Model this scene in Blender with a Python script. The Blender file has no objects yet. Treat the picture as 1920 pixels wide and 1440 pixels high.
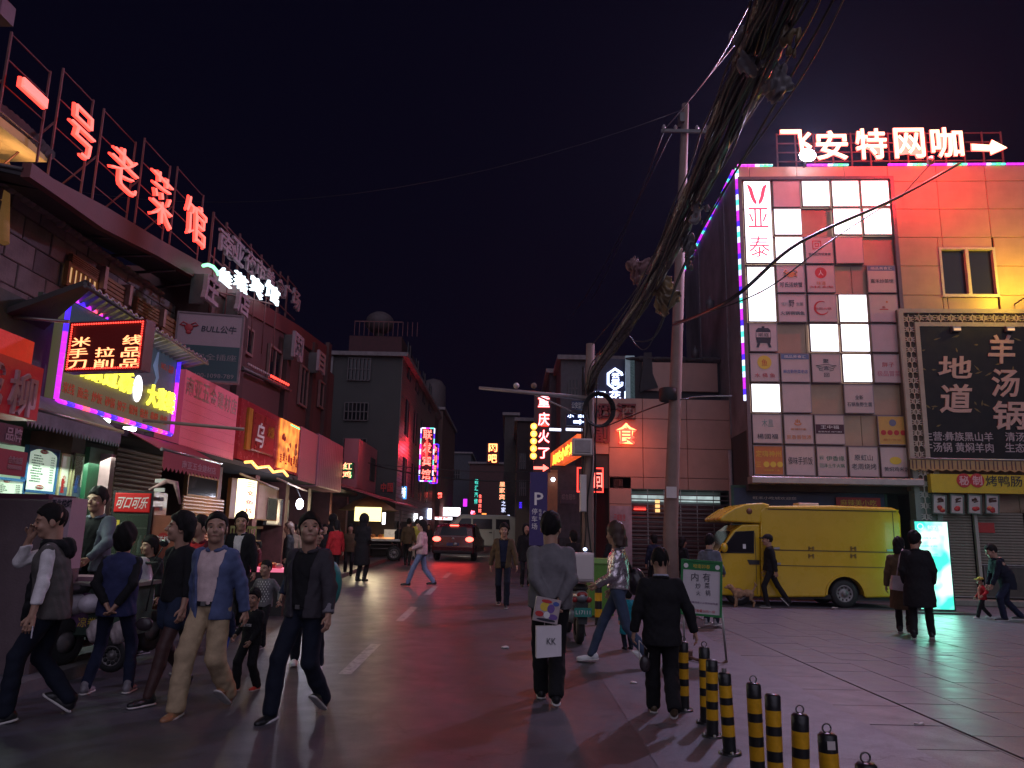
import bpy, math, random
import numpy as np
from mathutils import Vector, Matrix
random.seed(7)
rng = np.random.default_rng(7)
R = math.radians
scene = bpy.context.scene
col = scene.collection

# ------------------------------------------------------------------ camera, sky, sun, exposure
FPX, CAM_H, PITCH, ROLL = 1442.0, 1.55, R(11.1), 0.021
cF = Vector((0, math.cos(PITCH), math.sin(PITCH)))
r0 = Vector((1, 0, 0)); u0 = Vector((0, -math.sin(PITCH), math.cos(PITCH)))
cR = r0*math.cos(ROLL) + u0*math.sin(ROLL)
cU = -r0*math.sin(ROLL) + u0*math.cos(ROLL)
camd = bpy.data.cameras.new('camera')
cam = bpy.data.objects.new('camera', camd); col.objects.link(cam)
m = Matrix((cR, cU, -cF)).transposed().to_4x4(); m.translation = Vector((0, 0, CAM_H))
cam.matrix_world = m
camd.sensor_width = 36; camd.lens = 36*FPX/1920; camd.clip_end = 600; camd.clip_start = .05
scene.camera = cam

world = bpy.data.worlds.new('World'); scene.world = world; world.use_nodes = True
wn = world.node_tree; wn.nodes.clear()
wo = wn.nodes.new('ShaderNodeOutputWorld')
bg1 = wn.nodes.new('ShaderNodeBackground'); bg2 = wn.nodes.new('ShaderNodeBackground')
sky = wn.nodes.new('ShaderNodeTexSky'); sky.sky_type = 'NISHITA'; sky.sun_disc = False
sky.sun_elevation = R(-4); sky.sun_rotation = R(150)
wn.links.new(sky.outputs[0], bg1.inputs[0]); bg1.inputs[1].default_value = .004
bg2.inputs[0].default_value = (.11, .085, .40, 1); bg2.inputs[1].default_value = .014   # city glow in the night air
add = wn.nodes.new('ShaderNodeAddShader')
wn.links.new(bg1.outputs[0], add.inputs[0]); wn.links.new(bg2.outputs[0], add.inputs[1]); wn.links.new(add.outputs[0], wo.inputs[0])

sund = bpy.data.lights.new('fill_sun', 'SUN'); sund.energy = .84; sund.angle = R(75); sund.color = (.80, .75, 1.0)  # added soft fill standing in for the glow of signs behind the camera
sun = bpy.data.objects.new('fill_sun', sund); col.objects.link(sun)
sun.rotation_euler = (R(50), 0, R(12))
scene.view_settings.view_transform = 'Standard'; scene.view_settings.look = 'None'
scene.view_settings.exposure = 0; scene.view_settings.gamma = 1
scene.render.engine = 'CYCLES'
cy = scene.cycles
cy.max_bounces = 5; cy.diffuse_bounces = 2; cy.glossy_bounces = 3; cy.transmission_bounces = 4; cy.transparent_max_bounces = 6
cy.caustics_reflective = False; cy.caustics_refractive = False; cy.use_denoising = True
cy.sample_clamp_indirect = 3; cy.sample_clamp_direct = 0; cy.use_light_tree = True

# ------------------------------------------------------------------ from the camera's view to places on the street
def ray(px, py):
    return (cF + cR*((px-960)/FPX) + cU*((720-py)/FPX))
CP = Vector((0, 0, CAM_H))
def P(px, py, Y):
    d = ray(px, py); return CP + d*(Y/d.y)
def PZ(px, py, z):
    d = ray(px, py); return CP + d*((z-CAM_H)/d.z)
def sstep(a, b, x):
    t = min(1, max(0, (x-a)/(b-a))); return t*t*(3-2*t)
def gz(x, y):
    s = .0245*max(0, y-8.5)
    if y > 30: s = .0245*21.5 + .008*(y-30)
    s *= 1-sstep(.6, 4.2, x-.06*(y-8))
    return s
def G(px, py):
    d = ray(px, py); t = 3.0
    if d.z >= 0: return CP + d*60
    for i in range(60):
        p = CP + d*t; e = p.z-gz(p.x, p.y)
        t += e/(-d.z)*.8
        if abs(e) < 1e-4: break
    return CP + d*t

class Wall:
    """a vertical plane through two plan points; u runs along it, y=0 on it, -y out towards the viewer"""
    def __init__(s, a, b):
        s.a = Vector((a[0], a[1])); d = Vector((b[0]-a[0], b[1]-a[1])); s.len = d.length; s.d = d.normalized()
        s.n = Vector((s.d.y, -s.d.x)); s.ang = math.atan2(s.d.y, s.d.x)
    def uz(s, px, py, off=0):
        d = ray(px, py); o = s.a + s.n*off
        t = (o.x*s.n.x+o.y*s.n.y)/(d.x*s.n.x+d.y*s.n.y)
        p = CP + d*t
        return ((p.x-o.x)*s.d.x+(p.y-o.y)*s.d.y, p.z)
    def loc(s, u, z, off=0):
        p = s.a + s.d*u + s.n*off; return Vector((p.x, p.y, z))

# ------------------------------------------------------------------ materials
MATS = {}
def mat(name, c=(.5, .5, .5), rough=.7, metal=0, var=.25, scale=6, bump=.15, bscale=40, emit=None, es=0, dirt=0, coat=0, alpha=1, trans=0, spec=.5):
    if name in MATS: return MATS[name]
    mt = bpy.data.materials.new(name); mt.use_nodes = True; nt = mt.node_tree
    b = nt.nodes['Principled BSDF']; L = nt.links.new
    b.inputs['Roughness'].default_value = rough; b.inputs['Metallic'].default_value = metal
    b.inputs['Specular IOR Level'].default_value = spec
    if coat: b.inputs['Coat Weight'].default_value = coat; b.inputs['Coat Roughness'].default_value = .08
    if trans: b.inputs['Transmission Weight'].default_value = trans
    if alpha < 1: b.inputs['Alpha'].default_value = alpha
    tc = nt.nodes.new('ShaderNodeTexCoord')
    if var or dirt:
        n = nt.nodes.new('ShaderNodeTexNoise'); n.inputs['Scale'].default_value = scale; n.inputs['Detail'].default_value = 5; n.inputs['Roughness'].default_value = .6
        L(tc.outputs['Object'], n.inputs['Vector'])
        rp = nt.nodes.new('ShaderNodeMapRange'); rp.inputs[1].default_value = .3; rp.inputs[2].default_value = .7
        rp.inputs[3].default_value = 1-var; rp.inputs[4].default_value = 1+var*.6
        L(n.outputs['Fac'], rp.inputs[0])
        mx = nt.nodes.new('ShaderNodeVectorMath'); mx.operation = 'SCALE'; mx.inputs[0].default_value = c[:3]
        L(rp.outputs[0], mx.inputs['Scale']); out = mx.outputs[0]
        if dirt:
            n2 = nt.nodes.new('ShaderNodeTexNoise'); n2.inputs['Scale'].default_value = scale*.35; n2.inputs['Detail'].default_value = 8; n2.inputs['Distortion'].default_value = 1.5
            mp = nt.nodes.new('ShaderNodeMapping'); mp.inputs['Scale'].default_value = (1, 1, .35)
            L(tc.outputs['Object'], mp.inputs[0]); L(mp.outputs[0], n2.inputs['Vector'])
            r2 = nt.nodes.new('ShaderNodeMapRange'); r2.inputs[1].default_value = .5; r2.inputs[2].default_value = .72
            r2.inputs[3].default_value = 0; r2.inputs[4].default_value = dirt
            L(n2.outputs['Fac'], r2.inputs[0])
            m2 = nt.nodes.new('ShaderNodeMix'); m2.data_type = 'RGBA'; L(r2.outputs[0], m2.inputs[0]); L(out, m2.inputs[6])
            m2.inputs[7].default_value = (c[0]*.28, c[1]*.25, c[2]*.22, 1); out = m2.outputs[2]
        L(out, b.inputs['Base Color'])
        if rough > .15 and rough < .95:
            r3 = nt.nodes.new('ShaderNodeMapRange'); r3.inputs[3].default_value = max(.05, rough-.12); r3.inputs[4].default_value = min(1, rough+.12)
            L(n.outputs['Fac'], r3.inputs[0]); L(r3.outputs[0], b.inputs['Roughness'])
    else:
        b.inputs['Base Color'].default_value = (*c[:3], 1)
    if bump:
        nb = nt.nodes.new('ShaderNodeTexNoise'); nb.inputs['Scale'].default_value = bscale; nb.inputs['Detail'].default_value = 4
        L(tc.outputs['Object'], nb.inputs['Vector'])
        bp = nt.nodes.new('ShaderNodeBump'); bp.inputs['Strength'].default_value = bump; bp.inputs['Distance'].default_value = .02
        L(nb.outputs['Fac'], bp.inputs['Height']); L(bp.outputs[0], b.inputs['Normal'])
    if emit:
        b.inputs['Emission Color'].default_value = (*emit[:3], 1); b.inputs['Emission Strength'].default_value = es
    MATS[name] = mt; return mt
def glow(name, c, s=1.0, var=0):
    """a surface that gives off light, mostly a lamp, tube or backlit sign"""
    if name in MATS: return MATS[name]
    mt = mat(name, (c[0]*.5+.05, c[1]*.5+.05, c[2]*.5+.05), .4, var=0, bump=0, emit=c, es=s)
    if var:
        nt = mt.node_tree; b = nt.nodes['Principled BSDF']
        n = nt.nodes.new('ShaderNodeTexNoise'); n.inputs['Scale'].default_value = 3; tc = nt.nodes.new('ShaderNodeTexCoord')
        nt.links.new(tc.outputs['Object'], n.inputs['Vector'])
        r = nt.nodes.new('ShaderNodeMapRange'); r.inputs[1].default_value = .3; r.inputs[2].default_value = .7; r.inputs[3].default_value = s*(1-var); r.inputs[4].default_value = s*(1+var)
        nt.links.new(n.outputs['Fac'], r.inputs[0]); nt.links.new(r.outputs[0], b.inputs['Emission Strength'])
    return mt

# ------------------------------------------------------------------ mesh helpers
class MB:
    def __init__(s): s.v = []; s.f = []; s.mi = []; s.m = 0; s.sm = []
    def add(s, vs, fs, smooth=False):
        o = len(s.v); s.v += [tuple(v) for v in vs]; s.f += [tuple(i+o for i in f) for f in fs]
        s.mi += [s.m]*len(fs); s.sm += [smooth]*len(fs); return s
    def box(s, x0, x1, y0, y1, z0, z1, b=0):
        if x0 > x1: x0, x1 = x1, x0
        if y0 > y1: y0, y1 = y1, y0
        if z0 > z1: z0, z1 = z1, z0
        if not b:
            return s.add([(x0,y0,z0),(x1,y0,z0),(x1,y1,z0),(x0,y1,z0),(x0,y0,z1),(x1,y0,z1),(x1,y1,z1),(x0,y1,z1)],
                  [(0,3,2,1),(4,5,6,7),(0,1,5,4),(1,2,6,5),(2,3,7,6),(3,0,4,7)])
        b = min(b, (x1-x0)*.45, (z1-z0)*.45, (y1-y0)*.9)
        # chamfered on the -y face edges
        return s.add([(x0,y0+b,z0),(x1,y0+b,z0),(x1,y1,z0),(x0,y1,z0),(x0,y0+b,z1),(x1,y0+b,z1),(x1,y1,z1),(x0,y1,z1),
                      (x0+b,y0,z0+b),(x1-b,y0,z0+b),(x1-b,y0,z1-b),(x0+b,y0,z1-b)],
                  [(0,3,2,1),(4,5,6,7),(1,2,6,5),(2,3,7,6),(3,0,4,7),(8,9,10,11),(0,1,9,8),(1,5,10,9),(5,4,11,10),(4,0,8,11)])
    def hexa(s, p):
        """8 corners: bottom ring 0-3, top ring 4-7"""
        return s.add(p, [(0,3,2,1),(4,5,6,7),(0,1,5,4),(1,2,6,5),(2,3,7,6),(3,0,4,7)])
    def tube(s, pts, r, n=8, cap=True, smooth=True):
        pts = [Vector(p) for p in pts]; N = len(pts)
        rs = r if isinstance(r, (list, tuple)) else [r]*N
        vs = []; up = Vector((0, 0, 1)); prev = None
        for i, p in enumerate(pts):
            t = (pts[min(N-1, i+1)]-pts[max(0, i-1)]).normalized()
            if prev is None:
                a = t.cross(up)
                if a.length < .05: a = t.cross(Vector((1, 0, 0)))
            else: a = prev - t*prev.dot(t)
            a.normalize(); prev = a; c = t.cross(a)
            for k in range(n):
                th = 2*math.pi*k/n; vs.append(p + (a*math.cos(th)+c*math.sin(th))*rs[i])
        fs = []
        for i in range(N-1):
            for k in range(n):
                fs.append((i*n+k, i*n+(k+1)%n, (i+1)*n+(k+1)%n, (i+1)*n+k))
        s.add(vs, fs, smooth)
        if cap:
            o = len(s.v)-len(vs)
            s.f += [tuple(o+k for k in range(n))[::-1], tuple(o+(N-1)*n+k for k in range(n))]; s.mi += [s.m]*2; s.sm += [False]*2
        return s
    def lathe(s, prof, c=(0, 0, 0), n=16, smooth=True, axis='z'):
        vs = []; N = len(prof)
        for r, z in prof:
            for k in range(n):
                th = 2*math.pi*k/n; x, y = r*math.cos(th), r*math.sin(th)
                vs.append((c[0]+x, c[1]+y, c[2]+z) if axis == 'z' else ((c[0]+x, c[1]+z, c[2]+y) if axis == 'y' else (c[0]+z, c[1]+x, c[2]+y)))
        fs = [(i*n+k, i*n+(k+1)%n, (i+1)*n+(k+1)%n, (i+1)*n+k) for i in range(N-1) for k in range(n)]
        s.add(vs, fs, smooth); return s
    def prism(s, poly, y0, y1, ax='y'):
        """outline in (x,z), extruded along y (or ax='x': outline in (y,z), extruded along x)"""
        n = len(poly)
        if ax == 'y': vs = [(p[0], y0, p[1]) for p in poly]+[(p[0], y1, p[1]) for p in poly]
        elif ax == 'x': vs = [(y0, p[0], p[1]) for p in poly]+[(y1, p[0], p[1]) for p in poly]
        else: vs = [(p[0], p[1], y0) for p in poly]+[(p[0], p[1], y1) for p in poly]
        fs = [tuple(range(n)), tuple(range(2*n-1, n-1, -1))]+[(i, i+n, (i+1)%n+n, (i+1)%n) for i in range(n)]
        return s.add(vs, fs)
    def ball(s, c, r, n=10, m=7):
        r = r if isinstance(r, (tuple, list)) else (r, r, r); vs = []; fs = []
        for i in range(m+1):
            ph = math.pi*i/m
            for k in range(n):
                th = 2*math.pi*k/n
                vs.append((c[0]+r[0]*math.sin(ph)*math.cos(th), c[1]+r[1]*math.sin(ph)*math.sin(th), c[2]+r[2]*math.cos(ph)))
        for i in range(m):
            for k in range(n): fs.append((i*n+k, (i+1)*n+k, (i+1)*n+(k+1)%n, i*n+(k+1)%n))
        return s.add(vs, fs, True)
    def data(s, name, mats):
        me = bpy.data.meshes.new(name); me.from_pydata(s.v, [], s.f); me.update()
        mats = mats if isinstance(mats, (list, tuple)) else [mats]
        for x in mats: me.materials.append(x)
        if len(mats) > 1: me.polygons.foreach_set('material_index', s.mi)
        me.polygons.foreach_set('use_smooth', s.sm)
        return me
    def build(s, name, mats, parent=None, loc=(0, 0, 0), rz=0):
        o = bpy.data.objects.new(name, s.data(name, mats)); col.objects.link(o)
        o.location = loc; o.rotation_euler = (0, 0, rz)
        if parent: o.parent = parent
        return o
def thing(name, label, cat, loc=(0, 0, 0), rz=0, group=None, kind=None):
    o = bpy.data.objects.new(name, None); o.empty_display_size = .1; col.objects.link(o)
    o.location = loc; o.rotation_euler = (0, 0, rz); return tag(o, label, cat, group, kind)
def tag(o, label=None, cat=None, group=None, kind=None):
    if label: o['label'] = label
    if cat: o['category'] = cat
    if group: o['group'] = group
    if kind: o['kind'] = kind
    return o
def inst(src, name=None, parent=None, loc=None, rz=None):
    o = src.copy(); col.objects.link(o); o.parent = parent if parent else src.parent
    if loc is not None: o.location = loc
    if rz is not None: o.rotation_euler = (0, 0, rz)
    return o
def copy_tree(o, parent=None):
    c = o.copy(); col.objects.link(c); c.parent = parent
    for ch in list(o.children): copy_tree(ch, c)
    return c
BX = lambda x0, x1, y0, y1, z0, z1, b=0: MB().box(x0, x1, y0, y1, z0, z1, b)

TXT = {}
def text_raw(s, off):
    k = (s, off)
    if k in TXT: return TXT[k]
    cu = bpy.data.curves.new('t', 'FONT'); cu.body = s; cu.resolution_u = 2; cu.extrude = .5; cu.offset = off; cu.space_line = 1.0
    ob = bpy.data.objects.new('t', cu); col.objects.link(ob)
    dg = bpy.context.evaluated_depsgraph_get(); me = ob.evaluated_get(dg).to_mesh()
    n = len(me.vertices); v = np.empty(n*3); me.vertices.foreach_get('co', v); v = v.reshape(-1, 3)
    f = [tuple(p.vertices) for p in me.polygons]
    ob.evaluated_get(dg).to_mesh_clear(); bpy.data.objects.remove(ob); bpy.data.curves.remove(cu)
    TXT[k] = (v, f); return TXT[k]
def letters(s, x, z, w, h, y=0, d=.02, name='lettering', m=None, parent=None, off=0.0, skew=0, keep=False):
    """flat lettering centred on (x,z), w wide and h high, standing d proud of y towards -y"""
    v, f = text_raw(s, off)
    if len(v) == 0: return None
    lo = v.min(0); hi = v.max(0); sp = np.maximum(hi-lo, 1e-4)
    sx, sz = w/sp[0], h/sp[1]
    if keep: sx = sz = min(sx, sz)
    V = np.empty_like(v)
    V[:, 0] = (v[:, 0]-(lo[0]+hi[0])/2)*sx; V[:, 2] = (v[:, 1]-(lo[1]+hi[1])/2)*sz
    V[:, 1] = y-(v[:, 2]+.5)*d; V[:, 0] += V[:, 2]*skew + x; V[:, 2] += z
    b = MB(); b.add(V.tolist(), f); return b.build(name, m, parent)
# ------------------------------------------------------------------ people: smooth solid figures grown from bones
def surface_nets(S, org, h):
    I = S < 0
    nx, ny, nz = S.shape
    c = [S[i:nx-1+i, j:ny-1+j, k:nz-1+k] for i in (0, 1) for j in (0, 1) for k in (0, 1)]
    ins = sum((x < 0).astype(np.int8) for x in c)
    act = (ins > 0) & (ins < 8)
    idx = -np.ones(act.shape, np.int64); A = np.argwhere(act); 
    if len(A) == 0: return np.zeros((0, 3)), np.zeros((0, 4), int)
    idx[act] = np.arange(len(A))
    vals = np.stack([x[act] for x in c], 1)
    offs = np.array([(i, j, k) for i in (0, 1) for j in (0, 1) for k in (0, 1)], float)
    acc = np.zeros((len(A), 3)); cnt = np.zeros(len(A))
    for a in range(8):
        for b in range(a+1, 8):
            if abs(offs[a]-offs[b]).sum() != 1: continue
            va, vb = vals[:, a], vals[:, b]; mk = (va < 0) != (vb < 0)
            t = np.where(mk, va/np.where(mk, va-vb, 1), 0)
            p = offs[a]+(offs[b]-offs[a])*t[:, None]
            acc += p*mk[:, None]; cnt += mk
    V = (A+acc/cnt[:, None])*h+org
    F = []
    for ax in range(3):
        sl0 = [slice(None)]*3; sl1 = [slice(None)]*3; sl0[ax] = slice(0, -1); sl1[ax] = slice(1, None)
        a, b = I[tuple(sl0)], I[tuple(sl1)]
        o1, o2 = (ax+1) % 3, (ax+2) % 3
        E_ = np.argwhere(a != b)
        E_ = E_[(E_[:, o1] > 0) & (E_[:, o2] > 0) & (E_[:, o1] < S.shape[o1]-1) & (E_[:, o2] < S.shape[o2]-1)]
        if len(E_) == 0: continue
        d1 = np.zeros(3, int); d1[o1] = 1; d2 = np.zeros(3, int); d2[o2] = 1
        q = [idx[tuple((E_-x).T)] for x in (0*d1, d1, d1+d2, d2)]
        Q = np.stack(q, 1); flip = a[tuple(E_.T)]
        Q[~flip] = Q[~flip][:, ::-1]
        F.append(Q)
    F = np.concatenate(F); F = F[(F >= 0).all(1)]
    return V, F

def V3(*a): return np.array(a, float)
class Sdf:
    def __init__(s, k=.025): s.p = []; s.k = k; s.cuts = []; s.wr = 0; s.seed = 0; s.post = []
    def cap(s, a, b, ra, rb=None, k=None): s.p.append(('c', V3(*a), V3(*b), ra, ra if rb is None else rb, k)); return s
    def ell(s, c, r, M=None, k=None): s.p.append(('e', V3(*c), V3(*r), M, 0, k)); return s
    def cut(s, c, n): s.cuts.append((V3(*c), V3(*n)/np.linalg.norm(n))); return s       # keep the side n points away from
    def carve(s, fn): s.post.append(fn); return s
    def mesh(s, h, lo=None, hi=None):
        L, H = [], []
        for t, a, b, c, d, k in s.p:
            if t == 'c':
                r = max(c, d); L.append(np.minimum(a, b)-r); H.append(np.maximum(a, b)+r)
            else:
                r = max(b) if c is not None else b; L.append(a-r); H.append(a+r)
        L = np.min(L, 0)-.03-2*h; H = np.max(H, 0)+.03+2*h
        if lo is not None: L = np.maximum(L, lo)
        if hi is not None: H = np.minimum(H, hi)
        n = np.maximum(4, np.ceil((H-L)/h).astype(int)+1)
        ax = [L[i]+h*np.arange(n[i]) for i in range(3)]
        S = np.full(n, .1, np.float32)
        for t, a, b, c, d, k in s.p:
            k = s.k if k is None else k
            if t == 'c': r = max(c, d); l_, h_ = np.minimum(a, b)-r, np.maximum(a, b)+r
            else: r = max(b) if c is not None else b; l_, h_ = a-r, a+r
            mg = .1
            i0 = np.clip(np.floor((l_-mg-L)/h).astype(int), 0, n); i1 = np.clip(np.ceil((h_+mg-L)/h).astype(int)+1, 0, n)
            if (i1 <= i0).any(): continue
            X = ax[0][i0[0]:i1[0], None, None]; Y = ax[1][None, i0[1]:i1[1], None]; Z = ax[2][None, None, i0[2]:i1[2]]
            if t == 'c':
                ab = b-a; l2 = max(1e-9, ab.dot(ab))
                tt = np.clip(((X-a[0])*ab[0]+(Y-a[1])*ab[1]+(Z-a[2])*ab[2])/l2, 0, 1)
                D = np.sqrt((X-a[0]-ab[0]*tt)**2+(Y-a[1]-ab[1]*tt)**2+(Z-a[2]-ab[2]*tt)**2)-(c+(d-c)*tt)
            else:
                x, y, z = X-a[0], Y-a[1], Z-a[2]
                if c is not None:
                    M = c; x, y, z = (x*M[0][0]+y*M[1][0]+z*M[2][0], x*M[0][1]+y*M[1][1]+z*M[2][1], x*M[0][2]+y*M[1][2]+z*M[2][2])
                k0 = np.sqrt((x/b[0])**2+(y/b[1])**2+(z/b[2])**2); k1 = np.sqrt((x/b[0]**2)**2+(y/b[1]**2)**2+(z/b[2]**2)**2)
                D = k0*(k0-1)/np.maximum(k1, 1e-6)
            sub = S[i0[0]:i1[0], i0[1]:i1[1], i0[2]:i1[2]]
            if k <= 0: np.minimum(sub, D, out=sub)
            else:
                hh = np.clip(.5+.5*(sub-D)/k, 0, 1); sub[...] = sub+(D-sub)*hh-k*hh*(1-hh)
        X = ax[0][:, None, None]; Y = ax[1][None, :, None]; Z = ax[2][None, None, :]
        if s.wr:
            q = s.seed
            S = S+s.wr*(np.sin(31*Z+9*np.sin(11*X+q)+7*np.sin(9*Y+2*q))*.6+np.sin(57*Z+23*X+19*Y+5*np.sin(17*X-q)+q)*.35+np.sin(13*Z-21*X+17*Y+q*3)*.5)
        for f in s.post: S = np.maximum(S, f(X, Y, Z))
        for c, nn in s.cuts: S = np.maximum(S, (X-c[0])*nn[0]+(Y-c[1])*nn[1]+(Z-c[2])*nn[2])
        return surface_nets(S, L, h)

def mesh_from(parts, name, mats):
    vs = []; fs = []; o = 0; mi = []
    for j, (V, F) in enumerate(parts):
        if len(V) == 0: continue
        vs.append(V); fs.append(F+o); o += len(V); mi += [0]*len(F)
    V = np.concatenate(vs); F = np.concatenate(fs)
    me = bpy.data.meshes.new(name); me.vertices.add(len(V)); me.vertices.foreach_set('co', V.ravel())
    me.loops.add(len(F)*4); me.loops.foreach_set('vertex_index', F.ravel())
    me.polygons.add(len(F)); me.polygons.foreach_set('loop_start', np.arange(len(F))*4); me.polygons.foreach_set('use_smooth', np.ones(len(F), bool))
    me.update(calc_edges=True)
    for m_ in (mats if isinstance(mats, list) else [mats]): me.materials.append(m_)
    return me
def rotz(a): c, s_ = math.cos(a), math.sin(a); return np.array([[c, -s_, 0], [s_, c, 0], [0, 0, 1]])
def rotx(a): c, s_ = math.cos(a), math.sin(a); return np.array([[1, 0, 0], [0, c, -s_], [0, s_, c]])
def unit(v): return v/max(1e-9, np.linalg.norm(v))
def ik(a, t, l1, l2, hint):
    d = t-a; L = np.linalg.norm(d); mx = (l1+l2)*.998
    if L > mx: t = a+d/L*mx; d = t-a; L = mx
    x = (l1*l1-l2*l2+L*L)/(2*L); y = math.sqrt(max(0, l1*l1-x*x)); e = d/L
    h = hint-e*hint.dot(e); h = unit(h)
    return a+e*x+h*y, t
SKIN = mat('skin', (.42, .235, .16), .55, var=.12, scale=14, bump=.05)
def cloth(name, c, rough=.88, var=.22): return mat('cloth_'+name, c, rough, var=var, scale=9, bump=.5, bscale=13, spec=.25)
HAIRM = mat('hair_black', (.008, .007, .007), .7, var=.3, scale=30, bump=.4, bscale=160, spec=.2)
EYEM = mat('eye_dark', (.02, .015, .012), .3, var=0, bump=0)
LIPM = mat('lip', (.30, .10, .085), .6, var=0, bump=0)
SOLEM = mat('shoe_sole', (.55, .52, .5), .7, var=.2)
PN = [0]
def person(label, loc, rot, H=1.70, lf=(-.1, 0, 0), rf=(.1, 0, 0), lh=(-.27, .03, .80), rh=(.27, .03, .80), le=None, re=None, lean=0.0, yaw=0, nod=0,
           top=('jacket', 'black'), shirt=None, legs=('black', .078, .062), shoes='black', hair='short', vox=.013, hem=.80, near=False, girth=1.0,
           hips=None, group='people in the street', skinlegs=None, sleeve=1.0, child=False, curl=.5, lfp=0, rfp=0, sh=1.0, hood=None, side=0, hairm=None, sole=True, topm=None, name='person'):
    PN[0] += 1; q = PN[0]*1.7; s = H/1.72
    hd = 1.17 if not child else 1.36
    hipz = hips if hips is not None else .895
    sz = 1.385 if not child else 1.36
    pel = V3(0, 0, hipz); dz = hipz-.895; 
    sp = V3(side, lean, 0)
    ctop = V3(side, lean, sz+dz-abs(lean)*.25)
    g = girth*1.07; sw = .178*sh
    Ls, Rs = ctop+V3(-sw, 0, 0), ctop+V3(sw, 0, 0)
    lf, rf, lh, rh = V3(*lf), V3(*rf), V3(*lh), V3(*rh)
    hL, hR = pel+V3(-.09, 0, 0), pel+V3(.09, 0, 0)
    aL, aR = lf+V3(0, 0, .085), rf+V3(0, 0, .085)
    kL, aL = ik(hL, aL, .43, .425, V3(-.05, 1, 0)); kR, aR = ik(hR, aR, .43, .425, V3(.05, 1, 0))
    le = V3(*(le or (-.35, -1, -.2))); re = V3(*(re or (.35, -1, -.2)))
    eL, wL = ik(Ls, lh, .285, .25, le); eR, wR = ik(Rs, rh, .285, .25, re)
    neck = ctop+V3(0, .0, .038); hc = neck+V3(0, .035+nod*.0, .155*hd)+V3(0, lean*.15, 0)
    Mh = rotz(R(yaw))@rotx(R(nod))
    tx = lambda v: hc+Mh@(V3(*v)*hd)
    out = []
    # -- head and neck
    hs = Sdf(.018)
    hs.ell(tx((0, -.012, .03)), (.078*hd, .098*hd, .095*hd), Mh)
    hs.ell(tx((0, .022, -.025)), (.062*hd, .072*hd, .088*hd), Mh)
    hs.ell(tx((0, .055, -.085)), (.032*hd, .03*hd, .026*hd), Mh)
    hs.cap(tx((0, .088, .015)), tx((0, .108, -.022)), .009*hd, .015*hd, k=.012)
    for sx in (-1, 1):
        hs.ell(tx((sx*.078, -.005, -.008)), (.010*hd, .02*hd, .032*hd), Mh, k=.006)
        hs.ell(tx((sx*.036, .066, -.028)), (.025*hd, .022*hd, .025*hd), Mh)
        hs.cap(tx((sx*.014, .086, .03)), tx((sx*.05, .068, .034)), .009*hd, k=.012)
        if near: hs.carve(lambda X, Y, Z, c=tx((sx*.031, .094, .010)): .0145-np.sqrt((X-c[0])**2+(Y-c[1])**2+(Z-c[2])**2))
    hs.cap(tx((-.018, .083, -.056)), tx((.018, .083, -.056)), .009*hd, k=.008)
    hs.cap(tx((0, -.02, -.05)), neck-V3(0, 0, .06), .058*hd, .065)
    hv = min(vox, .0065) if near else vox
    out.append(hs.mesh(hv))
    # -- hands
    for w, e, s_, yw in ((wL, eL, -1, 0), (wR, eR, 1, 0)):
        d = unit(w-e); hn = Sdf(.006 if near else .01)
        sidev = unit(np.cross(d, V3(s_, .15, 0))); nrm = unit(np.cross(sidev, d))*(-1)
        inn = V3(-s_, 0, 0); nrm = unit(inn-d*inn.dot(d)+1e-6); sidev = unit(np.cross(nrm, d))*s_*-1
        if sidev[1] < 0: sidev = -sidev
        hn.cap(e*.35+w*.65, w, .03, .026, k=.02)
        hn.cap(w+d*.02-sidev*.016, w+d*.078-sidev*.026, .019, .015, k=.015); hn.cap(w+d*.02+sidev*.012, w+d*.08+sidev*.024, .019, .015, k=.015)
        for fi, (of, ln) in enumerate(((.03, .07), (.01, .08), (-.011, .076), (-.031, .058))):
            a0 = w+d*.08+sidev*of; c1 = curl*.5+fi*.06; d1 = unit(d*math.cos(c1)+nrm*math.sin(c1)+sidev*of*1.2)
            m1 = a0+d1*ln*.5; c2 = c1+curl*1.1+.1; d2 = unit(d*math.cos(c2)+nrm*math.sin(c2)+sidev*of)
            hn.cap(a0, m1, .0095, .0085); hn.cap(m1, m1+d2*ln*.5, .0085, .007)
        t0 = w+d*.03+sidev*.028; t1 = t0+unit(d+sidev*.8+nrm*.4)*.042; hn.cap(t0, t1, .013, .011); hn.cap(t1, t1+unit(d+sidev*.1+nrm*.5)*.03, .0105, .008)
        out.append(hn.mesh(.005 if near else max(.010, vox*.8)))
    # -- bare body below the clothes, joined to head, hands and feet
    bs = Sdf(.03)
    bs.ell(pel+V3(0, 0, .04), (.125*g, .085*g, .12)); bs.ell((pel+ctop)/2+V3(0, 0, .1), (.12*g, .08*g, .22)); bs.cap(Ls*.75+ctop*.25-V3(0, 0, .03), Rs*.75+ctop*.25-V3(0, 0, .03), .035)
    bs.cap(ctop-V3(0, 0, .08), neck+V3(0, .01, .02), .06, .05)
    for S_, E_, W_ in ((Ls, eL, wL), (Rs, eR, wR)): bs.cap(S_*.86+ctop*.14-V3(0, 0, .03), E_, .034, .034); bs.cap(E_, W_, .034, .026)
    for h_, k_, a_, f_ in ((hL, kL, aL, lf), (hR, kR, aR, rf)): bs.cap(h_, k_, .07, .046 if skinlegs is None else .05); bs.cap(k_, a_, .047, .034)
    out.append(bs.mesh(max(vox, .014)))
    me = mesh_from(out, 'person', SKIN)
    root = bpy.data.objects.new(name, me); col.objects.link(root)
    tag(root, label, 'child' if child else 'person', group)
    root.location = loc; root.rotation_euler = (0, 0, R(rot)); root.scale = (s, s, s)
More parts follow.
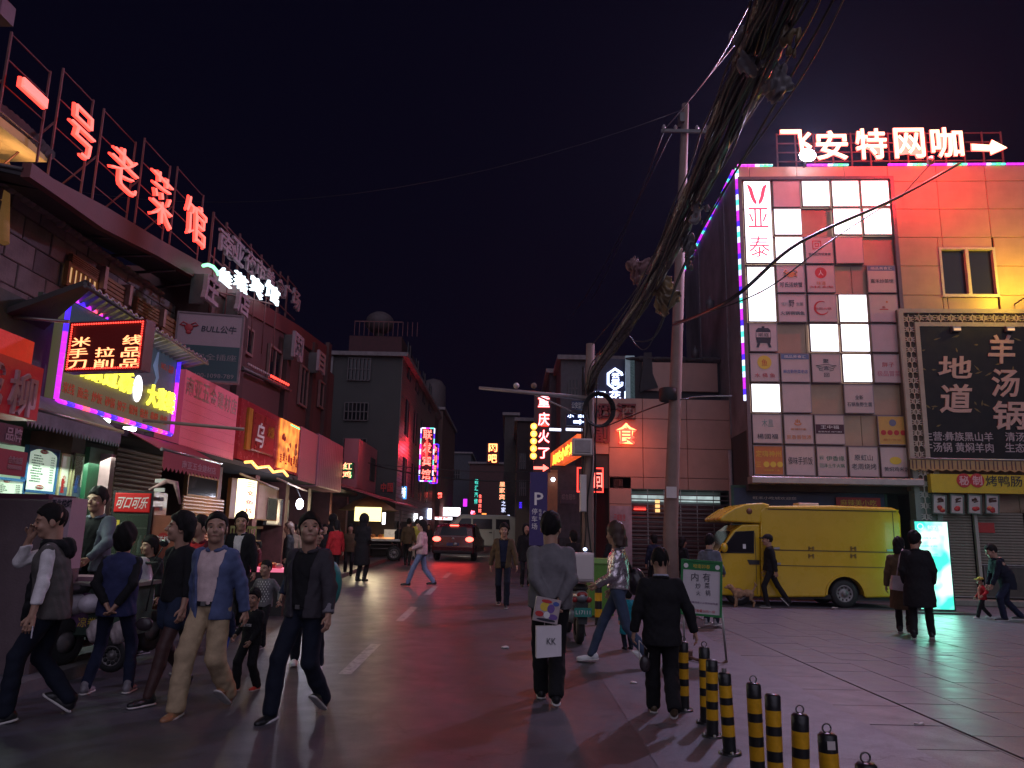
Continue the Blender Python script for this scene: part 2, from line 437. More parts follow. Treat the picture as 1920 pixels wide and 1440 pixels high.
    def layer(sd, nm, mt, hx=None, lo=None, hi=None):
        V, F = sd.mesh(hx or vox, lo, hi)
        if len(F) == 0: return None
        o = bpy.data.objects.new(nm, mesh_from([(V, F)], nm, mt)); col.objects.link(o); o.parent = root; return o
    # -- trousers / legs
    lc, th, cf = legs
    tr = Sdf(.022); tr.wr = .0035; tr.seed = q
    tr.ell(pel+V3(0, -.005, .03), (.142*g, .102*g, .12))
    if skinlegs:
        tr.cap(hL, hL*.6+kL*.4, th, th*.95); tr.cap(hR, hR*.6+kR*.4, th, th*.95)
        sk = Sdf(.015)
        for h_, k_, a_ in ((hL, kL, aL), (hR, kR, aR)): sk.cap(h_, k_, .083, .062); sk.cap(k_, k_*.65+a_*.35-V3(0, .015, 0), .062, .062); sk.cap(k_*.65+a_*.35-V3(0, .015, 0), a_, .062, .044)
        layer(sk, 'tights', cloth(skinlegs[0], skinlegs[1], .5))
    else:
        for h_, k_, a_ in ((hL, kL, aL), (hR, kR, aR)):
            kk = (k_*.5+a_*.5); tr.cap(h_, k_, th, cf*1.03); tr.cap(k_, kk, cf*1.03, cf*.98); tr.cap(kk, a_+V3(0, 0, -.0), cf*.98, cf*.94)
        for a_, k_ in ((aL, kL), (aR, kR)):
            d = unit(a_-k_); c_ = a_+d*.045
            tr.carve(lambda X, Y, Z, c=c_, d=d: np.where((X-c[0])**2+(Y-c[1])**2+(Z-c[2])**2 < .02, (X-c[0])*d[0]+(Y-c[1])*d[1]+(Z-c[2])*d[2], -1.))
    tr.cut(pel+V3(0, 0, .12), (0, 0, 1))
    layer(tr, 'trousers' if not skinlegs else 'shorts', cloth(lc, CL[lc]), lo=None)
    # -- shoes
    for f_, pt, k_, a_ in ((lf, lfp, kL, aL), (rf, rfp, kR, aR)):
        so = Sdf(.02); A = a_+V3(0, 0, -.085); M = rotx(R(-pt)); p = lambda v: a_+M@(V3(*v)-V3(0, 0, .085))
        so.ell(p((0, -.035, .045)), (.038, .05, .045)); so.cap(p((0, -.02, .035)), p((0, .10, .03)), .036, .038); so.ell(p((0, .13, .03)), (.043, .07, .032)); so.cap(p((0, -.025, .06)), p((0, -.02, .10)), .042, .044)
        so.cut(p((0, 0, .004)), M@V3(0, 0, -1))
        so_ = layer(so, 'shoe', mat('shoe_'+shoes, CL.get(shoes, (.02, .02, .02)), .45, var=.2), hx=min(vox, .011))
        if near and sole and so_:
            sb = Sdf(.02); sb.cap(p((0, -.045, .01)), p((0, .15, .01)), .044, .046); sb.cut(p((0, 0, .001)), M@V3(0, 0, -1)); sb.cut(p((0, 0, .019)), M@V3(0, 0, 1))
            V, F = sb.mesh(.009); o = bpy.data.objects.new('sole', mesh_from([(V, F)], 'sole', SOLEM)); col.objects.link(o); o.parent = so_
    # -- upper clothes
    def torso(sd, gx, hemz, slv, ra, rw, flare=.0, cutz=None):
        mid = (pel+ctop)/2; sd.ell(mid*.55+pel*.45, (.147*g+gx, .106*g+gx, .26))
        sd.ell(ctop-V3(0, 0, .13), (.165*g+gx, .105*g+gx, .17)); sd.ell(mid+V3(0, .005, 0), (.14*g+gx, .10*g+gx, .2))
        sd.ell(V3(0, 0, max(hemz, .72)+.04), (.152*g+gx+flare, .112*g+gx+flare, .30))
        if hemz < .72: sd.ell(V3(0, .0, hemz+.05), (.165*g+gx+flare, .13*g+gx+flare, .45))
        sd.cap(Ls+V3(.03, 0, -.02), Rs+V3(-.03, 0, -.02), .045+gx*.8, k=.04); [sd.cap(neck+V3(0, -.01, -.01), q_+V3(0, 0, -.035), .05+gx*.5, .042+gx*.5, k=.03) for q_ in (Ls*.8+ctop*.2, Rs*.8+ctop*.2)]; sd.cap(ctop+V3(0, -.01, .0), neck+V3(0, 0, -.01), .075+gx*.5, .062+gx*.4, k=.03)
        for S_, E_, W_, inn in ((Ls, eL, wL, 1), (Rs, eR, wR, -1)):
            if slv > .6: sd.cap(S_+V3(inn*.022, 0, -.022), E_, ra+.008, ra-.006, k=.02); sd.cap(E_, E_+(W_-E_)*slv, ra-.002, rw, k=.02)
            elif slv > 0: sd.cap(S_+V3(inn*.022, 0, -.022), S_+(E_-S_)*slv*1.6, ra+.008, ra, k=.02)
            if slv > .6:
                d = unit(W_-E_); c_ = E_+(W_-E_)*(slv-.02)+d*.012
                sd.carve(lambda X, Y, Z, c=c_, d=d: np.where((X-c[0])**2+(Y-c[1])**2+(Z-c[2])**2 < .008, (X-c[0])*d[0]+(Y-c[1])*d[1]+(Z-c[2])*d[2], -1.))
        sd.cut(V3(0, 0, cutz or hemz), (0, .06, -1)); sd.cut(neck+V3(0, .0, .035), (0, .25, 1))
    kind, tc = top; th_ = {'sweater': .012, 'jacket': .022, 'coat': .028, 'vest': .024, 'puffer': .036, 'shirt': .006}[kind]
    ts = Sdf(.03); ts.wr = .0048 if kind != 'sweater' else .003; ts.seed = q+.5
    torso(ts, th_, hem, 0 if kind == 'vest' else sleeve, .052*g**.5+th_*.5, .037+th_*.45, flare=.02 if kind == 'coat' else 0)
    if shirt:
        ss = Sdf(.03); ss.wr = .004; ss.seed = q; torso(ss, .004, hem, sleeve if kind == 'vest' else 0, .053, .042, cutz=.925)
        layer(ss, 'shirt', cloth(shirt[0], shirt[1]))
        ow = shirt[2] if len(shirt) > 2 else .07
        def open_front(X, Y, Z): 
            w = ow*(.55+.9*np.clip((Z-(hem-.05))/.7, 0, 1)) if ow > 0 else .0
            return np.where(Y > lean+.02-.02*(X*0), w-np.abs(X-side*.8), -1.)
        if ow: ts.carve(open_front)
    layer(ts, {'sweater': 'sweater', 'vest': 'waistcoat', 'coat': 'coat', 'shirt': 'shirt'}.get(kind, 'jacket'), topm or cloth(tc, CL[tc], .5 if kind == 'puffer' else .85))
    if kind in ('jacket', 'coat', 'puffer') and near:
        co = Sdf(.02); n0 = neck+V3(0, 0, .0)
        for a in np.linspace(R(60 if shirt else 80), R(360+120-(0 if shirt else -20)-0), 12):
            pass
        for i in range(14):
            a = R(90+25)+R(310)*i/13; b = R(90+25)+R(310)*(i+1)/13
            f = lambda t: n0+V3(.077*math.cos(t), .075*math.sin(t)+.0, .005+.018*(-math.sin(t)))
            if i < 13: co.cap(f(a), f(b), .017)
        layer(co, 'collar', topm or cloth(tc, CL[tc]))
    # -- hair, hats
    hm = hairm or HAIRM; hr = Sdf(.02); hr.wr = .0055 if near else .003; hr.seed = q*2
    if hair in ('short', 'bob', 'long', 'bun', 'puff', 'crew', 'receding'):
        ex = {'crew': .006, 'puff': .03, 'short': .014, 'receding': .010}.get(hair, .018)
        hr.ell(tx((0, -.012, .036)), ((.078+ex*.7)*hd, (.098+ex*.8)*hd, (.097+ex*1.35)*hd), Mh)
        if hair in ('bob', 'long', 'puff'): hr.ell(tx((0, -.05, -.03)), (.083*hd, .07*hd, .095*hd), Mh)
        if hair == 'long':
            hr.cap(tx((-.02, -.07, -.05)), tx((-.03, -.10, -.26)), .07, .06); hr.cap(tx((.03, -.07, -.05)), tx((.03, -.10, -.27)), .07, .055)
        if hair == 'bun': hr.ell(tx((0, -.12, .05)), (.045, .04, .045), Mh)
        def line(X, Y, Z, rec={'receding': .018, 'crew': .006}.get(hair, 0), lo=(-.075 if hair in ('short', 'crew', 'bun', 'receding') else -.13)):
            x = (X-hc[0])/hd; y = (Y-hc[1])/hd; z = (Z-hc[2])/hd; yl = x*Mh[0][1]+y*Mh[1][1]+z*Mh[2][1]; zl = x*Mh[0][2]+y*Mh[1][2]+z*Mh[2][2]
            f = np.interp(yl, [-.2, -.045, -.028, .012, .026, .05, .075, .12], [lo, lo+.01, -.02, -.03, .018, .044+rec, .062+rec, .09+rec]); return (f-zl+.005*np.sin(yl*160+q))*.8*hd
        hr.carve(line)
        c0 = {'receding': (0, .045, .088), 'crew': (0, .06, .08)}.get(hair, (0, .066, .074))
        n0 = Mh@V3(0, .66, -.75); cc = tx(c0)
        if hair in ('bob', 'long', 'puff'):
            n0 = Mh@V3(0, .8, -.6); cc = tx((0, .058, .062))
        layer(hr, 'hair', hm, hx=min(vox, .009) if near else vox)
    elif hair == 'cap':
        hr.ell(tx((0, -.012, .036)), (.088*hd, .108*hd, .095*hd), Mh); hr.cut(tx((0, 0, .035)), Mh@V3(0, -.1, -1))
        hr.ell(tx((0, .11, .045)), (.06*hd, .07*hd, .012*hd), Mh); layer(hr, 'cap', hm)
        h2 = Sdf(.02); h2.ell(tx((0, -.014, .025)), (.084*hd, .104*hd, .09*hd), Mh); h2.cut(tx((0, .02, 0)), Mh@V3(0, 1, -.2)); h2.cut(tx((0, 0, -.07)), Mh@V3(0, 0, -1)); layer(h2, 'hair', HAIRM)
    elif hair == 'hood':
        hr.ell(tx((0, -.02, .02)), (.115*hd, .125*hd, .135*hd), Mh); hr.cap(tx((0, -.03, -.05)), neck, .10, .10); hr.cut(tx((0, .055, .03)), Mh@V3(0, 1, -.15)); layer(hr, 'hood', hm)
    if hood:
        ho = Sdf(.03); ho.wr = .008; ho.seed = q; 
        for a in range(-60, 241, 30): t = R(a-90); ho.cap(neck+V3(.10*math.cos(t), -.03+.09*math.sin(t), .0), neck+V3(.10*math.cos(t+.5), -.03+.09*math.sin(t+.5), .0), .04)
        ho.ell(neck+V3(0, -.12, -.05), (.11, .06, .09)); layer(ho, 'hood', cloth(hood, CL[hood]))
    if near:
        for sx in (-1, 1):
            c = tx((sx*.031, .0825, .008)); b = MB(); b.ball((0, 0, 0), (.0135*hd, .007*hd, .006*hd), 8, 5); o = b.build('eye', EYEM, root); o.location = c; o.rotation_euler = (R(nod), 0, R(yaw))
            b = MB(); b.ball((0, 0, 0), (.019*hd, .006*hd, .0035*hd), 8, 5); o = b.build('eyebrow', HAIRM, root); o.location = tx((sx*.034, .083, .034)); o.rotation_euler = (R(nod), 0, R(yaw-sx*14))
        b = MB(); b.ball((0, 0, 0), (.022*hd, .006*hd, .0055*hd), 10, 5); o = b.build('mouth', LIPM, root); o.location = tx((0, .0885, -.057)); o.rotation_euler = (R(nod), 0, R(yaw))
    root['_j'] = 0; del root['_j']
    J = dict(wL=wL, wR=wR, eL=eL, eR=eR, Ls=Ls, Rs=Rs, ctop=ctop, pel=pel, neck=neck, hc=hc, kL=kL, kR=kR, tx=tx)
    return root, J
CL = dict(black=(.012, .012, .014), darkblue=(.009, .012, .024), blue=(.085, .11, .22), navy=(.012, .016, .04), grey=(.16, .15, .16), khaki=(.42, .31, .19), white=(.7, .66, .66),
          vestgrey=(.10, .09, .085), jean=(.05, .07, .12), lightjean=(.16, .20, .32), red=(.42, .02, .025), brown=(.10, .065, .035), pink=(.55, .36, .36), yellow=(.45, .38, .06), teal=(.01, .22, .28),
          beige=(.50, .40, .28), maroon=(.10, .012, .02), olive=(.09, .075, .045), denimgrey=(.045, .04, .048), redshoe=(.6, .05, .03), tanshoe=(.35, .16, .08), greyshoe=(.2, .18, .2), bluevest=(.03, .036, .10), silver=(.5, .45, .48), steel=(.12, .13, .17), whiteshoe=(.7, .7, .7), orange=(.6, .2, .04), bluetr=(.02, .06, .3), denimshort=(.02, .03, .06))
# ------------------------------------------------------------------ shared materials and sign builder
BEIGE = mat('beige_cladding', (.47, .31, .20), .42, var=.10, scale=2.5, bump=.04, bscale=8, dirt=.12)
PINKC = mat('rose_cladding', (.42, .23, .18), .5, var=.12, scale=2, bump=.05, bscale=8, dirt=.2)
DARK = mat('dark_wall', (.03, .028, .03), .8, var=.3, scale=2)
DARK2 = mat('soot_wall', (.05, .045, .045), .85, var=.4, scale=1.2, dirt=.5)
STEEL = mat('brushed_steel', (.35, .33, .32), .35, metal=.8, var=.2, bump=.03)
FRAMEM = mat('painted_frame', (.13, .12, .12), .5, metal=.4, var=.2)
WHITEP = mat('white_plastic', (.62, .55, .53), .4, var=.06, scale=3, bump=.02, dirt=.08)
REDP = mat('red_paint', (.42, .025, .02), .45, var=.15, dirt=.15)
INK = mat('dark_ink', (.015, .015, .03), .5, var=0, bump=0)
INKR = mat('red_ink', (.5, .03, .03), .5, var=0, bump=0)
INKO = mat('orange_ink', (.6, .2, .05), .5, var=0, bump=0)
INKB = mat('blue_ink', (.05, .10, .35), .5, var=0, bump=0)
INKG = mat('green_ink', (.03, .15, .08), .5, var=0, bump=0)
INKY = mat('yellow_ink', (.7, .5, .05), .5, var=0, bump=0)
INKP = mat('grey_ink', (.25, .22, .22), .5, var=0, bump=0)
WHT = mat('white_ink', (.75, .72, .7), .5, var=0, bump=0)
GLASS = mat('dark_glass', (.012, .012, .016), .12, var=0, bump=.02, bscale=2, spec=.35)
G_WHITE = glow('lit_white', (.93, .92, 1.0), 2.6)
G_RED = glow('neon_red', (1, .045, .03), 3.2)
G_REDH = glow('neon_red_hot', (1, .13, .10), 4.0)
G_WARM = glow('neon_warm', (1, .62, .38), 3.6)
G_ORG = glow('neon_orange', (1, .25, .05), 2.5)
G_YEL = glow('lit_yellow', (1, .85, .06), 2.2, var=.35)
G_BLUEW = glow('neon_bluewhite', (.55, .65, 1), 4)
G_MAG = glow('led_magenta', (.70, .03, .95), 1.25)
G_CYAN = glow('led_cyan', (.08, .75, .62), 1.7)
G_PALE = glow('led_pale', (.65, .7, 1), 2.0)
G_BLUE = glow('led_blue', (.07, .02, 1), 1.5)
G_GREEN = glow('led_green', (.05, 1, .35), 1.8)

def rect(W, x0, y0, x1, y1, off=0):
    a = W.uz(x0, y0, off); b = W.uz(x1, y1, off); c = W.uz(x1, y0, off); d = W.uz(x0, y1, off)
    return (a[0]+d[0])/2, (b[0]+c[0])/2, (b[1]+d[1])/2, (a[1]+c[1])/2
def on_wall(W, u0, u1, z0, z1, off, name, label, cat, group=None):
    """a thing whose base is the middle of its lower edge"""
    w, h = u1-u0, z1-z0
    t = thing(name, label, cat, W.loc((u0+u1)/2, z0, off), W.ang, group); return t, w, h
def board(W, px, name, label, cat, face, texts=(), off=0, thick=.08, fr=None, fw=.03, group=None, bev=0, face_name='panel'):
    u0, u1, z0, z1 = rect(W, *px, off) if len(px) == 4 and px[1] > 30 else px
    t, w, h = on_wall(W, u0, u1, z0, z1, off, name, label, cat, group)
    BX(-w/2+fw*.5, w/2-fw*.5, 0, thick, fw*.5, h-fw*.5, bev).build(face_name, face, t)
    if fr:
        b = MB(); y0 = -.015
        b.box(-w/2, w/2, y0, thick+.01, 0, fw); b.box(-w/2, w/2, y0, thick+.01, h-fw, h)
        b.box(-w/2, -w/2+fw, y0, thick+.01, fw, h-fw); b.box(w/2-fw, w/2, y0, thick+.01, fw, h-fw); b.build('frame', fr, t)
    for tx_ in texts:
        s_, fx, fy, fww, fh, mm = tx_[:6]; kw = tx_[6] if len(tx_) > 6 else {}
        letters(s_, (fx-.5)*w, (1-fy)*h, fww*w, fh*h, y=kw.pop('y', 0) if 'y' in kw else -.002, d=kw.get('d', .006), m=mm, parent=t, off=kw.get('off', 0), skew=kw.get('skew', 0))
    return t, w, h

# ------------------------------------------------------------------ ground
def grid_sheet(name, xs, ys, dz, mt, fn=None, kind='structure'):
    vs = [(x, y, gz(x, y)+dz+(fn(x, y) if fn else 0)) for y in ys for x in xs]; n = len(xs)
    fs = [(j*n+i, j*n+i+1, (j+1)*n+i+1, (j+1)*n+i) for j in range(len(ys)-1) for i in range(n-1)]
    b = MB(); b.add(vs, fs, True); o = b.build(name, mt); o['kind'] = kind; return o
def ground_mat(name, c, rough, dark, wet, bumpy, crack=0):
    mt = bpy.data.materials.new(name); mt.use_nodes = True; nt = mt.node_tree; b = nt.nodes['Principled BSDF']; L = nt.links.new
    tc = nt.nodes.new('ShaderNodeTexCoord')
    def noise(sc, det=6, dist=0, rg=.6):
        n = nt.nodes.new('ShaderNodeTexNoise'); n.inputs['Scale'].default_value = sc; n.inputs['Detail'].default_value = det; n.inputs['Distortion'].default_value = dist; n.inputs['Roughness'].default_value = rg
        L(tc.outputs['Object'], n.inputs['Vector']); return n
    def mr(src, a, b_, c_, d_):
        r = nt.nodes.new('ShaderNodeMapRange'); r.inputs[1].default_value = a; r.inputs[2].default_value = b_; r.inputs[3].default_value = c_; r.inputs[4].default_value = d_
        L(src, r.inputs[0]); return r.outputs[0]
    n1, n2, n3 = noise(.6, 8, .8), noise(70, 4), noise(3, 5, .3)
    mx = nt.nodes.new('ShaderNodeMix'); mx.data_type = 'RGBA'; mx.inputs[6].default_value = (*c, 1); mx.inputs[7].default_value = (*dark, 1)
    L(mr(n1.outputs[0], .42, .66, 0, 1), mx.inputs[0])
    m2 = nt.nodes.new('ShaderNodeMix'); m2.data_type = 'RGBA'; m2.blend_type = 'MULTIPLY'; m2.inputs[0].default_value = 1
    L(mx.outputs[2], m2.inputs[6]); cb = nt.nodes.new('ShaderNodeCombineColor'); v = mr(n2.outputs[0], .3, .7, .7, 1.25)
    for i in range(3): L(v, cb.inputs[i])
    L(cb.outputs[0], m2.inputs[7]); outc = m2.outputs[2]
    st = nt.nodes.new('ShaderNodeMix'); st.data_type = 'RGBA'; L(outc, st.inputs[6]); st.inputs[7].default_value = (dark[0]*.35, dark[1]*.33, dark[2]*.33, 1)
    L(mr(noise(1.7, 9, 2.2, .7).outputs[0], .60, .70, 0, .55), st.inputs[0]); outc = st.outputs[2]
    if crack:
        vo = nt.nodes.new('ShaderNodeTexVoronoi'); vo.feature = 'DISTANCE_TO_EDGE'; vo.inputs['Scale'].default_value = crack
        va = nt.nodes.new('ShaderNodeVectorMath'); va.operation = 'MULTIPLY_ADD'; nz = noise(3.5, 6, 0); L(nz.outputs[1], va.inputs[0]); va.inputs[1].default_value = (.45, .45, .45); L(tc.outputs['Object'], va.inputs[2]); L(va.outputs[0], vo.inputs['Vector'])
        ck = nt.nodes.new('ShaderNodeMix'); ck.data_type = 'RGBA'; L(outc, ck.inputs[6]); ck.inputs[7].default_value = (.012, .010, .010, 1)
        mm = nt.nodes.new('ShaderNodeMath'); mm.operation = 'MULTIPLY'; L(mr(vo.outputs['Distance'], 0, .008, 1, 0), mm.inputs[0]); L(mr(noise(.8, 2).outputs[0], .48, .58, 0, .8), mm.inputs[1])
        L(mm.outputs[0], ck.inputs[0]); outc = ck.outputs[2]
    L(outc, b.inputs['Base Color'])
    L(mr(n3.outputs[0], .35, .7, rough-wet, rough+wet), b.inputs['Roughness'])
    bp = nt.nodes.new('ShaderNodeBump'); bp.inputs['Strength'].default_value = bumpy; bp.inputs['Distance'].default_value = .01
    ad = nt.nodes.new('ShaderNodeMath'); ad.operation = 'ADD'; L(n2.outputs[0], ad.inputs[0]); ad.inputs[1].default_value = 0; L(ad.outputs[0], bp.inputs['Height'])
    L(bp.outputs[0], b.inputs['Normal']); return mt
ASPH = ground_mat('asphalt', (.074, .072, .086), .43, (.058, .056, .067), .06, .25, .5)
CONC = ground_mat('worn_concrete', (.105, .100, .118), .50, (.078, .074, .088), .07, .25, .6)
SLAB = ground_mat('paving_stone', (.135, .128, .150), .42, (.105, .099, .116), .07, .12, 0)
EARTH = ground_mat('far_ground', (.05, .048, .05), .7, (.04, .04, .04), .1, .1)
ys = [-8+i*1.0 for i in range(70)]+[62+i*10 for i in range(8)]
grid_sheet('ground', [-60, -20, -10]+[-8+i*.8 for i in range(21)]+[10, 20, 60], ys, -.06, EARTH)
yr = [-8+i*.5 for i in range(140)]
grid_sheet('road', [-4.45+.25*i for i in range(24)], yr, 0, ASPH)
grid_sheet('concrete_verge', [1.06+.21*i for i in range(11)], yr[:66], .004, CONC, fn=lambda x, y: 0)
# kerbed pavement on the shop side
KERB = mat('kerb_stone', (.14, .13, .13), .6, var=.2, dirt=.3)
b = MB()
for y in np.arange(-6, 58, 1.0):
    z0, z1 = gz(-4.6, y), gz(-4.6, y+1)
    b.hexa([(-4.62, y+.006, z0-.05), (-4.46, y+.006, z0-.05), (-4.46, y+.994, z1-.05), (-4.62, y+.994, z1-.05), (-4.62, y+.006, z0+.12), (-4.46, y+.006, z0+.115), (-4.46, y+.994, z1+.115), (-4.62, y+.994, z1+.12)])
tag(b.build('kerb', KERB), kind='structure')
grid_sheet('pavement', [-9, -7.5, -6.5, -5.5, -4.6], yr, .118, CONC)
# road markings: worn white lane dashes
PAINT = mat('worn_road_paint', (.34, .32, .33), .5, var=.6, scale=30, bump=.1, dirt=.9)
b = MB()
for y in (8.9, 13.2, 17.5, 22):
    for i in range(5):
        ya, yb = y+i*.4, y+i*.4+.4
        b.add([(-1.84, ya, gz(-1.8, ya)+.004), (-1.70, ya, gz(-1.8, ya)+.004), (-1.70, yb, gz(-1.8, yb)+.004), (-1.84, yb, gz(-1.8, yb)+.004)], [(0, 1, 2, 3)])
tag(b.build('road_marking', PAINT), kind='structure')
# plaza slabs right of the bollards
plaza = tag(BX(1.06, 30, -8, 60, -.05, -.012).build('plaza', mat('joint_mortar', (.03, .028, .03), .9)), kind='structure')
def slabs(bm_or, x0, x1, y0, y1, th=.03):
    b = bm_or; e = .006; b.hexa([(x0+.003, y0+.003, -.02), (x1-.003, y0+.003, -.02), (x1-.003, y1-.003, -.02), (x0+.003, y1-.003, -.02), (x0+e, y0+e, .0), (x1-e, y0+e, .0), (x1-e, y1-e, .0), (x0+e, y1-e, .0)])
SW = .62
sp_m = {}
far = MB(); near_l = []
for i in range(36):
    for j in range(52):
        x0 = 3.86+i*SW; y0 = 1.2+j*SW-(.31 if i % 2 else 0)
        if y0 > 21.8: continue
        near_l.append(((x0**2+y0**2), x0, y0))
near_l.sort()
SLABD = None
def one_slab(w, d):
    k = (round(w, 3), round(d, 3))
    if k not in sp_m:
        b = MB(); b.m = 0; slabs(b, 0, w, 0, d); sp_m[k] = b.data('paving_slab', SLAB)
    return sp_m[k]
vis = 0
for r_, x0, y0 in near_l:
    if abs((x0+.3)/(y0+.3)) > .80 and vis < 260: far_ok = True
    else: far_ok = False
    if not far_ok and vis < 262:
        o = bpy.data.objects.new('paving_slab', one_slab(SW, SW)); col.objects.link(o); o.parent = plaza
        o.location = (x0, y0, random.uniform(-.0015, .0015)); o.rotation_euler = (random.uniform(-.0022, .0022), random.uniform(-.0022, .0022), 0); vis += 1
    else: slabs(far, x0, x0+SW, y0, y0+SW)
tag(far.build('paving_slabs', SLAB, plaza), kind='stuff')
# drain strip: long cover stones between bollards and slabs
OLDS = ground_mat('old_stone', (.11, .10, .102), .5, (.065, .058, .06), .1, .5)
for j in range(14):
    y0 = 3.2+j*.78; o = BX(0, .66, 0, .765, -.02, 0, 0).build('cover_stone', OLDS, plaza); o.location = (3.12+.004*j, y0, .0025+random.uniform(-.003, .002)); o.rotation_euler = (0, 0, random.uniform(-.01, .01))
o = BX(1.9+1.26, 3.13, 2, 14, -.03, -.01).build('drain_gap', DARK2, plaza)
grid_sheet('verge_paving', [3.84-.01, 3.85], yr[20:60], -.008, SLAB)

# ------------------------------------------------------------------ large building across the plaza
A = P(1382, 313, 21.5); ang = R(-3.3)
W = Wall((A.x, A.y), (A.x+math.cos(ang), A.y+math.sin(ang)))
TOPZ = W.uz(1500, 312)[1]
bld = thing('building', 'three-storey beige panelled building with grid of square light boxes and rooftop letters', 'building', W.loc(0, 0), W.ang)
BX(0.02, 13, .13, 9.5, 2.9, TOPZ-.02).build('wall', DARK2, bld)
BX(0.02, 4.4, .9, 9.5, 0, 2.9).build('ground_floor_wall', DARK, bld)
BX(4.62, 13, .25, 9.5, 0, 2.9).build('ground_floor_wall', DARK2, bld)
uw0, uw1, zw0, zw1 = rect(W, 1763, 464, 1869, 556)
pd = {}
gu0, gu1, gz0, gz1 = W.uz(1393, 341)[0]-.06, W.uz(1661, 341)[0]+.04, W.uz(1400, 893)[1], W.uz(1500, 341)[1]
PWd = 1.40; PHt = (gz1-gz0)/10
rows = [(gz1, TOPZ)]+[(gz1-(k+1)*PHt, gz1-k*PHt) for k in range(11)]
us = [0.0, .35, 1.75, 3.15]+[gu1+.03+i*PWd for i in range(7)]
for (z0, z1) in rows:
    for i in range(len(us)-1):
        a, c = us[i], us[i+1]
        if c <= gu1+.1 and z1 < gz0+.1: continue
        segs = [(a, c, z0, z1)]
        if a < uw1 and c > uw0 and z0 < zw1 and z1 > zw0:
            segs = []
            if a < uw0: segs.append((a, uw0, z0, z1))
            if c > uw1: segs.append((uw1, c, z0, z1))
            if z0 < zw0: segs.append((max(a, uw0), min(c, uw1), z0, zw0))
            if z1 > zw1: segs.append((max(a, uw0), min(c, uw1), zw1, z1))
        for sg in segs:
            w_, h_ = sg[1]-sg[0], sg[3]-sg[2]
            if w_ < .05 or h_ < .05: continue
            k = (round(w_, 2), round(h_, 2))
            if k not in pd: pd[k] = BX(.006, w_-.006, 0, .05, .006, h_-.006, .006).data('cladding_panel', BEIGE)
            o = bpy.data.objects.new('cladding_panel', pd[k]); col.objects.link(o); o.parent = bld; o.location = (sg[0], random.uniform(-.002, .002), sg[2])
wf = bpy.data.objects.new('window', MB().box(uw0+.02, uw1-.02, .10, .12, zw0, zw1).data('w', GLASS)); col.objects.link(wf); wf.parent = bld
b = MB(); WF = mat('window_frame', (.5, .45, .4), .4, var=.1)
for x0, x1, z0, z1 in ((uw0, uw1, zw0, zw0+.07), (uw0, uw1, zw1-.07, zw1), (uw0, uw0+.07, zw0+.07, zw1-.07), (uw1-.07, uw1, zw0+.07, zw1-.07), ((uw0+uw1)/2-.05, (uw0+uw1)/2+.04, zw0+.07, zw1-.07)): b.box(x0, x1, -.03, .1, z0, z1)
b.box(uw0-.03, uw1+.03, -.06, .02, zw0-.03, zw0-.002)
b.build('frame', WF, wf)
# side wall towards the lane, stained render with two dark wall lamps
a2 = P(1283, 548, 30.5)
side = MB(); side.box(-.0, .06, .062, 9.5, 4.6, TOPZ-.01)
side.build('side_wall', mat('stained_render', (.26, .23, .26), .8, var=.35, scale=1.1, dirt=.75), bld)
for k in range(2):
    BX(-.03, -.003, 1.9+k*4.4, 1.96+k*4.4, 4.7, TOPZ-.3).build('downpipe', mat('old_pipe', (.25, .22, .23), .6, var=.4), bld)
for (yy, zz) in ((3.2, 9.0), (6.1, 8.0)):
    t = thing('wall_lamp', 'dark unlit lantern on stained side wall, %s' % ('upper one' if zz > 8.5 else 'lower one further along'), 'lamp', W.loc(-.02, zz, -yy), W.ang)
    MB().lathe([(.02, 0), (.13, .06), (.15, .35), (.05, .42), (.02, .55)], (-.25, 0, 0), 10).build('lantern', FRAMEM, t)
    MB().tube([(0, 0, .15), (-.12, 0, .05), (-.25, 0, .02)], .02, 6).build('bracket', FRAMEM, t)
# LED edge strips
def strip(name_l, pts, n, seq, wd=.07, per=None):
    p0, p1 = Vector(pts[0]), Vector(pts[1]); t = thing('led_strip', name_l, 'light strip', p0); d = (p1-p0)/n
    for i in range(n):
        MB().tube([d*(i+.02), d*(i+.97)], wd/2, 6).build('light_segment', seq[i % len(seq)], t)
seqA = [G_PALE, G_CYAN, G_PALE, G_MAG, G_MAG, G_MAG, G_PALE]
p0 = W.loc(-.03, W.uz(1384, 318)[1], .06); p1 = W.loc(-.03, W.uz(1388, 752)[1], .06)
strip('vertical purple and green LED strip along edge of beige building', [p0, p1], 42, [G_CYAN, G_PALE, G_MAG, G_MAG, G_BLUE, G_PALE], .11)
for a, c, lab in ((1382, 1448, 'short purple LED strip at corner of roof edge'), (1512, 1590, 'purple LED strip on roof edge just under first two rooftop letters'), (1664, 1736, 'purple LED strip on roof edge under the third and fourth rooftop letters'), (1738, 1812, 'purple LED strip on roof edge under the fifth rooftop letter'), (1812, 1884, 'purple LED strip on roof edge under the rooftop arrow'), (1886, 1960, 'purple LED strip on roof edge beyond the rooftop arrow')):
    ua, ub = W.uz(a, 311)[0], W.uz(c, 311)[0]
    strip(lab, [W.loc(ua, TOPZ+.02, .04), W.loc(ub, TOPZ+.02, .04)], 8, [G_MAG, G_MAG, G_MAG, G_MAG, G_PALE, G_CYAN, G_GREEN, G_CYAN], .07)
for k, (fa, fb) in enumerate(((.3, 4.2), (4.3, 9.4))):
    strip('purple and cyan LED strip on roof edge of side wall, %s length' % ('first' if k == 0 else 'far'), [W.loc(-.05, TOPZ+.02, -fa), W.loc(-.05, TOPZ+.02, -fb)], 16, [G_MAG, G_BLUE, G_CYAN, G_MAG], .09)

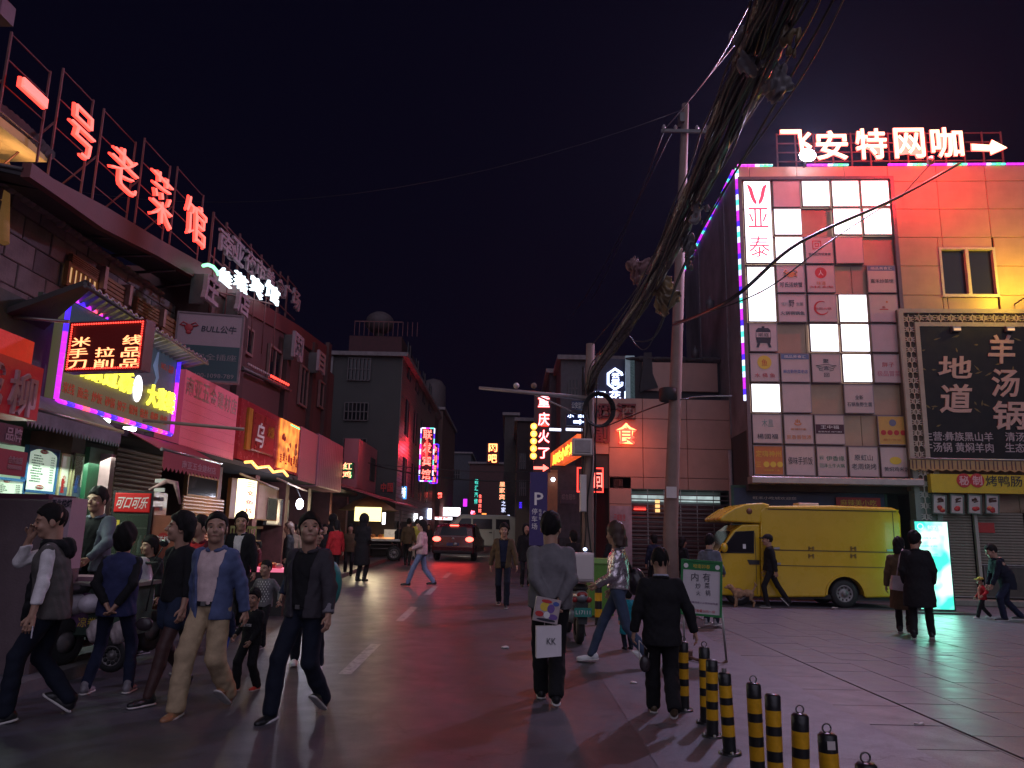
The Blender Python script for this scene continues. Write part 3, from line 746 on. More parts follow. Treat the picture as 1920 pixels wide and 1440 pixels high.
# grid of square shop boards
fr_t = thing('board_rack', 'dark steel frame holding the grid of square shop boards', 'frame', W.loc(0, 0), W.ang)
b = MB(); b.box(gu0-.12, gu0-.02, -.16, -.002, gz0-.02, gz1+.1); b.box(gu1+.02, gu1+.12, -.16, -.002, gz0-.02, gz1+.1); b.box(gu0-.02, gu1+.02, -.16, -.002, gz1+.01, gz1+.1)
b.build('frame', mat('sign_steel', (.16, .10, .10), .35, metal=.6, var=.2), fr_t)
BX(gu0-.14, gu1+.14, -.5, -.002, gz0-.22, gz0-.03, .02).build('ledge', mat('ledge_metal', (.4, .36, .34), .4, metal=.5, var=.2), fr_t)
b = MB()
for k in range(1, 10): b.box(gu0, gu1, -.025, -.004, gz1-k*PHt-.015, gz1-k*PHt+.015)
b.build('rail', mat('sign_steel', ()), fr_t)
CW = (gu1-gu0)/5
TALL = {}
PINKP = mat('unlit_box', (.58, .44, .42), .35, var=.06, scale=4, bump=.01, dirt=.10)
def cell(c, r, face, label, texts=(), n=1, extra=None, kindname='light_box'):
    u0 = gu0+c*CW+.03; u1 = gu0+(c+1)*CW-.03; z1 = gz1-r*PHt-.03; z0 = gz1-(r+n)*PHt+.03
    u0 += random.uniform(-.008, .008); z0 += random.uniform(-.008, .008)
    t, w, h = on_wall(W, u0, u1, z0, z1, .13, kindname, label, 'sign', 'square shop boards in the grid')
    BX(-w/2+.012, w/2-.012, 0, .1, .012, h-.012, .008).build('face', face, t)
    b = MB(); f = .016
    b.box(-w/2, w/2, -.006, .1, 0, f); b.box(-w/2, w/2, -.006, .1, h-f, h); b.box(-w/2, -w/2+f, -.006, .1, f, h-f); b.box(w/2-f, w/2, -.006, .1, f, h-f); b.build('rim', mat('box_rim', (.33, .26, .26), .4, metal=.3, var=.15), t)
    for s_, fx, fy, fw_, fh, mm in texts: letters(s_, (fx-.5)*w, (1-fy)*h, fw_*w, fh*h, y=-.001, d=.004, m=mm, parent=t)
    if extra: extra(t, w, h)
    return t
def disc(t, x, z, r, mt, nm='emblem', n=20, y=-.001, d=.004, ri=0, a0=0, a1=360, sx=1):
    b = MB()
    if ri == 0: b.prism([(x+sx*r*math.cos(R(a)), z+r*math.sin(R(a))) for a in np.linspace(0, 360, n, endpoint=False)], y-d, y)
    else:
        aa = np.linspace(R(a0), R(a1), n); 
        for i in range(n-1):
            rr = lambda k: ri+(r-ri)*(0 if a1-a0 >= 360 else 0)
            w0 = r-ri; f0 = 1 if a1-a0 >= 360 else .3+.7*math.sin(math.pi*i/(n-1)); f1 = 1 if a1-a0 >= 360 else .3+.7*math.sin(math.pi*(i+1)/(n-1))
            q = [(x+math.cos(aa[i])*(r-w0*f0), z+math.sin(aa[i])*(r-w0*f0)), (x+math.cos(aa[i])*r, z+math.sin(aa[i])*r), (x+math.cos(aa[i+1])*r, z+math.sin(aa[i+1])*r), (x+math.cos(aa[i+1])*(r-w0*f1), z+math.sin(aa[i+1])*(r-w0*f1))]
            b.prism(q, y-d, y)
    return b.build(nm, mt, t)
G_INK = glow('lit_red_ink', (.75, .05, .12), 1.0); G_INK2 = glow('lit_faint_ink', (1, .45, .55), 1.6)
def flame(t, w, h):
    for s_ in (-1, 1):
        b = MB(); b.prism([(s_*x*w, h*z) for x, z in ((.03, .745), (.10, .80), (.17, .90), (.24, .94), (.38, .965), (.30, .88), (.24, .80), (.17, .745), (.09, .715), (.03, .715))], -.006, -.001); b.build('emblem', G_INK, t)
        disc(t, s_*w*.17, h*.80, w*.22, G_INK2, ri=w*.19, a0=(-70 if s_ > 0 else 130), a1=(50 if s_ > 0 else 250))
cell(0, 0, G_WHITE, 'tall lit white box with red flame emblem and two red characters', [('亚', .5, .45, .74, .24, G_INK), ('泰', .5, .80, .74, .25, G_INK)], 3, flame)
cell(0, 3.05, G_WHITE, 'tall lit white box with faint washed-out red marks', [('老', .5, .12, .3, .09, G_INK2), ('昆', .52, .52, .34, .11, G_INK2), ('明', .52, .72, .4, .08, G_INK2), ('小吃', .5, .87, .6, .10, G_INK2)], 1.95)
for c, r, l in ((2, 0, 'blank lit box in top row, beside the plain pink one'), (3, 0, 'blank lit box in top row, second from its end'), (4, 0, 'blank lit box at upper outer corner of the grid'), (3, 1, 'blank lit box in second row, under the middle of three'), (4, 1, 'blank lit box at outer end of second row'), (1, 2, 'blank lit box in third row beside the tall flame sign'), (2, 5, 'blank lit box of the lit pair, beside an empty cell'), (3, 5, 'blank lit box of the lit pair, beside a dim box'), (0, 7, 'blank lit box under the round fish emblem board')):
    cell(c, r, G_WHITE, l)
cell(1, 1, G_WHITE, 'lit box with tiny mark at lower corner beside flame sign', [('口', .84, .5, .10, .12, G_INK2), ('一', .82, .82, .1, .02, G_INK2)])
cell(3, 4, G_WHITE, 'lit box with small purple smudge at its upper corner', [('ii', .1, .1, .1, .12, G_INK2)])
cell(3, 6, G_WHITE, 'lit box with tiny crescent and green specks', [('(', .45, .35, .07, .14, G_INK2), ('~  ~', .55, .62, .7, .06, glow('lit_green_ink', (.3, .8, .5), 1.2))])
cell(1, 0, PINKP, 'plain unlit pink box beside the tall flame sign'); cell(3, 2, PINKP, 'plain unlit box in third row beside the seal board'); cell(4, 5, PINKP, 'plain unlit box beside the blank lit pair'); cell(1, 7, PINKP, 'plain unlit box under the blue-striped board')
cell(2, 2, PINKP, 'unlit board with red square seal over small brush script', [('回', .42, .32, .32, .34, INKR), ('香柚記传统美食', .5, .66, .8, .11, INK)])
def crab(t, w, h):
    b = MB(); b.prism([(w*x, h*z) for x, z in ((-.14, .62), (-.17, .70), (-.1, .76), (.1, .76), (.17, .70), (.14, .62), (.06, .56), (-.06, .56))], -.006, -.001); b.build('emblem', INKO, t)
    b = MB()
    for s_ in (-1, 1):
        b.tube([(s_*w*.15, -.003, h*.70), (s_*w*.24, -.003, h*.74), (s_*w*.2, -.003, h*.82)], .014, 5); b.tube([(s_*w*.2, -.003, h*.82), (s_*w*.13, -.003, h*.80)], .016, 5)
        for k in range(3): b.tube([(s_*w*.13, -.003, h*(.66-.03*k)), (s_*w*.23, -.003, h*(.64-.04*k))], .007, 4)
    tag(b.build('emblem', INKO, t), kind='stuff')
cell(1, 3, PINKP, 'unlit board with red crab over dark characters', [('邓氏活螃蟹', .5, .72, .8, .19, INK)], extra=crab)
cell(2, 3, PINKP, 'unlit board with red roundel over small brown strip', [('人', .5, .28, .18, .2, WHT), ('味道', .5, .66, .32, .14, INKO), ('米线', .5, .80, .86, .09, INKR)], extra=lambda t, w, h: disc(t, 0, h*.72, w*.21, INKR, y=.0))
BAND = mat('slate_blue_band', (.12, .17, .32), .5, var=.05)
def band(z0, z1, mt, x0=-.5, x1=.5):
    def f(t, w, h): BX(w*x0+.016, w*x1-.016, -.004, .0, h*z0, h*z1).build('stripe', mt, t)
    return f
def hdr(t, w, h): band(.80, .98, BAND)(t, w, h); letters('细品美食汇', 0, h*.89, w*.75, h*.10, y=-.006, d=.003, m=WHT, parent=t)
cell(4, 3, PINKP, 'unlit board with slate header and dark brush writing at outer column', [('嘉禾炒菜馆', .5, .58, .8, .15, INK)], extra=hdr)
cell(1, 4, PINKP, 'unlit board with two lines of blue-black writing under the crab', [('江川', .24, .35, .24, .12, INKP), ('野', .48, .33, .2, .24, INK), ('生菌', .77, .35, .25, .12, INKP), ('火锅铜锅鱼', .5, .68, .85, .13, INK)])
def swirl(t, w, h): disc(t, -w*.05, h*.5, w*.27, INKR, ri=w*.20, a0=60, a1=330)
cell(2, 4, PINKP, 'unlit board with red ring swirl and tiny red script', [('老回火锅', .5, .52, .6, .09, INKR)], extra=swirl)
cell(4, 4, PINKP, 'unlit board with a tiny red boat-like mark and dot', [('鱼', .5, .46, .12, .08, INKR), ('一', .5, .54, .3, .03, INKR)], extra=lambda t, w, h: disc(t, w*.12, h*.73, .03, INKO))
TRAIN = mat('train_ink', (.02, .02, .03), .5, var=0, bump=0)
def train(t, w, h):
    b = MB(); b.prism([(w*x, h*z) for x, z in ((-.24, .30), (-.27, .5), (-.26, .76), (-.18, .84), (.18, .84), (.26, .76), (.27, .5), (.24, .30))], -.006, -.001)
    b.prism([(w*x, h*z) for x, z in ((-.05, .841), (-.05, .90), (.05, .90), (.05, .841))], -.006, -.001)
    for s_ in (-1, 1): b.prism([(s_*w*x, h*z) for x, z in ((.12, .295), (.22, .295), (.27, .14), (.18, .14))], -.006, -.001)
    b.build('emblem', TRAIN, t); BX(-w*.25, w*.25, -.009, -.0065, h*.50, h*.68).build('stripe', PINKP, t); letters('潮庭', 0, h*.59, w*.4, h*.14, y=-.0095, d=.002, m=TRAIN, parent=t)
cell(0, 5, PINKP, 'unlit board with black front-view train emblem', extra=train)
cell(0, 6, PINKP, 'unlit board with round yellow fish bowl and red characters', [('水 桶 鱼', .5, .78, .7, .15, INKR), ('鱼', .5, .32, .2, .22, INKR)], extra=lambda t, w, h: disc(t, 0, h*.68, w*.25, INKY, y=0))
cell(1, 6, PINKP, 'unlit board with slate header and blue script in second column', [('麻古勒热菜老店', .5, .63, .84, .13, INKB)], extra=hdr)
def wings(t, w, h):
    b = MB()
    for s_ in (-1, 1):
        for k in range(3): b.tube([(s_*w*.10, -.003, h*(.52-.06*k)), (s_*w*.24, -.003, h*(.56-.07*k)), (s_*w*(.36-.06*k), -.003, h*(.58-.05*k))], .006, 4)
    b.tube([(-w*.36, -.003, h*.58), (0, -.003, h*.63), (w*.36, -.003, h*.58)], .006, 4); b.build('emblem', INK, t)
cell(2, 6, PINKP, 'unlit board with thin black winged emblem', [('聚', .5, .26, .2, .15, INK), ('言', .5, .5, .2, .15, INK), ('回', .5, .74, .18, .14, INK)], extra=wings)
cell(4, 6, PINKP, 'pinkish board with two rows of red characters, glossy glare', [('胖子', .5, .37, .42, .17, INKR), ('极品冒菜', .5, .68, .8, .19, mat('rose_ink', (.5, .15, .2), .5, var=0, bump=0))])
cell(3, 7, PINKP, 'unlit board with two rows of bold blue-black characters', [('全新', .5, .45, .28, .15, INK), ('石锅鱼野生菌', .5, .69, .84, .15, INK)])
cell(0, 8, PINKP, 'unlit board with grey-green logo over black characters', [('木昷', .52, .3, .4, .26, mat('teal_ink', (.15, .28, .26), .5, var=0, bump=0)), ('楊國福', .5, .76, .72, .18, INK)])
cell(1, 8, PINKP, 'unlit board with faint orange flame and orange characters', [('麻辣印象', .5, .5, .55, .08, INKO), ('凯香普陇渍', .5, .77, .84, .15, INKO), ('♨', .48, .26, .25, .22, INKO)])
def b2(t, w, h): band(.36, .68, mat('plum_band', (.06, .015, .03), .5, var=.05))(t, w, h); letters('王中福', 0, h*.59, w*.62, h*.12, y=-.005, d=.003, m=WHT, parent=t); letters('鱼香肉丝 0871885', 0, h*.43, w*.8, h*.05, y=-.005, d=.003, m=WHT, parent=t)
cell(2, 8, PINKP, 'unlit board with dark plum band across its middle', extra=b2)
YC = mat('amber_board', (.62, .36, .08), .45, var=.08, bump=.02); OC = mat('orange_board', (.55, .17, .04), .45, var=.1, bump=.02)
def four(t, w, h):
    for k in range(4): disc(t, w*(-.33+.22*k), h*.42, w*.09, INKR); 
    disc(t, 0, h*.76, w*.12, mat('blue_grey_ink', (.15, .16, .24), .5, var=0, bump=0))
cell(4, 8, YC, 'amber board with four red dots and round blue emblem', [('鼎力快米', .45, .83, .6, .09, INKO)], extra=four)
def three(t, w, h):
    for k in range(3): disc(t, w*(-.08+.23*k), h*.36, w*.10, INKY)
cell(0, 9, OC, 'orange board with yellow characters and three yellow discs', [('定嗨神州', .5, .28, .86, .22, INKY), ('三', .15, .64, .18, .16, INKY), ('日日新鲜 一品', .6, .84, .5, .06, INKY)], extra=three)
cell(1, 9, PINKP, 'unlit board with one row of heavy black characters', [('傣味手抓饭', .5, .5, .84, .26, INK)])
cell(2, 9, PINKP, 'unlit board with green characters over a smaller green row', [('伊香缘', .62, .40, .62, .17, INKG), ('云', .15, .38, .16, .12, INKG), ('回泽土牛火锅', .5, .64, .84, .13, INKG)])
cell(3, 9, PINKP, 'unlit board with two rows of dark characters in bottom row', [('原虹山', .5, .36, .62, .2, INK), ('老周烧烤', .5, .66, .84, .2, INK)])
cell(4, 9, PINKP, 'unlit board with orange bowl emblem at bottom outer corner', [('黄焖鸡米饭', .52, .74, .84, .15, INK)], extra=lambda t, w, h: disc(t, 0, h*.55, h*.13, INKY, sx=1.5))

# rooftop letters
def halo_text(t, s_, x, z, w, h, core, edge, y=0, off=.012):
    letters(s_, x, z, w*1.03, h*1.03, y=y+.0, d=.05, name='letter_back', m=edge, parent=t, off=off*1.6+.006)
    return letters(s_, x, z, w, h, y=y-.052, d=.012, name='letter', m=core, parent=t, off=off)
u0, u1, z0, z1 = rect(W, 1460, 243, 1885, 300, 0)
zb = TOPZ
RF = mat('rust_frame', (.17, .06, .06), .6, metal=.3, var=.3)
t = thing('rooftop_sign', 'row of five white-hot neon characters and an arrow on rooftop lattice', 'sign', W.loc((u0+u1)/2, zb, -.1), W.ang)
hw = (u1-u0)/2; b = MB(); hh = z1-zb
for i in range(13): b.box(-hw+i*hw/6-.02, -hw+i*hw/6+.02, .06, .1, 0, hh)
for k in range(4): b.box(-hw, hw, .1, .13, .25+k*(hh-.28)/3, .28+k*(hh-.28)/3)
b.build('lattice', RF, t)
for s_, xa, ya, xb, yb in (('飞', 1464, 245, 1522, 302), ('安', 1530, 247, 1588, 300), ('特', 1604, 243, 1661, 299), ('网', 1676, 242, 1732, 297), ('咖', 1745, 241, 1804, 296)):
    a_, b_, c_, d_ = rect(W, xa, ya, xb, yb, -.1); halo_text(t, s_, (a_+b_)/2-(u0+u1)/2, (c_+d_)/2-zb, b_-a_, d_-c_, G_WARM, G_REDH, off=.008)
a_, b_, c_, d_ = rect(W, 1822, 264, 1886, 290, -.1); cx, cz, aw, ah = (a_+b_)/2-(u0+u1)/2, (c_+d_)/2-zb, b_-a_, d_-c_
for mm, yy, e in ((G_REDH, .0, .03), (G_WARM, -.03, 0)):
    MB().prism([(cx-aw/2-e, cz-.08-e), (cx-aw/2-e, cz+.1+e), (cx+.02, cz+.06+e), (cx+.1, cz+ah/2+e), (cx+aw/2+e, cz-.02), (cx+.02, cz-ah/2-e), (cx+.02, cz-.1-e)], yy-.02, yy).build('arrow', mm, t)
# floodlight on the roof edge
pl = W.loc(W.uz(1507, 308)[0], TOPZ+.02, .35)
t = thing('floodlight', 'dazzling white floodlight on roof edge below the first rooftop letter', 'lamp', pl, W.ang)
BX(-.2, .2, .02, .12, .0, .3, .02).build('housing', FRAMEM, t)
MB().ball((0, -.02, .15), (.24, .05, .20), 14, 8).build('lens', glow('flood_lens', (.82, .8, 1), 60), t)
MB().tube([(0, .1, .05), (0, .35, -.05)], .03, 6).build('bracket', FRAMEM, t)
ld = bpy.data.lights.new('flood_light', 'SPOT'); ld.energy = 3000; ld.color = (.58, .55, 1); ld.shadow_soft_size = .18; ld.spot_size = R(140); ld.spot_blend = .6
lo = bpy.data.objects.new('flood_light', ld); col.objects.link(lo); lo.parent = t; lo.location = (0, -.2, .15); lo.rotation_euler = (R(-58), 0, R(-18))
# light on panels and street: rooftop letters and assumed wall lamps
def area(parent, loc, rot, sx, sy, e, c, nm='sign_glow', spread=180):
    ld = bpy.data.lights.new(nm, 'AREA'); ld.shape = 'RECTANGLE'; ld.size = sx; ld.size_y = sy; ld.energy = e; ld.color = c; ld.spread = R(spread)
    lo = bpy.data.objects.new(nm, ld); col.objects.link(lo); lo.parent = parent; lo.location = loc; lo.rotation_euler = rot; return lo
ROOFSIGN = t
def wash(W_, px, py, off, e, c, label, r=.12, tilt=35):
    u, z = W_.uz(px, py, off); t = thing('assumed_washer', label, 'lamp', W_.loc(u, z, off), W_.ang)
    MB().lathe([(.02, -.12), (.09, -.1), (.09, .08), (.075, .085)], (0, 0, 0), 12).build('housing', FRAMEM, t)
    MB().lathe([(.001, .075), (.07, .078)], (0, 0, 0), 12).build('lens', glow('lens_%s' % label[:6], c, 6), t)
    MB().tube([(0, 0, -.1), (0, off-.02, -.2)], .02, 6).build('bracket', FRAMEM, t)
    ld = bpy.data.lights.new('assumed_washer_light', 'POINT'); ld.energy = e; ld.color = c; ld.shadow_soft_size = r
    lo = bpy.data.objects.new('assumed_washer_light', ld); col.objects.link(lo); lo.parent = t; lo.location = (0, -.05, .12); return t
wash(W, 1745, 300, 1.8, 1050, (1, .03, .03), 'red wall lamp on roof edge under the fourth rooftop letter')  # no lamp in view here; added, assumed from red light on the panels
wash(W, 1945, 535, 1.1, 260, (1, .66, .03), 'yellow wall lamp above the lattice-framed board')  # added lamp outside the view, assumed from the yellow glow on the panels

# lattice-framed restaurant board
FOFF = .32
fu0, fz1 = W.uz(1684, 579, FOFF); fz0 = W.uz(1712, 862, FOFF)[1]; fu1 = fu0+5.6
STONE = mat('sign_surround', (.42, .36, .29), .5, var=.12, scale=5, dirt=.15)
bu0, bz1 = W.uz(1723, 612, FOFF); bz0 = W.uz(1730, 858, FOFF)[1]
t = thing('sign_board', 'black brush-script restaurant board in pale pierced lattice surround', 'sign', W.loc(fu0, 0, FOFF), W.ang)
e = .12; wl = bu0-fu0
BX(0, fu1-fu0, .06, FOFF, 2.95, fz1).build('backing', mat('lattice_backing', (.13, .09, .06), .8), t)
b = MB(); b.box(0, e, -.03, .0598, fz0, fz1); b.box(e, fu1-fu0, -.03, .0598, fz1-e, fz1); b.box(wl-e, wl, -.03, .0598, fz0, bz1+e); b.box(wl, fu1-fu0, -.03, .0598, bz1, bz1+e); b.build('surround', STONE, t)
BOARD = mat('black_board', (.009, .008, .007), .4, var=.8, scale=3, bump=.05, dirt=0, spec=.25)
BX(wl, fu1-fu0, -.01, .055, fz0, bz1-.002).build('panel', BOARD, t)
LATM = mat('pierced_lattice', (.55, .45, .35), .5, var=.1)
def lattice_unit(s_):
    b = MB(); h = s_/2; w_ = s_*.034
    def bar(x0, z0, x1, z1):
        d = Vector((x1-x0, 0, z1-z0)); n = Vector((-d.z, 0, d.x)).normalized()*w_
        q = [(x0+n.x, z0+n.z), (x0-n.x, z0-n.z), (x1-n.x, z1-n.z), (x1+n.x, z1+n.z)]; b.prism(q, 0, .03)
    pts = [(h*.52*math.cos(R(60*k+30)), h*.52*math.sin(R(60*k+30))) for k in range(6)]
    for k in range(6):
        bar(*pts[k], *pts[(k+1) % 6])
        e_ = (h*.98*math.cos(R(60*k+30)), h*.98*math.sin(R(60*k+30))); bar(*pts[k], *e_)
    bar(-h*.2, -h*.4, -h*.2, h*.4); bar(h*.2, -h*.4, h*.2, h*.4); bar(-h*.98, 0, -h*.45, 0); bar(h*.45, 0, h*.98, 0)
    return b.data('lattice_unit', LATM)
LS = .30; lat = lattice_unit(LS)
nx = 1; sxx = (wl-2*e)/nx
z = fz0+LS/2
while z < fz1-e:
    for i in range(max(1, nx)):
        o = bpy.data.objects.new('lattice_unit', lat); col.objects.link(o); o.parent = t; o.location = (e+sxx*(i+.5), .0, z)
    z += LS*.98
hz = fz1-e-(bz1+e); nz = max(1, int(hz/LS+.5))
x = wl-e+LS/2
while x < fu1-fu0:
    for k in range(nz):
        o = bpy.data.objects.new('lattice_unit', lat); col.objects.link(o); o.parent = t; o.location = (x, 0, bz1+e+hz/nz*(k+.5))
    x += LS*.98
CH = mat('rose_letter', (.55, .36, .30), .45, var=.08); CH2 = mat('grey_letter', (.45, .38, .40), .5, var=.1)
def put(W_, t_, base_u, s_, xa, ya, xb, yb, mm, off, y=-.012, d=.03, o_=.006, sk=0, nm='lettering'):
    a_, b_, c_, d_ = rect(W_, xa, ya, xb, yb, off); return letters(s_, (a_+b_)/2-base_u, (c_+d_)/2, b_-a_, d_-c_, y=y, d=d, m=mm, parent=t_, off=o_, skew=sk, name=nm)
for s_, r_ in (('羊', (1852, 628, 1902, 682)), ('汤', (1858, 692, 1910, 745)), ('锅', (1860, 752, 1922, 806)), ('地', (1758, 668, 1822, 710)), ('道', (1762, 720, 1822, 775))): put(W, t, fu0, s_, *r_, CH, FOFF, sk=.12, o_=.02)
for s_, r_ in (('主营:彝族黑山羊', (1731, 810, 1861, 827)), ('清汤红汤', (1884, 811, 1960, 828)), ('牛汤锅 黄焖羊肉', (1731, 830, 1862, 848)), ('生态养生', (1884, 831, 1960, 849))): put(W, t, fu0, s_, *r_, CH2, FOFF, d=.015)
LEAF = mat('painted_leaf', (.16, .11, .02), .5, var=.4)
for k in range(26):
    cx = random.choice([1738, 1745, 1755, 1800, 1835, 1845, 1880, 1905])+random.uniform(-10, 10); cy_ = random.choice([640, 655, 690, 700, 760, 790])+random.uniform(-10, 10)
    u, z = W.uz(cx, cy_, FOFF); a = random.uniform(0, 6.28); l = random.uniform(.06, .16)
    MB().prism([(u-fu0+l*math.cos(a), z+l*math.sin(a)), (u-fu0-.025*math.sin(a), z+.025*math.cos(a)), (u-fu0-l*.6*math.cos(a), z-l*.6*math.sin(a)), (u-fu0+.025*math.sin(a), z-.025*math.cos(a))], -.014, -.0102).build('painted_leaf', LEAF, t)
for k, px_ in enumerate((1790, 1890)):
    u, z = W.uz(px_, 619, FOFF)
    l = thing('spotlight', 'small square spotlight over black board, %s' % ('above the outer pair of characters' if k else 'above the empty upper area'), 'lamp', W.loc(u, z, FOFF+.12), W.ang)
    BX(-.12, .12, -.02, .1, -.07, .08, .02).build('housing', STEEL, l); BX(-.09, .09, -.045, -.021, -.05, .01).build('lens', mat('warm_lens', (.8, .6, .4), .3, var=0, bump=0, emit=(1, .6, .3), es=.5), l)
# striped awning
au0, au1 = W.uz(1703, 872, FOFF)[0], fu1; az1 = W.uz(1800, 862, FOFF)[1]; az0 = az1-.12
t = thing('awning', 'striped awning with scalloped valance under black board', 'awning', W.loc(au0, 0, FOFF), W.ang)
MB().tube([(0, -.12, az1), (au1-au0, -.12, az1)], .03, 6).build('front_bar', STEEL, t)
AW = [mat('awning_tan', (.45, .28, .13), .8, var=.15), mat('awning_plum', (.12, .06, .06), .8, var=.15)]
n = 24; wst = (au1-au0)/n
for k in range(n):
    pts = [(k*wst, az1-.03), (k*wst, az0-.16), (k*wst+wst*.5, az0-.21), (k*wst+wst, az0-.16), (k*wst+wst, az1-.03)]
    MB().prism(pts, -.125, -.118).build('valance_strip', AW[0], t)
    for f in (.2, .62): MB().box(k*wst+wst*f, k*wst+wst*(f+.13), -.1285, -.1255, az0-.15, az1-.035).build('stripe', AW[1], t)
# yellow stall board and photo panels
YB = mat('yellow_board', (.62, .45, .02), .5, var=.08, dirt=.06)
t, w, h = board(W, (1745, 889, 1960, 926), 'stall_sign', 'yellow board with two red discs and black brush characters', 'sign', YB, off=.55, thick=.2)
cxw = W.loc(0, 0)
tu = (rect(W, 1745, 889, 1960, 926, .55)); mid_u = (tu[0]+tu[1])/2; 
for s_, xa, xb in (('秘', 1794, 1820), ('制', 1819, 1845)):
    a_, b_, c_, d_ = rect(W, xa, 888, xb, 914, .55); x = (a_+b_)/2-mid_u; z = (c_+d_)/2-tu[2]
    disc(t, x, z, (b_-a_)*.52, INKR, y=-.002, d=.01); letters(s_, x, z, (b_-a_)*.7, (b_-a_)*.7, y=-.013, d=.005, m=mat('pale_rose', (.7, .4, .4), .5, var=0, bump=0), parent=t, off=.02)
a_, b_, c_, d_ = rect(W, 1848, 893, 1916, 911, .55); letters('烤鸭肠', (a_+b_)/2-mid_u, (c_+d_)/2-tu[2], b_-a_, (d_-c_)*1.1, y=-.002, d=.01, m=INK, parent=t)
PHO = mat('menu_photo', (.5, .42, .4), .4, var=.15)
for k in range(4):
    x0 = 1747+33*k
    t, w, h = board(W, (x0, 927, x0+26, 964), 'menu_photo', 'small tilted food photo panel, %s of four under yellow board' % ['first', 'second', 'third', 'last'][k], 'picture', PHO, off=.5, thick=.03, fr=mat('photo_frame', (.10, .14, .11), .5, var=.1), fw=.03, group='food photos under the yellow board')
    t.rotation_euler[1] = .08
    for q in range(5):
        a = random.uniform(0, 6.28); rr = random.uniform(0, .09); MB().ball((math.cos(a)*rr, -.006, h*.26+math.sin(a)*rr*.6), (.07, .012, .055), 8, 5).build('food_print', random.choice([INKR, INKO, REDP]), t)
    for q in range(4): MB().tube([(random.uniform(-.1, .0), -.004, h*(.6+.06*q)), (random.uniform(.02, .12), -.004, h*(.68+.05*q))], .016, 5).build('food_print', mat('sauce_brown', (.08, .03, .02), .5, var=0), t)
# pillar with lattice, stalls with shutters
PIL = mat('pillar_grey', (.20, .24, .21), .5, var=.12, dirt=.2)
t = thing('pillar', 'grey-green pillar faced with white lattice beside the shuttered stalls', 'pillar', W.loc(fu0+.05, 0, FOFF-.02), W.ang)
BX(0, wl+.16, .06, FOFF, 0, fz0-.0).build('shaft', PIL, t)
b = MB(); b.box(0, .14, -.02, .058, 0, fz0-.03); b.box(wl+.02, wl+.16, -.02, .058, 0, fz0-.03); b.build('edge_board', PIL, t)
lat2 = lat.copy(); lat2.name = 'lattice_unit_pale'; lat2.materials.clear(); lat2.materials.append(mat('white_lattice', (.6, .58, .54), .5, var=.1))
z = .2
while z < fz0-.2:
    for i in range(nx):
        o = bpy.data.objects.new('lattice_unit', lat2); col.objects.link(o); o.parent = t; o.location = (.16+sxx*(i+.4), .0, z)
    z += LS*.98
SHM = mat('shutter_steel', (.22, .19, .15), .5, metal=.3, var=.2, scale=3, dirt=.3)
def shutter(W_, u0, u1, z0, z1, off, label, mt=None, pitch=.075, cat='shutter', group=None):
    t, w, h = on_wall(W_, u0, u1, z0, z1, off, 'roller_shutter', label, cat, group); n = int(h/pitch)
    d = MB().prism([(-.0, 0), (-.018, pitch*.3), (-.018, pitch*.7), (0, pitch*.97), (.02, pitch*.97), (.02, 0)], -w/2, w/2, 'x').data('slat', mt or SHM)
    for k in range(n):
        o = bpy.data.objects.new('slat', d); col.objects.link(o); o.parent = t; o.location = (0, 0, k*pitch)
    BX(-w/2, w/2, -.02, .03, -.03, -.001).build('bottom_rail', STEEL, t); return t
us0 = W.uz(1762, 1050, .2)[0]
shutter(W, us0, us0+.85, .22, 2.45, .3, 'narrow grey roller shutter beside lattice pillar'); shutter(W, us0+1.0, us0+2.2, 1.05, 2.4, .3, 'grey roller shutter above a low counter, red notice on it')
t, w, h = board(W, (us0+1.0, us0+2.2, .2, 1.0), 'stall_counter', 'low dark stall counter under half-closed grey shutter', 'counter', mat('counter_dark', (.06, .055, .045), .5, var=.3, dirt=.4), off=.42, thick=.3, fr=FRAMEM)
t, w, h = board(W, (us0+.87, us0+.98, .1, 2.5), 'post', 'pale square post between the two roller shutters', 'post', mat('pale_post', (.35, .33, .29), .5, var=.15), off=.42, thick=.1)
t, w, h = board(W, (us0+2.25, us0+4, .15, 2.6), 'stall_wall', 'brown wooden stall wall beside the low counter', 'wall', mat('brown_ply', (.2, .12, .06), .6, var=.3, dirt=.3), off=.4, thick=.1)
t, w, h = board(W, (1833, 979, 1866, 1000), 'notice', 'red paper notice stuck on grey roller shutter', 'notice', REDP, off=.34, thick=.01)
tag(BX(us0-.4, us0+5, -.9, .24, 0, .16, .02).build('step', mat('stall_step', (.2, .19, .17), .6, var=.2, dirt=.3)), kind='structure').matrix_world = Matrix.Translation(W.loc(0, 0, 0))@Matrix.Rotation(W.ang, 4, 'Z')
# deep blue mural over the truck
t, w, h = board(W, (1372, 912, 1664, 990), 'mural', 'long dull blue mural board behind the yellow truck', 'sign', mat('mural_blue', (.035, .06, .13), .5, var=.5, scale=2), [('旺禾小吃城欢迎您', .28, .30, .28, .07, WHT)], off=-.5, thick=.06, fr=mat('mural_green', (.03, .10, .07), .5), fw=.07)
t, w, h = board(W, (1567, 932, 1652, 952), 'banner', 'red banner with faint yellow characters over blue mural', 'banner', REDP, [('麻辣美小吃', .5, .55, .8, .6, INKY)], off=-.42, thick=.02)

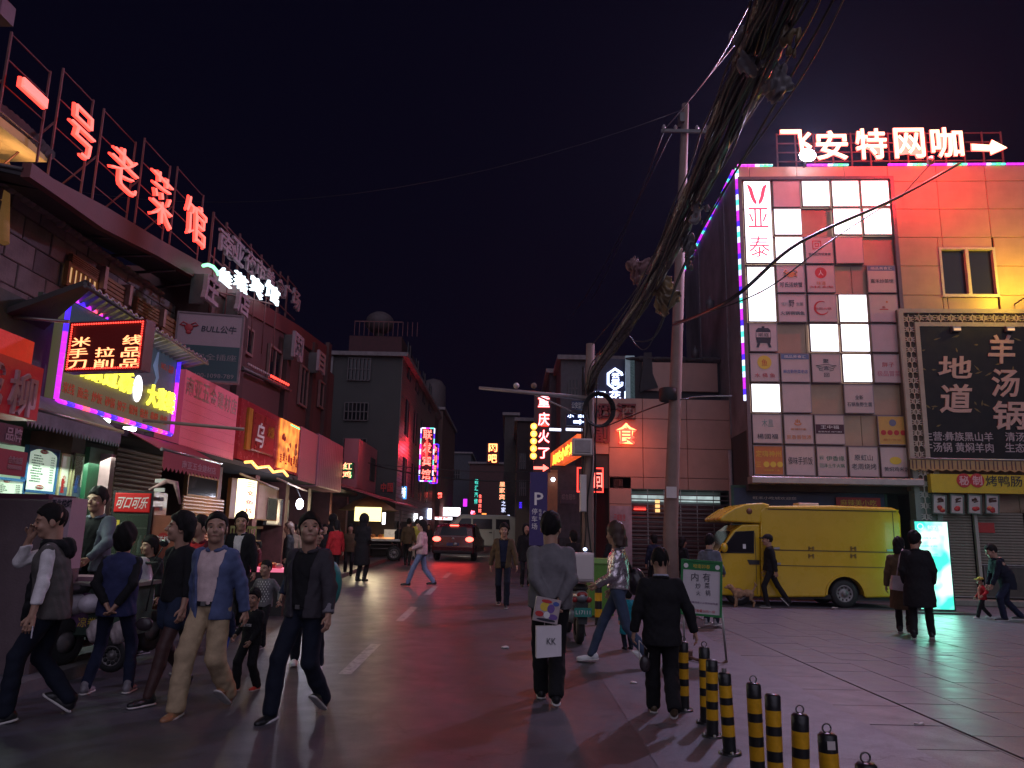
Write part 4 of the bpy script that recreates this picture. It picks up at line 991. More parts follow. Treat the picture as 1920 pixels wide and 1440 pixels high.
# green lit stand sign on the plaza
gp = G(1757, 1150)
GS = mat('stand_face', (.2, .6, .5), .3, var=0, bump=0)
nt = GS.node_tree; bs_ = nt.nodes['Principled BSDF']; tc = nt.nodes.new('ShaderNodeTexCoord'); n_ = nt.nodes.new('ShaderNodeTexNoise'); n_.inputs['Scale'].default_value = 1.4; n_.inputs['Detail'].default_value = 2
nt.links.new(tc.outputs['Object'], n_.inputs['Vector']); cr = nt.nodes.new('ShaderNodeValToRGB'); cr.color_ramp.elements[0].position = .44; cr.color_ramp.elements[0].color = (.03, .62, .42, 1); cr.color_ramp.elements[1].position = .54; cr.color_ramp.elements[1].color = (.62, 1, .86, 1)
nt.links.new(n_.outputs[0], cr.inputs[0]); nt.links.new(cr.outputs[0], bs_.inputs['Emission Color']); bs_.inputs['Emission Strength'].default_value = 1.9
WG = Wall((gp.x, gp.y), (gp.x+1, gp.y-.06)); a_, b_, c_, d_ = rect(WG, 1718, 976, 1785, 1146)
t, w, h = board(WG, (a_, b_, .06, d_), 'light_stand', 'tall glowing green and white light-box stand on the plaza', 'sign', GS, thick=.12, fr=mat('stand_rim', (.08, .12, .11), .4, metal=.4), fw=.03)
disc(t, -w*.3, h*.93, .07, glow('pale_green', (.7, 1, .9), 1.5), ri=.055, a0=0, a1=360); letters('鲜奶茶', w*.1, h*.92, w*.4, h*.05, y=-.001, d=.004, m=glow('pale_green', 0), parent=t)
for k in range(3): letters('招牌小吃', -w*.1, h*(.8-.09*k), w*.5, h*.02, y=-.001, d=.004, m=glow('deep_green', (.02, .5, .35), 1), parent=t)
BX(-w*.7, w*.9, -.25, .3, -.06, -.02).build('base', FRAMEM, t)
area(t, (0, -.05, h*.5), (R(-90), 0, 0), w, h*.9, 22, (.3, 1, .75))
# ------------------------------------------------------------------ yellow food truck
YEL = mat('truck_yellow', (.66, .42, .012), .28, var=.06, scale=2, bump=.02, bscale=6, coat=.5, dirt=.05)
BLK = mat('black_rubber', (.015, .015, .016), .7, var=.2); TRIM = mat('black_trim', (.02, .02, .022), .4, var=.1)
TY = 19.0
WT = Wall((5, TY), (6, TY-.01))
def tz(px, py): return WT.uz(px, py)
tr = thing('food_truck', 'bright yellow box-bodied food truck parked in front of the shops', 'food truck', (5, TY, 0), WT.ang)
Tp = lambda L_: [tz(*p) for p in L_]
lift = -tz(1585, 1142)[1]
Tp = lambda L_: [(tz(*p)[0], tz(*p)[1]+lift) for p in L_]
def bev(o, w=.03, seg=3):
    md = o.modifiers.new('bevel', 'BEVEL'); md.width = w; md.segments = seg; md.limit_method = 'ANGLE'; md.angle_limit = R(35); return o
box_o = Tp([(1429, 1122), (1426, 985), (1424, 960), (1432, 950), (1560, 949), (1672, 953), (1684, 957), (1689, 968), (1693, 1040), (1695, 1121), (1628, 1123)])
wc = Tp([(1586, 1118)])[0]; wr = .33
arc = [(wc[0]+.44*math.cos(a), max(box_o[-1][1], wc[1]+.44*math.sin(a))) for a in np.linspace(R(5), R(175), 14)]
arc = [p for p in arc]
body = bev(MB().prism(box_o[::-1][:0]+[box_o[0]]+box_o[1:10]+[(arc[0][0]+.02, box_o[-1][1])]+arc+[(arc[-1][0]-.02, box_o[-1][1])], 0, 1.62).build('body', YEL, tr), .05, 4)
# cab: nose, door, roof fairing
cab = Tp([(1428, 1121), (1352, 1118), (1340, 1108), (1339, 1062), (1347, 1040), (1375, 997), (1392, 985), (1426, 984)])
bev(MB().prism(cab, .04, 1.56).build('cab', YEL, tr), .04, 3)
fair = Tp([(1426, 983), (1396, 981), (1352, 979), (1349, 973), (1362, 963), (1378, 953), (1400, 946), (1431, 944), (1445, 948), (1430, 958)])
bev(MB().prism(fair, .0, 1.6).build('roof_fairing', YEL, tr), .05, 4)
win = Tp([(1352, 1037), (1381, 999), (1414, 997), (1414, 1038)])
o = MB().prism(win, .028, .039).build('window', GLASS, tr); fr_w = MB().tube([(p[0], .034, p[1]) for p in win+[win[0]]], .018, 6).build('seal', BLK, o)
ws = Tp([(1345, 1042), (1374, 997)]); b = MB(); b.add([(ws[0][0]-.01, .12, ws[0][1]), (ws[0][0]-.01, 1.48, ws[0][1]), (ws[1][0]-.015, 1.42, ws[1][1]), (ws[1][0]-.015, .18, ws[1][1])], [(0, 1, 2, 3)]); b.add([(ws[0][0]-.005, .12, ws[0][1]-.01), (ws[0][0]-.005, 1.48, ws[0][1]-.01), (ws[1][0]-.01, 1.42, ws[1][1]-.01), (ws[1][0]-.01, .18, ws[1][1]-.01)], [(3, 2, 1, 0)]); b.build('windshield', GLASS, tr)
hd = Tp([(1402, 1051), (1425, 1052), (1425, 1060), (1406, 1060)]); MB().prism(hd, .02, .039).build('door_handle', TRIM, tr)
dl = Tp([(1421, 1120), (1421, 1000)]); BX(dl[0][0]-.005, dl[0][0]+.005, .033, .0398, dl[0][1]+.05, dl[1][1]).build('door_gap', TRIM, tr)
mr_ = Tp([(1356, 1028)])[0]; MB().ball((mr_[0], -.1, mr_[1]), (.09, .06, .12), 10, 6).build('wing_mirror', YEL, tr)
h1, h2, hv = Tp([(1440, 957), (1680, 960)]), Tp([(1450, 1033), (1682, 1037)]), Tp([(1455, 1063), (1682, 1065)])
b = MB()
for q, thk in ((h1, .012), (h2, .014), (hv, .01)): b.box(q[0][0], q[1][0], -.006, -.0005, (q[0][1]+q[1][1])/2-thk, (q[0][1]+q[1][1])/2+thk)
xx = Tp([(1676, 1000)])[0][0]; b.box(xx-.008, xx+.008, -.006, -.0005, h2[1][1], h1[1][1]); b.build('hatch_seam', mat('seam_brown', (.12, .07, .01), .6, var=.1), tr)
b = MB(); gl = Tp([(1436, 954), (1684, 958)]); b.box(gl[0][0], gl[1][0], -.03, .02, gl[0][1]-.01, gl[0][1]+.02); b.build('rain_gutter', YEL, tr)
for px_ in (1521, 1600):
    for py_ in (1030, 1044):
        q = Tp([(px_, py_)])[0]; b = MB()
        for dx in (-.05, .05): b.box(q[0]+dx-.018, q[0]+dx+.018, -.02, -.001, q[1]-.05, q[1]+.05)
        b.tube([(q[0]-.05, -.02, q[1]), (q[0]+.05, -.02, q[1]+.03)], .01, 5); b.build('latch', mat('latch_brass', (.25, .16, .05), .4, metal=.7), tr)
for px_, py_ in ((1456, 1029), (1668, 1033), (1458, 1058), (1670, 1062)):
    q = Tp([(px_, py_)])[0]; MB().box(q[0]-.07, q[0]+.07, -.02, -.001, q[1]-.025, q[1]+.02).build('hinge', STEEL, tr)
q = Tp([(1405, 960)])[0]; MB().lathe([(.0, -.03), (.05, -.03), (.07, -.01), (.075, 0)], (q[0], 0, q[1]), 14, axis='y').build('side_lamp', mat('brown_lens', (.18, .07, .03), .2, var=0), tr)
q0, q1 = Tp([(1512, 948), (1550, 944)]); BX(q0[0], q1[0], .5, .9, q0[1], q0[1]+.07, .01).build('roof_vent', WHITEP, tr)
q = Tp([(1378, 1026)])[0]; BX(q[0]+.2, q[0]+.27, .02, .027, q[1]-.05, q[1]+.06).build('sticker', WHT, tr)
def wheel(parent, x, z, r, y=.05, w=.19, hub=mat('wheel_grey', (.24, .22, .22), .45, metal=.5, var=.2), n=22):
    t = MB().lathe([(r*.62, 0), (r*.9, -.01), (r, .03), (r, w-.03), (r*.9, w), (r*.5, w)], (0, 0, 0), n, axis='y').build('wheel', BLK, parent); t.location = (x, y, z)
    MB().lathe([(.001, .0), (r*.16, .0), (r*.2, .03), (r*.42, .045), (r*.5, .02), (r*.60, .005), (r*.64, .02), (r*.64, .1)], (0, 0, 0), n, axis='y').build('rim', hub, t)
    b = MB()
    for k in range(10): a = k*math.pi/5; b.ball((r*.45*math.cos(a), .022, r*.45*math.sin(a)), (.022, .02, .022), 6, 4)
    b.build('rim_hole', BLK, t); return t
wheel(tr, wc[0], wr, wr); wheel(tr, Tp([(1388, 1118)])[0][0], .31, .31, y=.08); wheel(tr, wc[0], wr, wr, y=1.36)
b = MB(); b.box(Tp([(1440, 1120)])[0][0], Tp([(1690, 1120)])[0][0], .1, 1.5, .30, box_o[0][1]-.01); b.build('chassis', BLK, tr)
b = MB(); aa = np.linspace(R(0), R(180), 15)
for i in range(14):
    b.prism([(wc[0]+.44*math.cos(aa[i]), wc[1]+.44*math.sin(aa[i])), (wc[0]+.48*math.cos(aa[i]), wc[1]+.48*math.sin(aa[i])), (wc[0]+.48*math.cos(aa[i+1]), wc[1]+.48*math.sin(aa[i+1])), (wc[0]+.44*math.cos(aa[i+1]), wc[1]+.44*math.sin(aa[i+1]))][::-1], -.02, .05)
b.build('wheel_arch', YEL, tr); BX(wc[0]-.43, wc[0]+.43, .26, 1.3, .3, wc[1]+.43).build('wheel_well', BLK, tr)
q = Tp([(1342, 1085)])[0]; MB().box(q[0]-.03, q[0]+.1, .1, .35, q[1]-.08, q[1]+.08).build('headlight', GLASS, tr)
MB().box(q[0]-.06, q[0]+.2, .05, 1.5, .28, .44).build('bumper', TRIM, tr)

# ------------------------------------------------------------------ rose-panelled low shop beside the big building
Y2 = 23.6
M2 = Wall((P(1142, 900, Y2).x, Y2), (P(1142, 900, Y2).x+1, Y2))
g0 = .12
x1u = M2.uz(1371, 800)[0]; ztop = M2.uz(1250, 748)[1]; zsh = M2.uz(1250, 918)[1]; u_c = M2.uz(1183, 850)[0]; u_s = M2.uz(1110, 850)[0]
ms = thing('shop', 'low shop faced in large rose panels with red characters above half-lit shutter', 'shop', M2.loc(0, g0), 0)
def mz(z): return z-g0
BX(u_s, x1u, .07, 6, mz(zsh)+.01, mz(ztop)).build('wall', DARK2, ms); BX(0, u_c, .07, 6, 0, mz(zsh)).build('wall', DARK2, ms)
ue = [0, M2.uz(1205, 800)[0], M2.uz(1288, 800)[0], x1u]; ze = [M2.uz(1250, p)[1] for p in (748, 786, 841, 896, 918)]
PRC = {}
for i in range(3):
    for k in range(4):
        o = BX(ue[i]+.007, ue[i+1]-.007, 0, .06, mz(ze[k+1])+.007, mz(ze[k])-.007, .006).build('cladding_panel', PINKC, ms)
o = BX(u_s, -.007, 0, .06, mz(M2.uz(1120, 851)[1]), mz(ze[0]), .006).build('cladding_panel', PINKC, ms)
zl = [M2.uz(1160, p)[1] for p in (851, 893, 945)]+[.1]
for k in range(3): BX(.01, u_c-.005, -.0, .06, mz(zl[k+1])+.007, mz(min(zl[k], ze[3] if k else 9))-.007 if k else mz(ze[3])-.01, .006).build('cladding_panel', PINKC, ms) if k else None
for k, (s_, xa, ya, xb, yb) in enumerate((('烟', 1106, 756, 1148, 786), ('酒', 1155, 756, 1192, 787), ('副', 1108, 798, 1143, 831))):
    a_, b_, c_, d_ = rect(M2, xa, ya, xb, yb); letters(s_, (a_+b_)/2, mz((c_+d_)/2), b_-a_, d_-c_, y=-.002, d=.08, m=mat('dark_red_letter', (.16, .012, .015), .5, var=.1), parent=ms, off=.03, name='letter')
a_, b_, c_, d_ = rect(M2, 1155, 794, 1192, 833)
halo_text(ms, '食', (a_+b_)/2, mz((c_+d_)/2), b_-a_, d_-c_, glow('neon_salmon', (1, .50, .16), 3), G_RED, y=-.04, off=.012)
area(ms, ((a_+b_)/2, -.9, mz((c_+d_)/2)-.3), (R(60), 0, 0), 1.2, 1.2, 12, (1, .18, .08))
# second storey: dark recess behind, torn rose panel
b = BX(M2.uz(1192, 700)[0], x1u, 1.1, 6, mz(ztop), mz(M2.uz(1250, 662)[1])).build('upper_wall', DARK, ms)
uu = M2.uz(1215, 700)[0]; BX(uu, x1u-.1, 1.0, 1.09, mz(M2.uz(1250, 722)[1]), mz(M2.uz(1250, 672)[1])+.1, .01).build('upper_panel', PINKC, ms)
b = MB(); b.prism([(uu-.1, mz(ztop)+.4), (uu+.05, mz(ztop)+1.7), (uu+.3, mz(ztop)+1.72), (uu+.33, mz(ztop)+1.0), (uu+.5, mz(ztop)+.55)], .95, .99); b.build('tarpaulin', DARK, ms)
b = MB(); z0_ = mz(M2.uz(1250, 662)[1])
for k in range(16): b.ball((M2.uz(1192, 700)[0]+.1+k*.27, 1.2, z0_+.05), (random.uniform(.15, .3), .3, random.uniform(.06, .16)), 7, 5)
b.build('roof_debris', DARK2, ms)
# shutter grille with lit room behind
u_e = M2.uz(1368, 1000)[0]
BX(u_c, u_e, .9, .95, 0, mz(zsh)).build('room_back', mat('room_wall', (.3, .34, .34), .7, var=.3, scale=.9, dirt=.3), ms)
t, w, h = board(M2, (u_c+.05, u_e-.05, zsh-.34, zsh-.12), 'tube_light', 'pale lit panel behind top of see-through grille', 'lamp', glow('pale_tube', (.62, .78, .78), .55, var=.4), off=-.75, thick=.05)
gr = thing('grille_shutter', 'see-through rolling grille in front of dim pale shop interior', 'shutter', M2.loc((u_c+u_e)/2, g0), 0)
gw = (u_e-u_c); sd_ = BX(-gw/2, gw/2, -.012, .012, 0, .035).data('slat', mat('grille_steel', (.12, .10, .10), .4, metal=.5, var=.2)); n = int((zsh-g0)/.135)
for k in range(n):
    o = bpy.data.objects.new('slat', sd_); col.objects.link(o); o.parent = gr; o.location = (0, 0, k*.135)
for k in range(int(gw/.5)+1): BX(-.01, .01, .013, .03, 0, zsh-g0-.01).build('vertical_rod', STEEL, gr).location = (-gw/2+k*.5, 0, 0)
shutter(M2, u_c+.02, u_e-.02, g0+.02, zsh-.42, -.35, 'dark red-lit solid shutter behind the rolling grille', mat('maroon_shutter', (.12, .05, .05), .45, metal=.2, var=.3, dirt=.3), .11)
t, w, h = board(M2, (1228, 936, 1238, 962), 'shop_sign', 'small warm-lit sign seen behind the grille', 'sign', glow('warm_small', (1, .55, .2), 1.5), off=-.25, thick=.04)
t, w, h = board(M2, (1188, 950, 1212, 957), 'neon_strip', 'red neon strip glowing behind the grille', 'sign', G_RED, off=-.25, thick=.04)
t, w, h = board(M2, (1143, 948, 1186, 1060), 'poster', 'pink and blue wall poster beside the rolling grille', 'poster', mat('poster_print', (.36, .24, .27), .5, var=.5, scale=2), [('己城有舍', .45, .2, .5, .12, INKR)], off=.02, thick=.01)
for k in range(6):
    t_ = None
letters('招租', (M2.uz(1150, 900)[0]+M2.uz(1168, 900)[0])/2, mz(M2.uz(1158, 907)[1]), .3, .3, y=-.003, d=.003, m=mat('faded_print', (.12, .06, .05), .7, var=.5), parent=ms)
MB().tube([(u_e+.06, -.1, 0), (u_e+.06, -.1, mz(M2.uz(1370, 845)[1]))], .06, 8).build('downpipe', mat('pale_pipe', (.35, .28, .27), .5, var=.2), ms)
# red neon word sign hung by the alley door, alley opening
t, w, h = board(M2, (1084, 879, 1129, 921), 'neon_sign', 'red LED-edged sign with outlined character, half behind the wired pole', 'sign', mat('dark_red_box', (.05, .01, .01), .4), [('回', .83, .5, .34, .66, G_REDH, dict(off=.01)), ('记', .72, .72, .2, .3, G_REDH), ('老', .18, .5, .22, .28, G_REDH), ('店', .2, .8, .2, .2, G_REDH)], off=1.4, thick=.1)
b = MB(); f = .035
b.box(-w/2-f, w/2+f, -.03, -.005, -f, 0); b.box(-w/2-f, w/2+f, -.03, -.005, h, h+f); b.box(-w/2-f, -w/2, -.03, -.005, 0, h); b.box(w/2, w/2+f, -.03, -.005, 0, h); b.build('led_border', G_RED, t)
# blue-white rooftop sign behind: hexagon emblem and characters
t, w, h = board(M2, (1112, 672, 1191, 750), 'rooftop_sign', 'blue-white neon hexagon emblem over partly hidden characters', 'sign', mat('sign_blue_dark', (.01, .012, .04), .4), off=-1.5, thick=.15)
def p2(xa, ya): u, z = M2.uz(xa, ya, -1.5); a_, b_, c_, d_ = rect(M2, 1112, 672, 1191, 750, -1.5); return (u-(a_+b_)/2, -.03, z-c_)
b = MB(); hx = [(1166, 700), (1167, 704), (1167, 704)]
hexp = [(1153, 693), (1166, 701), (1167, 706)]; b.tube([p2(*p) for p in [(1166, 704), (1165, 700), (1153, 692), (1140, 701), (1140, 720), (1153, 730), (1166, 722), (1166, 717)]], .045, 6); b.build('neon_tube', G_BLUEW, t)
for s_, xa, ya, xb, yb in (('云', 1147, 700, 1161, 710), ('福', 1146, 711, 1161, 723), ('同', 1116, 734, 1135, 750), ('花', 1142, 733, 1164, 750), ('顺', 1170, 734, 1186, 750)):
    a = p2(xa, ya); c = p2(xb, yb); letters(s_, (a[0]+c[0])/2, (a[2]+c[2])/2, c[0]-a[0], a[2]-c[2], y=-.01, d=.04, m=G_BLUEW, parent=t, off=.02, name='letter')
t, w, h = board(M2, (1172, 666, 1191, 750), 'blank_panel', 'pale bluish narrow end panel beside hexagon neon sign', 'panel', mat('pale_blue_panel', (.35, .42, .45), .4, var=.3, emit=(.4, .6, .7), es=.12), off=-1.1, thick=.05)

# ------------------------------------------------------------------ poles and wires
PM = mat('pole_concrete', (.23, .155, .13), .8, var=.2, scale=3, bump=.2, dirt=.3)
def xy(px, py, Y): p = P(px, py, Y); return p
pb, ptp = P(1257, 1000, 18.2), P(1285, 196, 18.2)
t = thing('utility_pole', 'tall tapered concrete utility pole standing before the rose-panelled shop', 'pole', (pb.x, 18.2, 0))
pts = [(0, 0, 0), (0, 0, pb.z), (ptp.x-pb.x, 0, ptp.z)]
MB().tube(pts, [.185, .17, .09], 18).build('shaft', PM, t)
zc = P(1283, 250, 18.2); x = zc.x-pb.x
arm = BX(x-.62, x+.6, -.16, -.10, zc.z-.05, zc.z+.03).build('crossarm', FRAMEM, t)
for dx in (-.55, -.25, .3, .56): MB().lathe([(.02, -.03), (.05, 0), (.03, .03), (.055, .06), (.03, .10), (.01, .13)], (x+dx, -.13, zc.z+.03), 8).build('insulator', mat('insulator_grey', (.35, .3, .3), .3), t)
MB().box(x-.14, x-.02, -.17, .12, zc.z+.25, zc.z+.5).build('clamp', FRAMEM, t)
MB().lathe([(.2, 0), (.23, .02), (.23, .3), (.2, .32)], (.02, 0, pb.z*0+P(1262, 745, 18.2).z-.1), 14).build('band', BLK, t)
MB().tube([(.19, -.03, pb.z+.0+2.2), (.2, -.02, pb.z+4.9)], .03, 6).build('cable_conduit', BLK, t)
q = P(1262, 925, 18.2); BX(-.12, .12, -.215, -.2, q.z-.12, q.z+.14).build('poster', WHITEP, t)
# wired lamp pole by the alley
p2b = P(1102, 1000, 15.0); p2t = P(1107, 645, 15.0)
t = thing('utility_pole', 'leaning wire-wrapped pole carrying the camera arm and grey box', 'pole', (p2b.x, 15.0, gz(p2b.x, 15)))
z0 = gz(p2b.x, 15)
MB().tube([(0, 0, 0), (0, 0, p2b.z-z0), (p2t.x-p2b.x, 0, p2t.z-z0)], [.125, .115, .085], 12).build('shaft', PM, t)
b = MB()
for k in range(9):
    a0 = random.uniform(0, 6.28); pts = []
    for j in range(18):
        z = .3+j*.26; a = a0+.35*math.sin(j*.8+k); rr = .13+.02*random.random(); pts.append((rr*math.cos(a)+.01*j*.2, rr*math.sin(a), z))
    b.tube(pts, .013, 5)
b.build('wrapped_cable', BLK, t)
b = MB(); q = P(1112, 775, 14.9); cx = q.x-p2b.x+.1
for k in range(4): b.tube([(cx+(.25+.02*k)*math.cos(a), -.2-.03*k, q.z-z0+.05+(.30+.015*k)*math.sin(a)) for a in np.linspace(0, 2*math.pi, 20)], .016, 5)
b.build('cable_coil', BLK, t)
e0, e1 = P(1103, 747, 14.9), P(898, 727, 14.9)
t2 = MB().tube([(e0.x-p2b.x, -.1, e0.z-z0), (e1.x-p2b.x, -.1, e1.z-z0)], [.05, .03], 8).build('camera_arm', mat('galvanised', (.35, .3, .3), .5, metal=.3, var=.2), t)
e3 = P(1003, 740, 14.9); e4 = P(1085, 777, 14.9); MB().tube([(e3.x-p2b.x, -.1, e3.z-z0), (e4.x-p2b.x, -.1, e4.z-z0)], .018, 6).build('brace', mat('galvanised', ()), t)
for px_ in (968, 1001):
    q = P(px_, 727, 14.9); MB().ball((0, 0, 0), (.06, .09, .06), 10, 6).build('camera_head', WHITEP if px_ < 990 else PM, t).location = (q.x-p2b.x, -.1, q.z-z0+.04)
q0, q1 = P(1070, 750, 14.8), P(1098, 770, 14.8)
t3, w, h = board(Wall((q0.x, 14.8), (q0.x+1, 14.8)), (0, q1.x-q0.x, q1.z, q0.z), 'police_sign', 'small dark blue plate with white characters hung on the camera arm', 'sign', mat('plate_blue', (.01, .02, .09), .4), [('公安监控', .5, .5, .85, .6, WHT)], thick=.02)
q0, q1 = P(1060, 775, 15.2), P(1098, 800, 15.2)
t3, w, h = board(Wall((q0.x, 15.2), (q0.x+1, 15.2)), (0, q1.x-q0.x, q1.z, q0.z), 'arrow_sign', 'small blue-white lit arrow sign beside the wired pole', 'sign', mat('plate_blue', ()), thick=.06)
MB().prism([(-w*.1, h*.45), (-w*.1, h*.25), (w*.2, h*.25), (w*.2, h*.15), (w*.42, h*.36), (w*.2, h*.56), (w*.2, h*.45)], -.02, -.001).build('arrow', G_BLUEW, t3); letters('小  串', 0, h*.8, w*.8, h*.25, y=-.001, d=.015, m=G_BLUEW, parent=t3, off=.02)
for xa, xb in ((1030, 1052), (1061, 1092)):
    a, c = P(xa, 805, 15.6), P(xb, 806, 15.6); t3 = thing('tube_lamp', 'bright white fluorescent tube under the arrow sign, %s piece' % ('shorter' if xa < 1050 else 'longer'), 'lamp', a); MB().tube([(0, 0, 0), c-a], .03, 6).build('tube', G_PALE, t3)
q = P(1092, 838, 14.85); t3 = thing('meter_box', 'grey metal meter box strapped to the wired pole', 'box', (q.x, 14.85, q.z)); BX(-.2, .18, -.15, .1, -.17, .15, .02).build('housing', WHITEP, t3); BX(-.16, .14, -.165, -.152, -.13, .11, .01).build('door', mat('galvanised', ()), t3)
q = P(1093, 925, 14.85); t3 = thing('conduit_box', 'long narrow pale conduit box low on the wired pole', 'box', (q.x, 14.85, q.z)); BX(-.06, .06, -.1, .05, -.35, .35, .015).build('housing', WHITEP, t3)

# thick sagging cable bundle overhead
path = [(1104, 735, 15.0), (1120, 690, 14.2), (1162, 630, 13.0), (1215, 545, 11.6), (1262, 450, 10.2), (1312, 345, 8.8), (1366, 225, 7.5), (1420, 105, 6.5), (1468, 0, 5.8), (1520, -130, 5.1), (1600, -330, 4.3)]
PP = [P(*p) for p in path]
def spl(pts, n):
    out = []; m_ = len(pts)
    for i in range(m_-1):
        p0, p1, p2_, p3 = pts[max(0, i-1)], pts[i], pts[i+1], pts[min(m_-1, i+2)]
        for k in range(n):
            u = k/n; out.append(.5*((2*p1)+(p2_-p0)*u+(2*p0-5*p1+4*p2_-p3)*u*u+(3*p1-p0-3*p2_+p3)*u**3))
    return out+[pts[-1]]
SP = spl(PP, 6)
t = thing('cable_bundle', 'thick tangled bundle of black cables wrapped in torn plastic, sagging overhead', 'cables', PP[0])
CAB = mat('cable_black', (.016, .015, .018), .45, var=.3)
CABG = mat('cable_grey', (.10, .09, .09), .45, var=.3)
for k in range(26):
    a = random.uniform(0, 6.28); rr = random.uniform(.03, .19); pts = []
    for i, p in enumerate(SP):
        f = i/len(SP); a2_ = a+.25*math.sin(i*.3+k)+.6*f; spread = rr*(.5+.9*f)+.012*math.sin(i*.9+k*2)
        pts.append(p-PP[0]+Vector((math.cos(a2_)*spread*1.15, 0, math.sin(a2_)*spread)))
    MB().tube(pts, random.choice([.011, .015, .02]), 6).build('cable', CAB if k % 3 else CABG, t)
WRAP = mat('wrap_plastic', (.12, .11, .12), .3, var=.5, scale=8, bump=1.0, bscale=14, spec=.8)
def wrap(i0, i1, off, r, nm='wrapping', mt=None, seed=0, jag=.4):
    rr = random.Random(seed); b = MB(); n = 11; vs = []; seg = SP[i0:i1]; L_ = len(seg)
    up = []
    for i, p in enumerate(seg):
        p = p-PP[0]; taper = math.sin(math.pi*(i+.4)/(L_-.2))**.35
        for k in range(n):
            a = 2*math.pi*k/n; q = r*taper*(1+rr.uniform(-jag, jag)); vs.append((p.x+off[0]+q*math.cos(a), p.y+off[1]+q*.6*math.cos(a+1), p.z+off[2]+q*math.sin(a)))
    fs = [(i*n+k, i*n+(k+1) % n, (i+1)*n+(k+1) % n, (i+1)*n+k) for i in range(L_-1) for k in range(n)]
    b.add(vs, fs, True); return b.build(nm, mt or WRAP, t)
wrap(0, 24, (0, 0, 0), .085, seed=1, jag=.4); wrap(20, 34, (-.08, 0, .02), .075, seed=2, jag=.45); wrap(28, 36, (.06, 0, -.05), .06, seed=3, jag=.5); wrap(34, 49, (-.13, 0, .05), .055, seed=4, jag=.5); wrap(42, 52, (-.15, 0, .04), .06, seed=5, jag=.5)
wrap(19, 29, (.07, 0, -.07), .05, seed=9, jag=.5); wrap(36, 47, (.14, 0, -.05), .05, seed=11, jag=.5)
def rag(px, py, Y, s_, label, mt, seed, long=1.3, nm='plastic_bag'):
    rr = random.Random(seed); q = P(px, py, Y); t_ = thing(nm, label, 'plastic bag', q); sd = Sdf(.03*s_); sd.wr = .028*s_; sd.seed = seed*1.3
    for k in range(5): sd.ell((rr.uniform(-.10, .10)*s_, rr.uniform(-.05, .05)*s_, rr.uniform(-.16, .1)*s_*long), (rr.uniform(.05, .10)*s_, .045*s_, rr.uniform(.06, .13)*s_))
    V, F = sd.mesh(.012*s_+.003); o = bpy.data.objects.new('bag', mesh_from([(V, F)], 'bag', mt)); col.objects.link(o); o.parent = t_; return t_
BAGW = mat('torn_white_plastic', (.30, .27, .28), .35, var=.4, scale=6, bump=.6, bscale=18); BAGC = mat('tan_plastic', (.22, .15, .07), .35, var=.5, scale=6, bump=.6, bscale=18); BAGP = mat('dull_pink_plastic', (.22, .11, .11), .5, var=.3, bump=.5, bscale=18)
rag(1202, 508, 11.9, 1.4, 'dull pink plastic bag caught on the cable bundle', BAGP, 3, .8); rag(1237, 548, 11.5, 1.5, 'yellowish plastic bag hanging low from the cable bundle', BAGC, 5, 1.3)
rag(1312, 405, 9.0, .8, 'small white plastic strip dangling from middle of the cable bundle', BAGW, 7, 1.8); rag(1466, 130, 6.3, 1.15, 'large torn white plastic sheet high on the cable bundle', BAGW, 8, 1.3); rag(1480, 78, 6.0, .75, 'shiny amber foil scrap high on the cable bundle', BAGC, 12, 1.0); rag(1408, 75, 6.4, 1.1, 'long whitish plastic rag on the near upper edge of the bundle', BAGW, 14, 1.7); rag(1285, 470, 9.9, .9, 'grey plastic rag tangled at middle of the bundle', mat('grey_plastic', (.14, .13, .13), .4, var=.4, bump=.5, bscale=18), 17, 1.6)
def wire(pts, r, label, sag=0, nm='wire', mt=None):
    Q = [P(*p) for p in pts]; t_ = thing(nm, label, 'wire', Q[0])
    if len(Q) == 2: Q = [Q[0].lerp(Q[1], i/16)+Vector((0, 0, -sag*4*(i/16)*(1-i/16))) for i in range(17)]
    else: Q = spl(Q, 8)
    MB().tube([q-Q[0] for q in Q], r, 5).build('strand', mt or CAB, t_); return t_
wire([(1800, 306, 19.5), (1680, 372, 16), (1500, 455, 14), (1372, 560, 13.2), (1262, 610, 18.0)], .035, 'heavy black service cable crossing in front of the light boxes')
wire([(1700, 360, 17), (1560, 450, 14.5), (1440, 540, 14), (1330, 585, 15), (1262, 605, 18.0)], .014, 'thin cable looping below the heavy service cable')
wire([(1282, 200, 18.2), (1420, 30, 9), (1530, -120, 6)], .012, 'thin wire from pole top rising beside the bundle')
wire([(1243, 246, 18.2), (1330, 140, 12), (1420, -20, 7.5)], .012, 'thin wire from outer crossarm insulator rising overhead')
wire([(1243, 250, 18.1), (1110, 560, 40)], .02, 'thin wire from crossarm running away down the lane', .4); wire([(1258, 250, 18.1), (1065, 600, 48)], .02, 'second thin wire from crossarm running down the lane', .5)
wire([(1282, 205, 18.1), (0, 330, 22)], .008, 'faint long wire crossing the whole dark sky', 1.6)
wire([(1107, 650, 15), (1180, 560, 13.6), (1330, 330, 9.5), (1490, 90, 6.0), (1560, -60, 5)], .01, 'loose wire bowing out under the cable bundle'); wire([(1180, 630, 12.6), (1210, 655, 12.2), (1245, 590, 11.6), (1330, 400, 9.4), (1500, 150, 6.4), (1600, -40, 5)], .008, 'slack wire drooping from the cable bundle')
wire([(1190, 640, 12.6), (1232, 625, 12.0), (1290, 480, 10.2), (1530, 60, 6.0), (1580, -60, 5.5)], .012, 'dark wire running along outer side of the bundle')
wire([(700, 872, 26), (1090, 895, 24)], .022, 'low dark wire crossing the lane under the hotel sign', .3); wire([(690, 868, 28), (1100, 880, 30)], .015, 'second low wire crossing the lane', .2)
